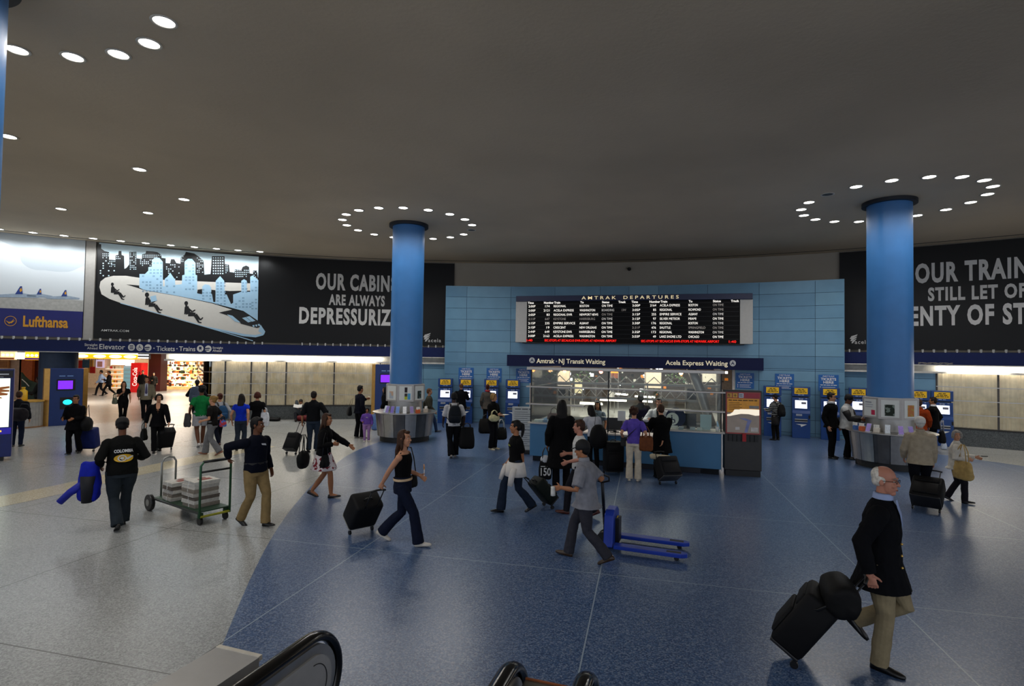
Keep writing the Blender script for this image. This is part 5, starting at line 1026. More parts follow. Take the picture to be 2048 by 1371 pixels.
    b.ball((.0,.103,-.024),(.014,.016,.013),HM,8,6); b.tube([HM@V(p) for p in ((0,.078,.022),(0,.092,.0),(0,.103,-.02))],[.009*T,.010*T,.012*T],8)
    b.ball((0,.082,.03),(.045,.014,.011),HM,10,6); b.ball((.03,.07,-.03),(.022,.02,.02),HM,8,6); b.ball((-.03,.07,-.03),(.022,.02,.02),HM,8,6)
    for s in (-1,1): b.ball((s*.076,-.006,-.008),(.011,.022,.031),HM,8,6)
    b.ball((0,.088,-.064),(.02,.01,.009),HM,10,6)
    SKM=mat(SK.get(skin,skin),.5,noise=.05,spec=.35); body=organic(b,'body',SKM,r,vox,0,1)
    face=abs(((yaw+hy+180+math.degrees(math.atan2(P.x,P.y)))+180)%360-180)<115     # the face can be seen
    if face and dist<27:
        for s in (-1,1):
            q=MB(); q.ball((s*.031,.0765,.008),(.0135,.008,.0075),HM,10,6); ey=q.obj('eye',mat('d8d0c8',.3,noise=0),r,smooth=True); q=MB(); q.ball((s*.031,.0825,.008),(.0062,.004,.0062),HM,8,6); q.obj('iris',mat('1a0f0a',.3,noise=0),ey,smooth=True)
            if hair[1] not in ('none',): q=MB(); q.tube([HM@V(p) for p in ((s*.014,.092,.030),(s*.032,.089,.036),(s*.05,.074,.031))],[.004*T,.005*T,.003*T],6); q.obj('eyebrow',mat(HC[hair[1]] if hair[1] not in ('white','grey') else '7a7068',.8),r)
        q=MB(); q.ball((0,.0925,-.064),(.020,.006,.004),HM,10,6); q.ball((0,.092,-.070),(.017,.0065,.0045),HM,10,6); q.obj('mouth',mat('7d463c' if skin in('light','pink','tan') else '4a2018',.4,noise=0),r,smooth=True)
    # trousers, skirt, shorts
    kb,cb=bottom[0],bottom[1]; bm_=cb if not isinstance(cb,str) else mat(cb,.85,noise=.12,scale=14,spec=.12); fl=bottom[2] if len(bottom)>2 else 0
    b=MB(); fo=.012*T
    if kb=='skirt':
        L=bottom[3] if len(bottom)>3 else .42
        b.loft([[p*T for p in [c+X*(rx*math.cos(2*PI*i/40)*(1+.05*math.sin(7*2*PI*i/40)*q))+Y*(ry*math.sin(2*PI*i/40)*(1+.05*math.sin(7*2*PI*i/40)*q)) for i in range(40)]] for c,rx,ry,q in ((pel+U*.13,.135*wf,.11*wf,0),(pel,.175*wf,.14*wf,.1),(pel-Z*.16+Y*.01,.20*wf,.20*wf,.5),(pel-Z*L+Y*.02,.235*wf,.26*wf,1))])
    else:
        b.loft([[p*T for p in ell(pel+U*u,rx,ry,X,Y)] for u,rx,ry in ((-.13,hipw*1.02,.125*wf),(-.04,hipw*1.06,.133*wf),(.05,hipw*1.0,.122*wf),(.11,(.14 if fem else .155)*wf,.115*wf))])
        for h_,k,a,pt,yw in legs:
            if kb=='shorts': e_=h_*.28+k*.72; b.tube([p*T for p in (h_+Z*.02,h_*.6+k*.4,e_)],[.10*T*wf,.10*T*wf,.105*T*wf],14)
            else: 
                a2=a-Z*(.035); m_=k*.5+a*.5; b.tube([p*T for p in (h_+Z*.02,h_*.5+k*.5,k,m_,a2)],[.098*T*wf,.088*T*wf,.073*T,(.066+fl*.5)*T,(.058+fl)*T],14)
    organic(b,{'skirt':'skirt','shorts':'shorts'}.get(kb,'trousers'),bm_,r,vox*1.05,folds=.016 if kb!='skirt' else .008)
    # top
    kt,ct=top[0],top[1]; tm=ct if not isinstance(ct,str) else mat(ct,.85,noise=.12,scale=14,spec=.12)
    off={'tee':.014,'tank':.008,'shirt':.027,'sweater':.024,'jacket':.027,'coat':.032}[kt]; hem={'tee':-.07,'tank':-.02,'shirt':-.06,'sweater':-.07,'jacket':-.19,'coat':-.52}[kt]
    if len(top)>2 and top[2] is not None: hem=top[2]
    sl={'tee':.36,'tank':0,'shirt':1,'sweater':1,'jacket':1,'coat':1}[kt]
    if len(top)>3: sl=top[3]
    b=MB(); rings=[]
    if hem<-.10:
        fl_=.04+.10*min(1,(-hem-.1)/.4)
        rings.append([p*T for p in ell(pel+Z*hem+Y*0,hipw+off+fl_*.6,.125*wf+off+fl_*(1.3 if pose=='walk' else .8),X,Y)])
        rings.append([p*T for p in ell(pel+Z*-.08,hipw+off+.012,.13*wf+off,X,Y)])
    else: rings.append([p*T for p in ell(pel+U*hem,hipw*.99+off,.120*wf+off,Rt,Fw)])
    for u,rx,ry in sec[1:]:
        if u>max(hem,-.07)+.03: rings.append([p*T for p in ell(pel+U*u,rx+off*(1 if u<.4 else .7),ry+off*(1 if u<.4 else .6),Rt,Fw)])
    if kt!='tank':
        rings.append([p*T for p in ell(pel+U*.513,.068+off*.3,.062+off*.3,Rt,Fw)])
        if kt in ('jacket','coat','shirt') and not (extra and 'shirtfront' in extra): rings.append([p*T for p in ell(pel+U*.545,.066,.066,Rt,Fw)])
    else: rings.pop(); 
    b.loft(rings)
    for sh,e,w_,sd in arms:
        if kt=='tank': b.tube([p*T for p in (sh-Rt*sd*.075-U*.05+Fw*.06,sh-Rt*sd*.075+U*.055,sh-Rt*sd*.075-U*.05-Fw*.06)],[.022*T,.02*T,.022*T],8); continue
        b.ball(sh*T,(.050+off)*T)
        if sl>=.99: w2=w_-(w_-e).normalized()*.005; b.tube([p*T for p in (sh,sh*.6+e*.4,e,e*.5+w_*.5,w2)],[(.056+off)*T,(.052+off)*T,(.044+off)*T,(.040+off)*T,(.034+off*.6)*T],14)
        elif sl>.5: q=e+(w_-e)*((sl-.5)*2); b.tube([p*T for p in (sh,sh*.6+e*.4,e,q)],[(.056+off)*T,(.052+off)*T,(.046+off)*T,(.044+off)*T],14)
        else: q=sh+(e-sh)*(sl*2); b.tube([p*T for p in (sh,sh*.5+q*.5,q)],[(.056+off)*T,(.056+off)*T,(.055+off)*T],14)
    tn={'tee':'t_shirt','tank':'tank_top'}.get(kt,kt); to=organic(b,tn,tm,r,vox,folds=.012 if kt=='tank' else .02,smooth=5)
    def rxy(u):
        if u<=sec[0][0]: return sec[0][1:]
        for i in range(len(sec)-1):
            if u<=sec[i+1][0]:
                t=(u-sec[i][0])/(sec[i+1][0]-sec[i][0]); return [sec[i][j]+(sec[i+1][j]-sec[i][j])*t for j in (1,2)]
        return sec[-1][1:]
    fr_=lambda th,u,o=.010:(pel+U*u+Rt*((rxy(u)[0]+off+o)*math.sin(th))+Fw*((rxy(u)[1]+off+o)*math.cos(th)))*T     # point on the chest (th=0 front)
    ctx=dict(r=r,T=T,pel=pel,U=U,Fw=Fw,Rt=Rt,HM=HM,off=off,front=fr_,arms=arms,legs=legs,P=P,yaw=yaw,H=H,vox=vox,X=X,Y=Y,Z=Z,top=to,wf=wf,hc=hc)
    ctx['world']=lambda p:P+Matrix.Rotation(D(yaw),3,'Z')@(V(p)*T)
    # shoes
    for h_,k,a,pt,yw in legs:
        Rz=Matrix.Rotation(D(yw),3,'Z')@Matrix.Rotation(D(pt),3,'X'); an=a
        g=lambda x,y,z:(an+Rz@V((x,y,z)))*T
        b=MB(); rings=[]
        for y,w_,h2 in ((-.068,.022,.045),(-.055,.034,.075),(0,.038,.085),(.06,.040,.060),(.115,.044,.045),(.16,.038,.036),(.19,.02,.024)):
            ring=[]
            for i in range(12):
                t=2*PI*i/12; z=math.sin(t); ring.append(g(w_*math.cos(t)*(1.0 if z<0 else .9),y,-.08+(0 if z<-.1 else h2*max(z,0)) ))
            rings.append(ring)
        b.loft(rings); so=b.obj('shoe',mat(shoes,.35,noise=.05),r,smooth=True,bevel=0)
    # hair
    st,hcx=hair; 
    if st!='none' and HC.get(hcx):
        hm=mat(HC[hcx],.6,noise=.3,scale=40,spec=.25); b=MB()
        if st!='bald':
            if not cap: b.ball((0,-.026,.045),(.083,.092,.092),HM)
            b.ball((0,-.05,0),(.078,.066,.08),HM)
            for s in (-1,1): b.ball((s*.058,-.004,.03),(.026,.05,.05),HM,10,7)
            if not cap: b.ball((0,.045,.092),(.055,.04,.03),HM,10,7)
        else:
            b.ball((0,-.05,.045),(.076,.062,.07),HM)
            b.ball((0,-.045,-.005),(.079,.062,.055),HM)
            for s in (-1,1): b.ball((s*.068,-.012,.012),(.016,.04,.035),HM,10,7)
        if st=='curly':
            for i in range(40):
                a=rnd.uniform(0,2*PI); t=rnd.uniform(-.5,1.4); q=V((.098*math.cos(a)*math.cos(t),-.035+.1*math.sin(a)*math.cos(t)-.01,.03+.1*math.sin(t)))
                if q.y<.05 or q.z>.08: b.ball(q,.03,HM,7,5)
        if st in ('long','verylong'):
            L=.22 if st=='long' else .42; back=hc-hF*.06
            b.loft([[p*T for p in ell(c,rx,ry,hX,hF,14)] for c,rx,ry in ((hc+hU*.03-hF*.03,.085,.085),(hc-hU*.07-hF*.05,.092,.062),(hc-U*.16-hF*.085,.10,.045),(hc-U*(.1+L)-hF*.095,.085,.035),(hc-U*(.14+L)-hF*.09,.05,.02))])
            for s in (-1,1): b.tube([HM@V(p) for p in ((s*.07,.02,.05),(s*.083,.0,-.03),(s*.085,.0,-.11),(s*.08,-.005,-.17))],[.02*T,.024*T,.024*T,.014*T],8)
        if st=='pony': b.tube([HM@V(p) for p in ((0,-.10,.06),(0,-.145,.04),(0,-.15,-.04),(0,-.13,-.14),(0,-.12,-.2))],[.022*T,.03*T,.032*T,.026*T,.01*T],10)
        if st=='bun': b.ball((0,-.125,.07),(.045,.042,.042),HM); b.ball((.02,-.11,.04),(.04,.03,.04),HM)
        if st=='bob':
            b.ball((0,-.035,.01),(.096,.085,.11),HM)
            for s in (-1,1): b.tube([HM@V(p) for p in ((s*.03,.045,.105),(s*.07,.035,.06),(s*.088,.012,-.01),(s*.084,.0,-.075))],[.026*T,.03*T,.03*T,.022*T],8)
        organic(b,'hair',hm,r,min(vox,.011),folds=.012,smooth=1)
    if glasses:
        b=MB()
        for s in (-1,1):
            b.tube([HM@V((s*.033+.021*math.cos(2*PI*i/14),.098,.008+.016*math.sin(2*PI*i/14))) for i in range(14)],.0022*T,5,loop=True); b.tube([HM@V(p) for p in ((s*.054,.096,.012),(s*.078,.06,.012),(s*.08,-.005,.01))],.0022*T,5)
        b.tube([HM@V((-.013,.1,.012)),HM@V((.013,.1,.012))],.0022*T,5); b.obj('glasses',BLK,r)
    if cap:
        b=MB(); b.loft([[HM@p for p in ell(V((0,-.018,z)),rx,ry,X,Y,20)] for z,rx,ry in ((.008,.09,.106),(.04,.094,.109),(.08,.093,.106),(.115,.078,.088),(.142,.046,.052),(.152,.012,.014))])
        c_=b.obj('cap',mat(cap,.8,noise=.08,scale=20),r,smooth=True); b=MB(); bd=1 if not (extra and extra.get('capback')) else -1
        b.loft([[HM@V((x*(1-t*.25*abs(x)/.08)*1,bd*(.07+t*.085*(1-(x/.085)**2*.6)),.042-.018*t+dz)) for x in [(-.075+.0125*i) for i in range(13)]] for t,dz in ((0,.006),(1,.006),(1,0),(0,0))],True,closed=True); b.obj('cap_brim',mat(cap,.8,noise=.08,scale=20),c_)
    if extra:
        if 'shirtfront' in extra:
            c1,u0=extra['shirtfront'],extra.get('vdepth',.24); b=MB(); R_=[]
            for u,wd in ((.52,.36),(.46,.34),(.40,.27),(.3,.16 if not extra.get('open') else .22),(.5-u0,.03 if not extra.get('open') else .26),(.5-u0-.14,.0 if not extra.get('open') else .26)):
                tp=1.0 if u<.42 else (1.0-(u-.42)*2.6)
                R_.append([fr_(wd*(i/4-1),u,.004) for i in range(9)])
            b.loft(R_,False,closed=False); sfo=b.obj('shirt_front',mat(c1,.7),r,smooth=True)
            if 'tie' in extra:
                b=MB(); b.loft([[fr_(w*(i/2-1),u,.012+dz) for i in range(5)] for u,w,dz in ((.485,.10,0),(.455,.07,0),(.38,.10,0),(.27,.16,0),(.13,.20,0),(.09,.03,0))],False,closed=False); b.obj('tie',mat(extra['tie'],.5),r)
        if 'buttons' in extra:
            for u in extra['buttons']: b=MB(); b.ball(fr_(extra.get('bth',.0),u,.014),.011*T,None,8,6); b.obj('button',mat(extra.get('bcol','c8a050'),.3,.8),r)
        if 'backtext' in extra:
            s_,hh,uu,c_=extra['backtext']; b=MB(); text(b,s_,lambda u,v:(pel+U*(uu+v)+Rt*((rxy(uu+v)[0]+off+.012)*math.sin(u/.19))-Fw*((rxy(uu+v)[1]+off+.012)*math.cos(u/.19)))*T,hh,0,0,'C',.04,width=.24); b.obj('back_lettering',mat(c_,.6,noise=0),r)
        if 'emblem' in extra:
            uu,rx,ry=extra['emblem']; bkp=lambda u,v,o:(pel+U*(uu+v)+Rt*((rxy(uu+v)[0]+off+o)*math.sin(u/.19))-Fw*((rxy(uu+v)[1]+off+o)*math.cos(u/.19)))*T
            b=MB(); b.add([bkp(rx*math.cos(2*PI*i/28),ry*math.sin(2*PI*i/28),.013) for i in range(28)],[tuple(range(28))]); e_=b.obj('back_emblem',mat('e0b020',.6,noise=0),r)
            b=MB()
            for q0,q1 in ((.72,.5),(.3,.0)):
                n=24
                for i in range(n):
                    a,a2=2*PI*i/n,2*PI*(i+1)/n; b.add([bkp(-.02+rx*.62*q0*math.cos(a),ry*1.1*q0*math.sin(a),.016),bkp(-.02+rx*.62*q0*math.cos(a2),ry*1.1*q0*math.sin(a2),.016),bkp(-.02+rx*.62*q1*math.cos(a2),ry*1.1*q1*math.sin(a2),.016),bkp(-.02+rx*.62*q1*math.cos(a),ry*1.1*q1*math.sin(a),.016)],[(0,1,2,3)])
            b.add([bkp(.04,-.03,.016),bkp(.12,.02,.016),bkp(.11,.035,.016),bkp(.03,0,.016)],[(0,1,2,3)]); b.obj('emblem_print',mat('d8d8d4',.6,noise=0),e_)
        if 'badge' in extra:
            th,u,c_=extra['badge']; b=MB(); b.add([fr_(th-.22,u-.012,.016),fr_(th+.2,u+.006,.016),fr_(th+.24,u+.03,.016),fr_(th-.16,u+.02,.016)],[(0,1,2,3)]); b.obj('chest_print',mat(c_,.6,noise=0),r)
        if 'belt' in extra: b=MB(); b.loft([[p*T for p in ell(pel+U*u,.163*wf+.014,.123*wf+.014,X,Y)] for u in (.055,.09)],False); b.obj('belt',mat(extra['belt'],.4),r,smooth=True)
        if 'collar' in extra:
            b=MB(); b.lathe([(.068,0),(.062,.05),(.075,.035),(.08,-.005)],20); b.v=[(pel+U*.515+Rt*v.x+Fw*v.y+U*v.z)*T for v in b.v]; b.obj('collar',mat(extra['collar'],.7),r,smooth=True)
        if 'scarf' in extra:
            b=MB(); b.tube([(pel+U*(.53+.01*math.sin(t*2))+Rt*(.075*math.cos(t))+Fw*(.075*math.sin(t)))*T for t in [2*PI*i/16 for i in range(16)]],.032*T,8,loop=True); b.obj('scarf',mat(extra['scarf'],.8),r,smooth=True)
    if key: PEOPLE[key]=ctx
    return ctx
# ---------------------------------------------------------------- bags
def suitcase(name,label,wheel,grip,w=.40,h=.56,d=.26,col='0e0e10',cat='suitcase',handle='2a2b2e',trim=None,extra=None,yawoff=0,wob=0):
    A=V(wheel); G=V(grip); ax=(G-A); hor=V((ax.x,ax.y,0)); tl=math.atan2(hor.length,ax.z); L=ax.length
    yaw=math.atan2(-hor.x,hor.y) if hor.length>.02 else 0
    r=thing(name,label,cat,A,yaw+D(yawoff)); M=Matrix.Rotation(-tl,4,'X'); zo=V((0,0,.035))
    f=lambda x,y,z:M@V((x,y,z))+zo
    m=mat(col,.65,noise=.2,scale=12,spec=.2)
    def rb(c,s,name,mm,bev,par=r):
        b=MB(); b.box(c,s,M); b.v=[v+zo for v in b.v]; o=b.obj(name,mm,par,bevel=bev)
        for p in o.data.polygons: p.use_smooth=True
        return o
    body=rb((0,-d*.45,.05+h/2),(w,d,h),'suitcase_body',m,.045)
    rb((0,-d*.45-d*.52,.05+h*.36),(w*.82,d*.16,h*.52),'front_pocket',m,.025); rb((0,-d*.45-d*.50,.05+h*.80),(w*.78,d*.12,h*.22),'front_pocket',m,.02)
    rb((0,-d*.45,.055),(w*.96,d*.9,.03),'base_edge',mat('1c1c1e' if not trim else trim,.4),.008)
    hm=mat(handle,.35,.7,noise=.05)
    if L>h+.1:
        for s in (-1,1):
            b=MB(); b.tube([f(s*w*.22,.0,h*.9),f(s*w*.22,0,L-.03)],.0095,8); b.obj('handle_tube',hm,r,smooth=True)
        b=MB(); b.tube([f(-w*.27,0,L-.02),f(-w*.1,0,L),f(w*.1,0,L),f(w*.27,0,L-.02)],.0155,8); b.obj('handle_grip',BLK,r,smooth=True)
    b=MB(); b.tube([f(-.07,-d*.4,.05+h-.005),f(-.05,-d*.4,.05+h+.035),f(.05,-d*.4,.05+h+.035),f(.07,-d*.4,.05+h-.005)],.012,6); b.obj('top_handle',BLK,r,smooth=True)
    for s in (-1,1):
        b=MB(); x=s*(w/2-.04); b.tube([V((x-.014,0,.035)),V((x+.014,0,.035))],[.035,.035],16); b.obj('wheel',RUBBER,r)
    return r
def bag(name,label,cat,loc,size,col,rz=0,rx=0,handle=None,shape='tote',strap=None,par=None,hcol=None,z=None):
    """soft bag whose base centre is at loc; size = width, depth, height"""
    w,d,h=size; r=thing(name,label,cat,loc,rz); m=col if not isinstance(col,str) else mat(col,.65,noise=.2,scale=12,spec=.2); b=MB(); M=Matrix.Rotation(rx,4,'X')
    def ring(x,y,zz,n=20,p=.6): return [M@V((w/2*x*math.copysign(abs(math.cos(t))**p,math.cos(t)),d/2*y*math.copysign(abs(math.sin(t))**p,math.sin(t)),zz*h)) for t in [2*PI*i/n for i in range(n)]]
    if shape=='tote': b.loft([ring(*q) for q in ((.7,.6,0),(.95,.95,.04),(1,1,.25),(.95,.85,.6),(.85,.5,.9),(.8,.25,1))])
    elif shape=='round': b.loft([ring(x,y,zz,20,1) for x,y,zz in ((.3,.3,0),(.75,.75,.08),(1,1,.35),(.98,.95,.6),(.75,.7,.88),(.3,.3,1))])
    elif shape=='duffel':
        b.loft([[M@V((w*(x-.5),d/2*k*math.cos(t),h/2+h/2*k*math.sin(t))) for t in [2*PI*i/18 for i in range(18)]] for x,k in ((0,.55),(.02,.85),(.08,.97),(.5,1.0),(.92,.97),(.98,.85),(1,.55))])
    elif shape=='pack': b.loft([ring(*q) for q in ((.7,.7,0),(.95,1,.05),(1,1.0,.3),(.95,.85,.65),(.75,.65,.9),(.45,.4,1))])
    o=b.obj(name+'_body',m,r,smooth=True); q=o.modifiers.new('soft','SUBSURF'); q.levels=q.render_levels=1
    q=o.modifiers.new('folds','DISPLACE'); q.texture=WRK; q.strength=.06 if 'jacket' in name else .035; q.texture_coords='LOCAL'
    hm=mat(hcol or (col if isinstance(col,str) else '111111'),.5)
    if handle:
        for s in (-1,1):
            b=MB(); y=s*d*.18; b.tube([M@V(p) for p in ((-w*.25,y,h*.85),(-w*.2,y,h+handle*.6),(-w*.06,y*.4,h+handle),(w*.06,y*.4,h+handle),(w*.2,y,h+handle*.6),(w*.25,y,h*.85))],.010,8); b.obj('handle',hm,r,smooth=True)
    if strap:
        b=MB(); b.tube([V(p) for p in strap],.014,8,flat=.4); b.obj('strap',hm,r,smooth=True)
    if shape in('pack',): b=MB(); b.loft([[M@V((w*.36*x*math.copysign(abs(math.cos(t))**.6,math.cos(t)),-d*.42-d*.16*y+d*.12*math.sin(t),h*(.12+.36*zz))) for t in [2*PI*i/14 for i in range(14)]] for x,y,zz in ((.7,0,0),(1,.4,.15),(1,.4,.8),(.7,0,1))]); b.obj('front_pocket',m,r,smooth=True)
    return r
def backpack(ctx,label,col,size=(.32,.2,.46),z=-.06,side=0,straps=True,sc='0c0c0e'):
    T=ctx['T']; pel,U,Fw,Rt=ctx['pel'],ctx['U'],ctx['Fw'],ctx['Rt']; c=(pel+U*(.02+z)-Fw*(.15+size[1]*.5)+Rt*side)*T; wpos=ctx['P']+Matrix.Rotation(D(ctx['yaw']),3,'Z')@c
    r=bag('backpack',label,'backpack',wpos,size,col,D(ctx['yaw']),0,None,'pack')
    if straps:
        for s in (-1,1):
            b=MB(); pts=[(pel+U*a+Fw*f+Rt*(s*x))*T-c for a,f,x in ((.38,-.17,.09),(.47,-.10,.10),(.515,.0,.11),(.46,.10,.12),(.34,.155,.13),(.2,.14,.16),(.12,.0,.20),(.08,-.14,.14))]
            b.tube(pts,.024,8,flat=.3,ref=(1,0,0)); b.obj('strap',mat(sc,.6),r,smooth=True)
    return r
def worldhand(px,py,Y): return ('W',aty(px,py,Y))
# ---------------------------------------------------------------- foreground and middle ground
T_='trousers'
# man in a blazer
Pm=atz(1762,1330); gr=aty(1733,1163,Pm.y-.22)
c=person('elderly man with glasses in a black blazer and khaki trousers walking in the foreground',(1762,1330),(1793,931),-97,None,'lift',('jacket','0a0b0f',-.26),(T_,'8d8064',.012),'0b0b0c',('bald','white'),'pink',lean=2,phase=-1,stride=.26,rh=('W',gr+V((.03,0,.07))),rcurl=1.1,lh=(-.22,-.02,.9),glasses=True,hy=-10,fat=1.12,
 extra=dict(shirtfront='8fa0c8',vdepth=.2,buttons=(.16,.06,-.04),bcol='c8a050',bth=.32,collar='93a4cc'),key='blazer')
wl=atz(1592,1318); s=suitcase('suitcase','large black rolling suitcase tilted behind the elderly man in the foreground',wl,gr,.44,.60,.30)
d=(gr-wl); q=wl+d*.80+V((-.10,.02,-.02)); bag('duffel_bag','black soft bag strapped on top of the foreground suitcase','bag',q-V((.0,.0,.12)),(.48,.30,.32),'0a0a0b',s.rotation_euler.z+D(12),0,None,'duffel',strap=[(-.1,.1,.22),(-.02,-.2,.10),(.05,-.28,.02),(.16,-.2,.05),(.18,-.02,.18)])
# woman with a tank top
Pw=atz(803,1086); gw=aty(757,984,Pw.y+.08)
c=person('woman with long brown hair in a black tank top and dark jeans pulling a suitcase',(803,1086),(806,851),-112,None,'walk',('tank','08080a'),(T_,'141a2c',.028),'cfc8bc',('long','brown'),'light',fem=True,stride=.31,rh=('W',gw+V((.0,0,.05))),rcurl=1.1,lh=(-.2,.2,.98),hy=-6,key='tank',extra=dict(belt='d8b890'))
wt=atz(722,1064); suitcase('suitcase','bulky black suitcase behind the woman in a black tank top',wt,gw,.46,.50,.34,yawoff=0,trim='8d8d8a')
w_=c['world']; bag('shoulder_bag','small black shoulder bag at the hip of the woman in a black tank top','bag',w_((-.25,.06,.78)),(.22,.1,.2),'0a0a0b',D(-112),0,None,'tote',strap=[(-.09,0,.19),(-.02,0,.45),(.06,.0,.62),(.12,-.02,.64),(.1,-.08,.45),(.09,0,.19)])
r=thing('ticket_folder','orange and white ticket folder held by the woman in a black tank top','folder',w_((-.26,.24,1.0)),D(-80)); b=MB(); b.box((0,0,.03),(.2,.012,.10)); b.obj('folder_sheet',mat('e8e2de',.6,noise=0),r); b=MB(); b.box((0,-.004,.1),(.2,.014,.045)); b.obj('folder_band',mat('d98a1c',.6,noise=0),r)
# woman in the flowered skirt
c=person('woman with long dark hair in a black jacket and a flowered white skirt',(645,994),(650,823),-102,None,'walk',('jacket','0b0b0d',-.06),('skirt',spots('flower_cloth','d8cfd0','7a1626',13,.56),0,.36),'14100e',('long','brown'),'tan',fem=True,stride=.2,lh=(-.16,.52,1.02),rh=(.2,.22,1.12),rcurl=.7,hy=-15,lean=4,key='skirt')
w_=c['world']; bag('handbag','round black handbag swinging behind the woman in the flowered skirt','bag',w_((.16,-.36,.62)),(.36,.2,.36),'0c0d0c',D(-102),0,.3,'round'); bag('shoulder_bag','small black bag at the front of the flowered skirt','bag',w_((.24,.08,.66)),(.26,.12,.24),'0a0a0a',D(-100),0,None,'tote',strap=[(-.1,0,.22),(-.06,0,.55),(0,0,.66),(.06,0,.55),(.1,0,.22)])
# porter with the newspaper cart
Pc=atz(508,1050); gh=aty(455,921,Pc.y-.05)
person('man in a dark navy sweatshirt and khaki trousers leading a cart of newspapers',(508,1050),(516,830),-140,None,'walk',('sweater','090d1a'),(T_,'8a744e',.015),'0d0d0e',('short','black'),'brown',stride=.2,rh=('W',gh+V((.02,0,.05))),rcurl=1.0,relb=(1,-.3,.6),lh=(-.28,.02,.86),hy=22,fat=1.08,key='porter',phase=-1,extra=dict(badge=(-.1,.36,'c9ccd2'),belt='15120f'))
# man in the football jacket
c=person('man in a black cap and black sports jacket with a yellow emblem, walking away',(240,1054),(252,846),8,1.78,'walk',('sweater','0f100f',-.1),(T_,'2b3238',.03),'141210',('short','black'),'brown',lean=9,hp=22,hy=-6,cap='0c0c0d',stride=.2,fat=1.2,lh=(-.26,.14,.98),rh=(.24,.2,1.05),key='sport',extra=dict(backtext=('COLOMBIA',.045,.245,'d8d8d8'),emblem=(.155,.12,.062),capback=True))
w_=c['world']; r=bag('blue_jacket','bright blue jacket carried over the arm of the man in the sports jacket','jacket',w_((-.40,.08,.46)),(.30,.22,.62),'0d1ea0',D(10),0,None,'tote'); b=MB(); b.tube([(-.05,-.05,.28),(-.22,-.08,.16),(-.34,-.12,.02)],[.07,.055,.05],10); b.obj('sleeve',mat('0d1ea0',.65,noise=.2,scale=12),r,smooth=True); b=MB(); b.tube([(.02,-.08,.4),(.02,-.09,.0)],[.1,.07],10); b.obj('dark_lining',mat('0a0c18',.7),r,smooth=True)
# worker with the pallet jack
PW=atz(1170,1118); gt=aty(1204,952,PW.y+.25)
c=person('worker in a grey short sleeved shirt, dark trousers and cap pulling a blue pallet jack',(1172,1120),(1168,873),74,None,'walk',('shirt','84858c',-.13,.42),(T_,'33333a',.02),'3a2a1c',('short','black'),'tan',cap='0d0d10',stride=.30,lh=(-.26,.30,1.05),rh=('W',gt),rcurl=1.0,lean=5,hp=6,fat=1.1,key='worker',relb=(.25,-1,-.9),extra=dict(collar='84858c'))
w_=c['world']; 
r=thing('white_cloth','white cloth hanging from the hand of the worker in the grey shirt','cloth',w_((-.26,.42,.86))); b=MB(); b.loft([[V((x,y,z)) for x,y in ((.035,0),(0,.025),(-.03,0),(0,-.025))] for z in (.06,.10,.16,.19)]); b.obj('cloth_body',mat('dcdcd6',.8),r,smooth=True)
# pallet jack
tipn,tipf=atz(1377,1122),atz(1377,1098); bas=(atz(1219,1101)+atz(1250,1080))/2; tip=(tipn+tipf)/2; jd=(tip-bas).normalized(); jz=math.atan2(jd.y,jd.x); L=(tip-bas).length
r=thing('pallet_jack','blue pallet jack with two long forks behind the grey shirted worker','pallet jack',bas,jz); PJ=mat('1238a8',.35,.1,noise=.05)
for s in (-1,1):
    b=MB(); b.prism([(0,s*.26-.08,.05),(L-.08,s*.26-.08,.05),(L,s*.26-.03,.05),(L,s*.26+.03,.05),(L-.08,s*.26+.08,.05),(0,s*.26+.08,.05)],(0,0,.055)); f_=b.obj('fork',PJ,r,bevel=.008)
    b=MB(); b.box((L*.82,s*.26,.106),(.2,.07,.004)); b.obj('fork_slot',BLK,f_); b=MB(); b.tube([V((L*.86,s*.26-.05,.035)),V((L*.86,s*.26+.05,.035))],[.035,.035],14); b.obj('load_wheel',RUBBER,f_)
b=MB(); b.prism([(-.02,-.3,.05),(-.02,.3,.05),(-.02,.22,.50),(-.02,.12,.56),(-.02,-.12,.56),(-.02,-.22,.50)],(-.14,0,0)); b.obj('lift_body',PJ,r,bevel=.015)
b=MB(); b.box((-.08,0,.25),(.24,.2,.36)); b.obj('pump_block',mat('1a1a20',.4,.3),r,bevel=.01); b=MB(); b.tube([V((-.2,-.09,.1)),V((-.2,-.02,.1))],[.1,.1],18); b.tube([V((-.2,.02,.1)),V((-.2,.09,.1))],[.1,.1],18); b.obj('steer_wheel',RUBBER,r)
b=MB(); b.ball((.0,0,.36),(.012,.09,.09),None,16,8); b.obj('yellow_sticker',mat('d8b81c',.5),r)
lc=Matrix.Rotation(-jz,3,'Z')@(gt-bas); h0=V((-.2,0,.3)); b=MB(); b.tube([h0,lc-(lc-h0)*.12],.024,10); b.obj('tiller',mat('1b1d22',.4,.4),r,smooth=True)
sd=(lc-h0).cross(V((0,0,1))).normalized(); b=MB(); b.tube([lc-(lc-h0)*.12,lc-(lc-h0)*.08+sd*.1,lc+sd*.1,lc+V((0,0,.03)),lc-sd*.1,lc-(lc-h0)*.08-sd*.1,lc-(lc-h0)*.12],.014,8); b.obj('handle_loop',BLK,r,smooth=True)
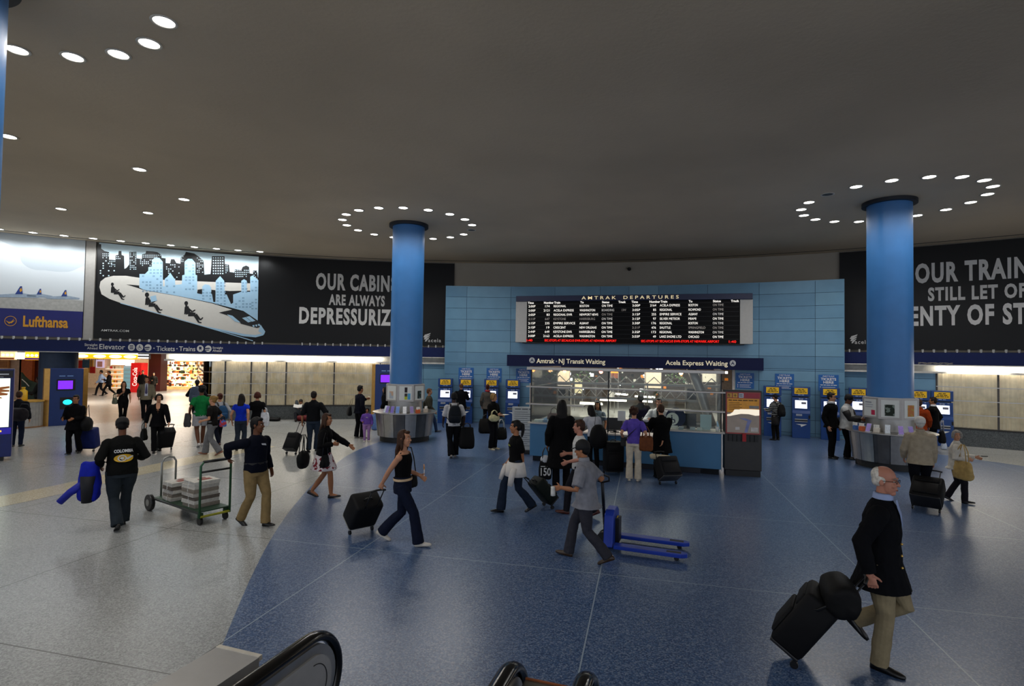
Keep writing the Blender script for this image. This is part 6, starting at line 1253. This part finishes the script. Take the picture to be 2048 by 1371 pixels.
# newspaper cart
A1_,A2_=atz(339,1027),atz(334,1000); C1,C2=atz(412,1050),atz(443,1038); ca=(A1_+A2_)/2; ce=(C1+C2)/2; cdv=(ce-ca).normalized(); cz=math.atan2(cdv.y,cdv.x); CL=(ce-ca).length; cmid=(ca+ce)/2
r=thing('hand_truck','green platform hand truck with two large wheels and a tall green handle','hand truck',cmid,cz); GRN=mat('1f4a2c',.4,.3,noise=.1); h2=CL/2; wd=.25
for s in (-1,1):
    b=MB(); b.tube([(-h2,s*wd,.2),(h2+.02,s*wd,.2)],.02,8); b.obj('frame_bar',mat('3a3f3c',.4,.5),r)
    b=MB(); b.tube([V((-h2,s*(wd+.06)-.035,.145)),V((-h2,s*(wd+.06)+.035,.145))],[.145,.145],24); wq=b.obj('big_wheel',RUBBER,r,bevel=.015); b=MB(); b.tube([V((-h2,s*(wd+.06)-.04,.145)),V((-h2,s*(wd+.06)+.04,.145))],[.06,.06],16); b.obj('hub',mat('8d8d88',.4,.5),wq)
    b=MB(); b.tube([V((h2-.04,s*(wd-.04)-.02,.065)),V((h2-.04,s*(wd-.04)+.02,.065))],[.065,.065],16); wq=b.obj('caster_wheel',RUBBER,r); b=MB(); b.box((h2-.03,s*(wd-.04),.15),(.05,.07,.08)); b.obj('fork_bracket',GRN,wq)
b=MB(); b.box((0,0,.215),(CL,2*wd,.02)); b.obj('platform',mat('2f4a38',.5,.3),r)
hx=h2+.02; hg=Matrix.Rotation(-cz,3,'Z')@(gh-cmid); top_=max(.95,hg.z-.03)
b=MB(); b.tube([(hx,-wd,.12),(hx,-wd,top_-.06),(hx,-wd+.05,top_),(hx,wd-.05,top_),(hx,wd,top_-.06),(hx,wd,.12)],.019,10); b.obj('tall_handle',mat('2c5a3c',.4,.4,noise=.1),r,smooth=True)
b=MB(); b.tube([(hx,-wd,top_-.16),(hx,wd,top_-.16)],.018,8); b.tube([(hx,-wd+.04,top_+.004),(hx,wd-.04,top_+.004)],.024,8); b.obj('handle_grip',BLK,r,smooth=True)
b=MB(); b.tube([(hx,-wd,.14),(hx,wd,.14)],.02,8); b.obj('yellow_crossbar',mat('8a8a1c',.5),r)
b=MB(); b.tube([(-h2-.02,-.12,.2),(-h2-.02,-.12,.82),(-h2-.02,-.08,.89),(-h2-.02,0,.91),(-h2-.02,.08,.89),(-h2-.02,.12,.82),(-h2-.02,.12,.2)],.018,10); b.obj('loop_handle',mat('a8aaa6',.35,.8),r,smooth=True)
NP=[mat(c_,.8,noise=.15,scale=22) for c_ in ('b8b4ac','8d8478','c9c6be','6a6158')]
for sx,cnt,wx,lb in ((-.24*CL,5,.34,'shorter bundle'),(.22*CL,7,.40,'taller bundle')):
    for k in range(cnt):
        q=thing('newspaper_bundle',('bottom','second','third','fourth','fifth','sixth','top')[k if k<cnt-1 else 6]+' newspaper bundle of the '+('left shorter' if cnt==5 else 'right taller')+' stack on the hand truck','newspapers',cmid+Matrix.Rotation(cz,3,'Z')@V((sx+rnd.uniform(-.012,.012),rnd.uniform(-.015,.015),.225+.062*k)),cz+rnd.uniform(-.06,.06),'newspaper bundles on the hand truck')
        b=MB()
        for j in range(5): b.box((rnd.uniform(-.006,.006),rnd.uniform(-.006,.006),.006+.0122*j),(wx,.42,.0118))
        b.obj('paper_stack',NP[(k+(cnt==7))%4] if k<cnt-1 else NP[2],q); b=MB(); b.box((0,0,.031),(.02,.425,.0625)); b.obj('strap_band',mat('d8d8d4',.5,noise=0),q)
        if k==cnt-1: b=MB(); b.box((.04,.03,.063),(.12,.2,.002)); b.box((-.09,.05,.063),(.06,.1,.002)); b.obj('front_page_print',mat('8a3a2c',.7),q)
# woman walking left with a rolling case
Pz=atz(1030,1022); gz=aty(1051,958,Pz.y+.05)
c=person('smiling woman with a dark ponytail in a black printed t-shirt and jeans walking left',(1030,1023),(1030,834),112,None,'walk',('tee','0c0c0c'),(T_,'1c2636',.03),'0b0b0c',('pony','black'),'tan',fem=True,stride=.28,rh=(.22,.10,.86),lh=('W',gz+V((-.03,0,.05))),lcurl=1.0,hy=-16,glasses=False,key='pony',extra=dict(badge=(-.2,.33,'8a8f2c')))
w_=c['world']; b=MB(); r=thing('white_sweater','white sweater tied around the waist of the woman with the ponytail','sweater',w_((0,0,.8)),D(112))
b.loft([[V((rx*math.cos(t),ry*math.sin(t),z)) for t in [2*PI*i/28 for i in range(28)]] for z,rx,ry in ((-.12,.235,.20),(-.02,.215,.18),(.08,.20,.165),(.13,.175,.145))]); b.tube([(.16,.12,.04),(.10,.2,-.05),(.12,.24,-.2)],[.05,.05,.045],10); b.tube([(-.17,.1,.04),(-.2,.16,-.1),(-.19,.18,-.26)],[.05,.055,.05],10); b.obj('sweater_body',mat('d8d2cc',.8,noise=.08),r,smooth=True)
suitcase('suitcase','dark green black rolling case behind the woman with the ponytail',atz(1096,1014),gz,.36,.52,.24,'101814')
# people at the booth
c=person('woman with very long black hair in a black coat at the booth',(1122,979),(1122,799),4,None,'stand',('coat','09090b',-.5),(T_,'0b0b0d',.015),'3a1f16',('verylong','black'),'tan',fem=True,lh=(-.27,.04,.86),key='coat',fat=1.12)
w_=c['world']; r=bag('shopping_bag','black shopping bag lettered 150 hanging beside the woman with very long hair','bag',w_((-.31,.03,.19)),(.30,.14,.42),'0b0b0e',D(4),0,.26,'tote',hcol='15151a')
b=MB(); text(b,'150',lambda u,v:V((u,-.082-.006*(v>.2),v)),.16,0,.10,'C',.02,width=.22); blurred(b,lambda u,v:V((u,-.083,v)),-.11,.285,.22,.018,2,9); b.obj('lettering',mat('d8d8d6',.6,noise=0),r); b=MB(); b.ball((0,0,.43),(.11,.05,.09)); b.obj('tissue_paper',mat('cfd2d6',.8),r,smooth=True)
person('man with short brown hair in a white shirt walking left behind the grey shirted worker',None,(1160,835),88,1.76,'walk',('tee','c9c9c6',-.08,.45),(T_,'1c1c22'),'4a1f16',('short','brown'),'pink',by_head=True,stride=.25,lh=(-.2,.2,.98),rh=(.2,.24,1.06))
person('woman with black hair in a white top leaning over the booth counter',None,(1193,822),28,1.66,'stand',('shirt','c4c6cc'),(T_,'0d0d10'),'0d0d0d',('long','black'),'brown',pos=BW(BX(1196),-.55),fem=True,lean=16,hp=14,lh=(-.2,.42,1.14),rh=(.2,.42,1.14))
p=BW(BX(1232),-.75); suitcase('suitcase','tall black suitcase standing in front of the booth beside the woman leaning on the counter',p,p+V((0,0,1.02)),.46,.72,.32,'09090b',yawoff=10)
p=BW(BX(1211),-1.05); bag('duffel_bag','large black bag slung behind the woman leaning on the counter','bag',p+V((0,0,.62)),(.46,.3,.6),'08080a',D(10),0,None,'round',strap=[(-.1,0,.55),(-.05,.1,.75),(.02,.25,.85),(.1,.35,.8)])
c=person('woman with curly brown hair in a purple t-shirt and cream trousers at the booth',(1267,961),(1264,812),-4,1.72,'stand',('tee','5c4aa8'),(T_,'cfc3ae',.03),'c9c0b0',('curly','brown'),'light',fem=True,lh=(-.25,.1,.98),rh=(.25,.08,1.0),key='purple')
T=c['T']; w_=c['world']; bag('shoulder_bag','brown leather shoulder bag at the side of the woman in purple','bag',w_((.28,-.02,.72)),(.34,.16,.36),'6a3a1c',D(-4),0,.2,'tote'); 
r=thing('shoulder_strap_bag','black strap bag worn across the back of the woman in purple','bag',w_((-.24,.08,.80)),D(-4)); b=MB(); b.box((0,0,.1),(.14,.1,.22)); b.obj('bag_body',mat('0c0c10',.6),r,bevel=.02)
b=MB(); b.tube([V((.0,-.12,.16)),V((.08,-.23,.28)),V((.22,-.245,.42)),V((.36,-.215,.56)),V((.41,-.12,.66)),V((.42,-.04,.68)),V((.41,.05,.62))],.02,8,flat=.35,ref=(0,1,0)); b.obj('strap',mat('0c0c10',.6),r,smooth=True)
Pk=atz(1322,958); gk=aty(1318,905,Pk.y-.1)
c=person('man in a long black coat at the booth beside the woman in purple',(1322,955),(1307,806),14,1.75,'stand',('coat','060607',-.34),(T_,'0c0c0e',.012),'0a0a0a',('short','brown'),'light',lean=5,rh=('W',gk+V((.02,0,.06))),lh=(-.2,.4,1.12),fat=1.1)
suitcase('suitcase','black wheeled case with a cream roll on top behind the man in the long coat',atz(1336,968),gk,.48,.48,.34,'17171a',trim='3a3a3c')
r=thing('blanket_roll','cream rolled blanket lying on top of the wheeled case at the booth','blanket',(lambda A,g:A+(g-A).normalized()*.62+V((0,0,.03)))(atz(1336,968),gk),-D(26)); b=MB(); b.tube([(-.24,0,0),(-.2,0,.01),(.2,0,.0),(.24,0,.0)],[.05,.065,.065,.05],14); b.obj('roll_body',mat('d6c8aa',.9,noise=.1),r,smooth=True); b=MB(); b.tube([(-.1,0,0),(-.09,0,0)],[.069,.069],14); b.obj('strap',BLK,r)
person('booth clerk in a white shirt and dark vest behind the counter',None,None,176,1.78,'stand',('shirt','d4d2d6'),(T_,'101018'),'0a0a0a',('short','dark'),'pink',pos=BW(BX(1311),1.15),lh=(-.2,.35,1.15),rh=(.24,.3,1.2),extra=dict(shirtfront='12141f',open=True,vdepth=.3))
person('booth clerk in a dark jacket with his back to the hall',None,None,10,1.82,'stand',('jacket','0b0c10'),(T_,'101014'),'0a0a0a',('short','black'),'dark',pos=BW(BX(1266),1.9))
person('booth clerk with long black hair behind the left counter',None,None,160,1.62,'stand',('tee','5a6470'),(T_,'101014'),'0a0a0a',('long','black'),'tan',fem=True,pos=BW(BX(1179),1.25))
# people at the ticket machines
c=person('man in a white shirt and black trousers with a dark backpack seen from behind',(906,914),(895,783),6,None,'walk',('tee','c3c2c4',-.1,.45),(T_,'0c0d12',.035),'9a8f86',('short','black'),'dark',stride=.12,fat=1.15,rh=(.27,.02,.86),key='white_back')
backpack(c,'dark blue backpack worn by the man in the white shirt','0e141c',(.36,.22,.50),-.02)
w_=c['world']; bag('garment_bag','large black bag hanging from the hand of the man in the white shirt','bag',w_((.36,.0,.22)),(.46,.22,.62),'08080a',D(20),0,.1,'tote')
person('bald man in a black suit using a ticket machine',None,(922,769),3,1.77,'stand',('jacket','07080b'),(T_,'0a0b10'),'0a0a0a',('bald','lbrown'),'pink',pos=(aty(922,800,22.35).x,22.35,0),lh=(-.15,.3,1.15),rh=(.17,.32,1.2),fat=1.1)
q=atz(905,868); bag('backpack','small black bag with a silver rim standing by the ticket machine','backpack',(q.x,22.3,0),(.34,.24,.5),'0b0b0c',D(5),0,.08,'pack')
person('red haired woman in a grey jacket and red scarf facing a ticket machine',None,(975,768),-8,1.74,'stand',('jacket','4f4a44'),(T_,'1a1614'),'1a1a1a',('bun','red'),'light',pos=(aty(975,800,22.2).x,22.2,0),fem=True,extra=dict(scarf='b01c28'),rh=(.16,.34,1.2))
c=person('blonde woman in black trousers and a black cardigan reading a paper in the middle',(985,898),(984,786),-128,None,'stand',('jacket','0a0a0b',-.12),(T_,'0e0f14',.02),'cfc4a8',('bob','blonde'),'light',fem=True,hy=20,lh=(-.1,.3,1.08),rh=(.14,.3,1.12))
w_=c['world']; bag('handbag','cream handbag at the waist of the blonde woman in black','bag',w_((.22,.22,.90)),(.40,.14,.22),'cfc69a',D(-150),0,.12,'round'); bag('tote_bag','black tote bag with white handles beside the blonde woman in black','bag',w_((-.36,.05,.26)),(.40,.18,.40),'09090a',D(-160),0,.24,'tote',hcol='c9c9c6')
r=thing('paper_sheet','white paper held by the blonde woman in black','paper',w_((-.02,.44,1.10)),D(-130)); b=MB(); b.box((0,0,.012),(.24,.17,.004)); b.obj('sheet',PAPER,r)
q=atz(962,896); bag('duffel_bag','black bag with a red tag on the floor left of the blonde woman in black','bag',(q.x,20.6,.0),(.6,.3,.55),'0a0908',D(10),0,.15,'tote')
c=person('man in a black and white striped sweater with a backpack reading at a ticket machine',(1552,880),(1543,787),48,None,'stand',('sweater',stripes('striped_knit','0d0d10','b9b9b6',.062,.3)),(T_,'14130f'),'0a0a0a',('short','black'),'light',hp=25,lh=(-.16,.32,1.12),rh=(.16,.32,1.14)); backpack(c,'black backpack worn by the man in the striped sweater','0b0b0d',(.3,.18,.44))
w_=c['world']; r=thing('paper_sheet','white sheet held by the man in the striped sweater','paper',w_((0,.44,1.14)),D(48)); b=MB(); b.box((0,0,.012),(.24,.18,.004)); b.obj('sheet',PAPER,r)
bag('shoulder_bag','dark shoulder bag with white marks at the hip of the striped sweater man','bag',w_((-.22,-.16,.6)),(.4,.16,.32),'171513',D(40),0,None,'tote')
person('man with glasses in a black sweatshirt looking right beside the white jacket',(1662,915),(1665,779),-118,None,'rest',('sweater','08080a',-.14),(T_,'0b0b0e',.015),'131313',('short','dark'),'light',glasses=True,hy=8,extra=dict(scarf='cfd0d2'))
c=person('man in a black cap and white jacket with black sleeves looking at his hands',(1694,916),(1692,788),-108,None,'rest',('jacket','c3c4c2',-.14),(T_,'090a0d',.02),'1b1512',('short','black'),'brown',cap='0a0a0b',hp=24,fat=1.2,lh=(-.06,.36,1.12),rh=(.06,.36,1.1),lcurl=.8,rcurl=.8)
r_=c['r']
for sh,e,w_,sd in c['arms']:
    b=MB(); T=c['T']; b.tube([p*T for p in (sh*.8+e*.2,sh*.4+e*.6,e,e*.4+w_*.6,w_*.97+e*.03)],[.093*T,.087*T,.08*T,.074*T,.062*T],14); b.obj('dark_sleeve',mat('0b0b0d',.7),r_,smooth=True)
r=thing('mobile_phone','grey telephone in the hands of the man in the white jacket','phone',c['world']((0,.46,1.12)),D(-108)); b=MB(); b.box((0,0,.02),(.06,.12,.016)); b.obj('phone_body',mat('6a7076',.4),r,bevel=.004)
person('person in an orange jacket at a ticket machine behind the right column',None,(1839,799),8,1.70,'stand',('jacket','8a3410'),(T_,'14141a'),'101010',('short','brown'),'light',by_head=True)
c=person('man in a dark suit with an orange tie reaching left at a ticket machine',None,(1867,794),78,1.78,'stand',('jacket','0a0a0c'),(T_,'0a0a0d'),'0a0a0a',('short','dark'),'tan',by_head=True,hy=10,lh=(-.14,.52,1.2),rh=(.25,.02,.9),extra=dict(shirtfront='d8d8dc',tie='b04a22',collar='d8d8dc'))
w_=c['world']; bag('tote_bag','black bag with pale handles hanging beside the man in the dark suit','bag',aty(1884,886,c['P'].y-.12)*1.0,(.38,.2,.42),'08080a',D(60),0,.3,'tote',hcol='8d8d98'); q=atz(1884,898); bag('shopping_bag','white and blue bag on the floor beside the man in the dark suit','bag',(q.x+.06,q.y,0),(.30,.16,.30),'b9c4d6',D(60),0,.08,'tote')
Pb=atz(1846,1004); gb=aty(1868,944,Pb.y-.1)
person('man in a beige jacket and white cap walking away at the right information desk',None,(1840,833),2,1.76,'walk',('jacket','a79a84',-.13),(T_,'0c0d14',.015),'0b0b0b',('short','white'),'pink',by_head=True,cap='d8d4cc',stride=.16,fat=1.15,rh=('W',gb+V((.0,0,.05))),rcurl=1.0,extra=dict(collar='a79a84',capback=False))
suitcase('wheeled_bag','black wheeled duffel behind the man in the beige jacket',atz(1852,1021),gb,.50,.52,.34,'0a0a0b',cat='suitcase')
c=person('grey haired woman in a white jacket and dark trousers looking toward the camera',(1914,1003),(1917,858),-88,None,'walk',('jacket','cfcabf',-.14),(T_,'1f1c22',.01),'0c0b0d',('bob','grey'),'light',fem=True,fat=1.2,stride=.16,lh=(-.16,.36,1.1),rh=(.2,.2,1.08),hy=-72,rcurl=.9)
w_=c['world']; bag('handbag','large cream leather handbag carried by the grey haired woman','bag',w_((.32,.10,.60)),(.46,.16,.38),'b89a5e',D(-88),0,.32,'tote')
r=thing('mobile_phone','dark telephone in the hand of the grey haired woman','phone',w_((-.12,.52,1.12)),D(-88)); b=MB(); b.box((0,0,.02),(.05,.11,.016)); b.obj('phone_body',BLK,r,bevel=.004)
# ---------------------------------------------------------------- left half, middle distance
person('man with light brown hair in an olive jacket walking right behind the middle information desk',None,None,-92,1.70,'walk',('jacket','3f3d34'),(T_,'2a3a5a'),'101010',('short','lbrown'),'light',pos=(aty(858,800,20.6).x,20.6,0),stride=.32,phase=-1,extra=dict(shirtfront='4a9ab0'))
person('dark haired woman in black standing at the kiosk behind the middle information desk',None,None,70,1.62,'stand',('jacket','0a0a0b',-.3),(T_,'0a0a0b'),'0a0a0a',('long','black'),'tan',pos=(aty(770,800,21.6).x,21.6,0),fem=True)
q=aty(755,836,21.0); bag('shopping_bag','blue and white shopping bag left of the middle information desk','bag',(q.x-.03,21.0,0),(.42,.22,.62),'5a78b0',D(10),0,.14,'tote',hcol='d8d4c8')
c=person('man in a dark sweater standing with the girl in purple',(718,876),(718,770),-62,None,'rest',('sweater','0b0e1a',-.12),(T_,'0c0c10',.02),'8d8a84',('short','black'),'tan',fat=1.15,lh=(-.18,.34,1.28),lcurl=.8,hy=6,key='dad')
w_=c['world']; bag('shoulder_bag','black bag at the left hip of the man standing with the girl','bag',w_((-.2,-.26,.74)),(.3,.16,.34),'08080a',D(-62),0,None,'tote',strap=[(-.1,0,.3),(-.03,.06,.55),(.04,.1,.6),(.1,.04,.3)]); r=thing('ice_cream','small white cone in the hand of the man standing with the girl','food',w_((-.17,.43,1.26))); b=MB(); b.lathe([(0,-.05),(.025,.04),(0,.04)],12); b.obj('cone',mat('c08a4a',.8),r); b=MB(); b.ball((0,0,.06),.032); b.obj('scoop',WHITE,r,smooth=True)
c=person('little girl in a purple hooded sweatshirt and lilac trousers facing the camera',(733,882),None,178,1.10,'stand',('sweater','6a4aa0',-.06),(T_,'a07ab0',.01),'d8d4d0',('bob','black'),'tan',rh=(.22,.2,1.05),rcurl=.9,fat=1.25,extra=dict(badge=(0,.3,'b9c08a')))
c=person('man in a dark shirt and jeans seen from behind, arm out to his wheeled case',None,(628,781),-14,1.78,'walk',('shirt','101114',None,.55),(T_,'26303e',.015),'101010',('short','dark'),'tan',by_head=True,stride=.16,lh=(-.3,-.02,.84),lcurl=1.0,rh=(.34,.18,1.08),fat=1.08)
gq=c['world']((-.30,-.02,.80)); suitcase('suitcase','black wheeled case held by the man in the dark shirt, behind the flowered skirt woman',V((gq.x-.12,gq.y-.45,0)),gq,.38,.50,.24)
Ps=atz(607,838); c=person('person sitting on the floor against the wall reading',None,None,176,1.72,'sit',('sweater','3a3f44'),(T_,'14161c'),'2a1c16',('short','dark'),'tan',pos=(Ps.x,Ps.y-.35,0),lh=(-.12,.34,.44),rh=(.12,.1,.62),hp=28)
bag('duffel_bag','red and black bag on the floor beside the person sitting by the wall','bag',(Ps.x+.35,Ps.y-.75,0),(.7,.3,.26),'5a1218',D(0),0,None,'duffel'); bag('duffel_bag','flat black bag on the floor left of the person sitting by the wall','bag',(Ps.x-1.05,Ps.y-.8,0),(.7,.34,.16),'0a0a0c',D(0),0,None,'duffel')
r=thing('newspaper','open white paper on the knees of the person sitting by the wall','paper',(Ps.x,Ps.y-.72,.56)); b=MB(); b.add([(-.18,0,.03),(0,0,0),(.18,0,.03),(.18,.06,.16),(0,.06,.13),(-.18,.06,.16),(-.18,.006,.03),(0,.006,0),(.18,.006,.03),(.18,.066,.16),(0,.066,.13),(-.18,.066,.16)],[(0,1,4,5),(1,2,3,4),(6,11,10,7),(7,10,9,8),(0,5,11,6),(2,8,9,3),(0,6,7,1),(1,7,8,2),(3,9,10,4),(4,10,11,5)]); b.obj('sheet',PAPER,r)
person('woman in a bright blue top and dark jeans seen from behind',(480,899),(488,786),-14,None,'walk',('tee','1030b8',-.05,.22),(T_,'2a3340',.02),'20242c',('long','dark'),'light',fem=True,stride=.14,lh=(-.26,.03,.86))
c=person('red haired person in a black t-shirt beside the woman in a bright blue top',(512,890),(513,783),-6,None,'stand',('tee','0a0a0d'),(T_,'15171f'),'101010',('bob','red'),'light',fem=True); w_=c['world']; bag('shopping_bag','white bag carried by the red haired person in black','bag',w_((.24,-.06,.62)),(.28,.2,.44),'cfd2d8',D(0),0,.14,'tote')
c=person('woman with tied dark blonde hair and glasses in a black t-shirt and grey trousers',(423,909),(423,788),62,None,'walk',('tee','161412',-.08),(T_,'6c6d70',.035),'8a5a44',('bun','blonde'),'light',fem=True,glasses=True,stride=.24,rh=(.22,.1,.98),lh=(-.2,.2,1.0))
w_=c['world']; bag('shoulder_bag','small bright red and blue patterned bag at the back of the woman in grey trousers','bag',w_((.12,-.24,.80)),(.2,.1,.2),spots('bag_print','b03040','3a6ac0',14,.5),D(62),0,.1,'tote')
c=person('person with reddish hair in a grey hooded top behind the woman in grey trousers',(437,891),(438,784),20,None,'walk',('sweater','9a9ca2'),(T_,'101522'),'4a2c22',('bun','red'),'light',fem=True,stride=.2); backpack(c,'blue backpack worn by the person with reddish hair','20486e',(.3,.2,.42))
c=person('woman in a green t-shirt and light grey shorts with bushy black hair',(400,892),(404,769),8,None,'walk',('tee','14713a',-.08),('shorts','a9aab0'),'d8d4d0',('curly','black'),'brown',fem=True,stride=.16,fat=1.15,lh=(-.28,.04,.92)); w_=c['world']; bag('shopping_bag','white bag hanging at the side of the woman in grey shorts','bag',w_((.26,.05,.78)),(.26,.16,.4),'c9ccd2',D(8),0,.12,'tote'); bag('grey_jacket','grey jacket hanging from the arm of the woman in grey shorts','jacket',w_((-.32,.06,.56)),(.2,.14,.42),'4a4a4c',D(8),0,None,'tote')
c=person('person in dark clothes with a large grey backpack walking away to the shops',(392,846),(382,757),12,None,'walk',('jacket','0b0b10'),(T_,'0a0a0d'),'0b0b0b',('short','black'),'dark',stride=.2,lh=(-.22,.18,1.2)); backpack(c,'large grey round backpack on the person walking to the shops','3f4a5c',(.44,.3,.66),-.12,-.12)
P1=atz(318,903); g1=aty(338,851,P1.y-.1)
c=person('woman in a black trouser suit walking toward the camera with a rolling case',(314,903),(312,785),176,None,'walk',('jacket','08080b',-.17),(T_,'09090b',.015),'0c0c0c',('bob','dark'),'light',fem=True,stride=.18,lh=('W',g1+V((0,0,.05))),lcurl=1.0,rh=(.3,.02,.86),hy=12,rcurl=1.0,extra=dict(shirtfront='c08a6a',vdepth=.14)); w_=c['world']
suitcase('suitcase','black upright rolling case with a red tag beside the woman in the trouser suit',V((atz(333,899).x,P1.y+.25,0)),V((g1.x,P1.y-.05,g1.z)),.42,.56,.26); bag('handbag','black handbag in the right hand of the woman in the trouser suit','bag',w_((.34,.02,.36)),(.22,.14,.34),'0d100f',D(90),0,.16,'tote')
person('man in a grey beige blazer and dark tie walking toward the camera',(291,838),(289,751),178,None,'walk',('jacket','77705e',-.14),(T_,'0d0d10',.01),'0c0c0c',('short','brown'),'light',stride=.18,fat=1.15,extra=dict(shirtfront='b9bccb',vdepth=.34,tie='3c3560',open=True))
c=person('woman in a black short sleeved blouse with white buttons walking toward the camera',(245,841),(247,761),182,None,'walk',('tee','0a0a0c',-.1,.3),(T_,'08080a',.015),'c9c4bc',('long','brown'),'light',fem=True,stride=.16,rh=(.1,.24,1.2),fat=1.12,extra=dict(buttons=(.36,.28,.2),bcol='d8d8d4',shirtfront='c08a6a',vdepth=.1)); w_=c['world']; bag('handbag','pale green handbag at the side of the woman in the black blouse','bag',w_((.3,.0,.74)),(.2,.14,.26),'6c7464',D(180),0,.2,'tote')
P3=atz(148,908); g3=aty(152,858,P3.y+.3)
c=person('man with glasses in a black jacket walking in front of the left information kiosk',(148,907),(146,788),152,None,'walk',('jacket','07070a',-.22),(T_,'08080a',.015),'0a0a0a',('short','dark'),'tan',glasses=True,stride=.14,fat=1.15,hy=6,lh=(-.1,.28,1.06),rh=(.2,.24,1.06),rcurl=.8); w_=c['world']
suitcase('suitcase','blue wheeled case behind the man with glasses in a black jacket',V((P3.x-.02,P3.y+.42,0)),V((P3.x+.0,P3.y+.22,.98)),.52,.56,.30,'101e58'); bag('shoulder_bag','large black shoulder bag at the side of the man with glasses','bag',w_((-.30,-.02,.66)),(.42,.26,.40),'08080a',D(100),0,None,'round',strap=[(-.1,0,.35),(-.03,0,.62),(.05,.0,.72),(.12,0,.35)])
P0=aty(36,892,16.2); c=person('person in dark clothes half hidden behind the advertising pillar',None,None,-20,1.62,'stand',('jacket','14161c',-.1),(T_,'141c30'),'0c0c0c',('short','brown'),'tan',pos=(P0.x-.05,16.2,0),lean=6); bag('duffel_bag','large dark brown duffel bag held behind the advertising pillar','bag',(aty(38,820,15.9).x-.1,15.9,.78),(.68,.34,.40),'17131a',D(-8),D(6),None,'duffel',strap=[(.12,0,.38),(.2,0,.5),(.4,0,.5),(.5,0,.36)])
person('person in a dark grey top standing behind the fluted round counter',None,None,75,1.76,'stand',('shirt','35332f'),(T_,'14141a'),'0c0c0c',('short','black'),'brown',pos=(aty(77,800,22.6).x,22.6,0),lh=(-.16,.34,1.1),rh=(.2,.2,1.05))
person('walker in a light blue shirt in front of the snack shop',(201,790),(199,738),80,None,'walk',('shirt','8fa6cc'),(T_,'101218'),'0c0c0c',('short','black'),'tan',stride=.3)
person('walker in a dark jacket carrying papers in front of the snack shop',(217,791),(216,739),86,None,'walk',('jacket','0c0c10'),(T_,'0a0a0c'),'0a0a0a',('short','dark'),'tan',stride=.34,lh=(-.12,.3,1.1),phase=-1)
person('person in black standing before the red drinks machine',(284,790),(283,740),170,None,'stand',('jacket','0a0a0c'),(T_,'0a0a0c'),'0a0a0a',('short','black'),'tan')
person('woman in dark clothes standing by the dark red pillar',(306,788),(305,748),178,None,'stand',('jacket','14120f'),(T_,'0a0a0c'),'0a0a0a',('long','dark'),'light',fem=True,rh=(.1,.28,1.12))
person('person in a black jacket and pale trousers looking into the gift shop window',(367,772),(367,737),-10,None,'stand',('jacket','0a0a0c',-.14),(T_,'cbb8ac',.02),'8a6a5a',('short','black'),'tan')
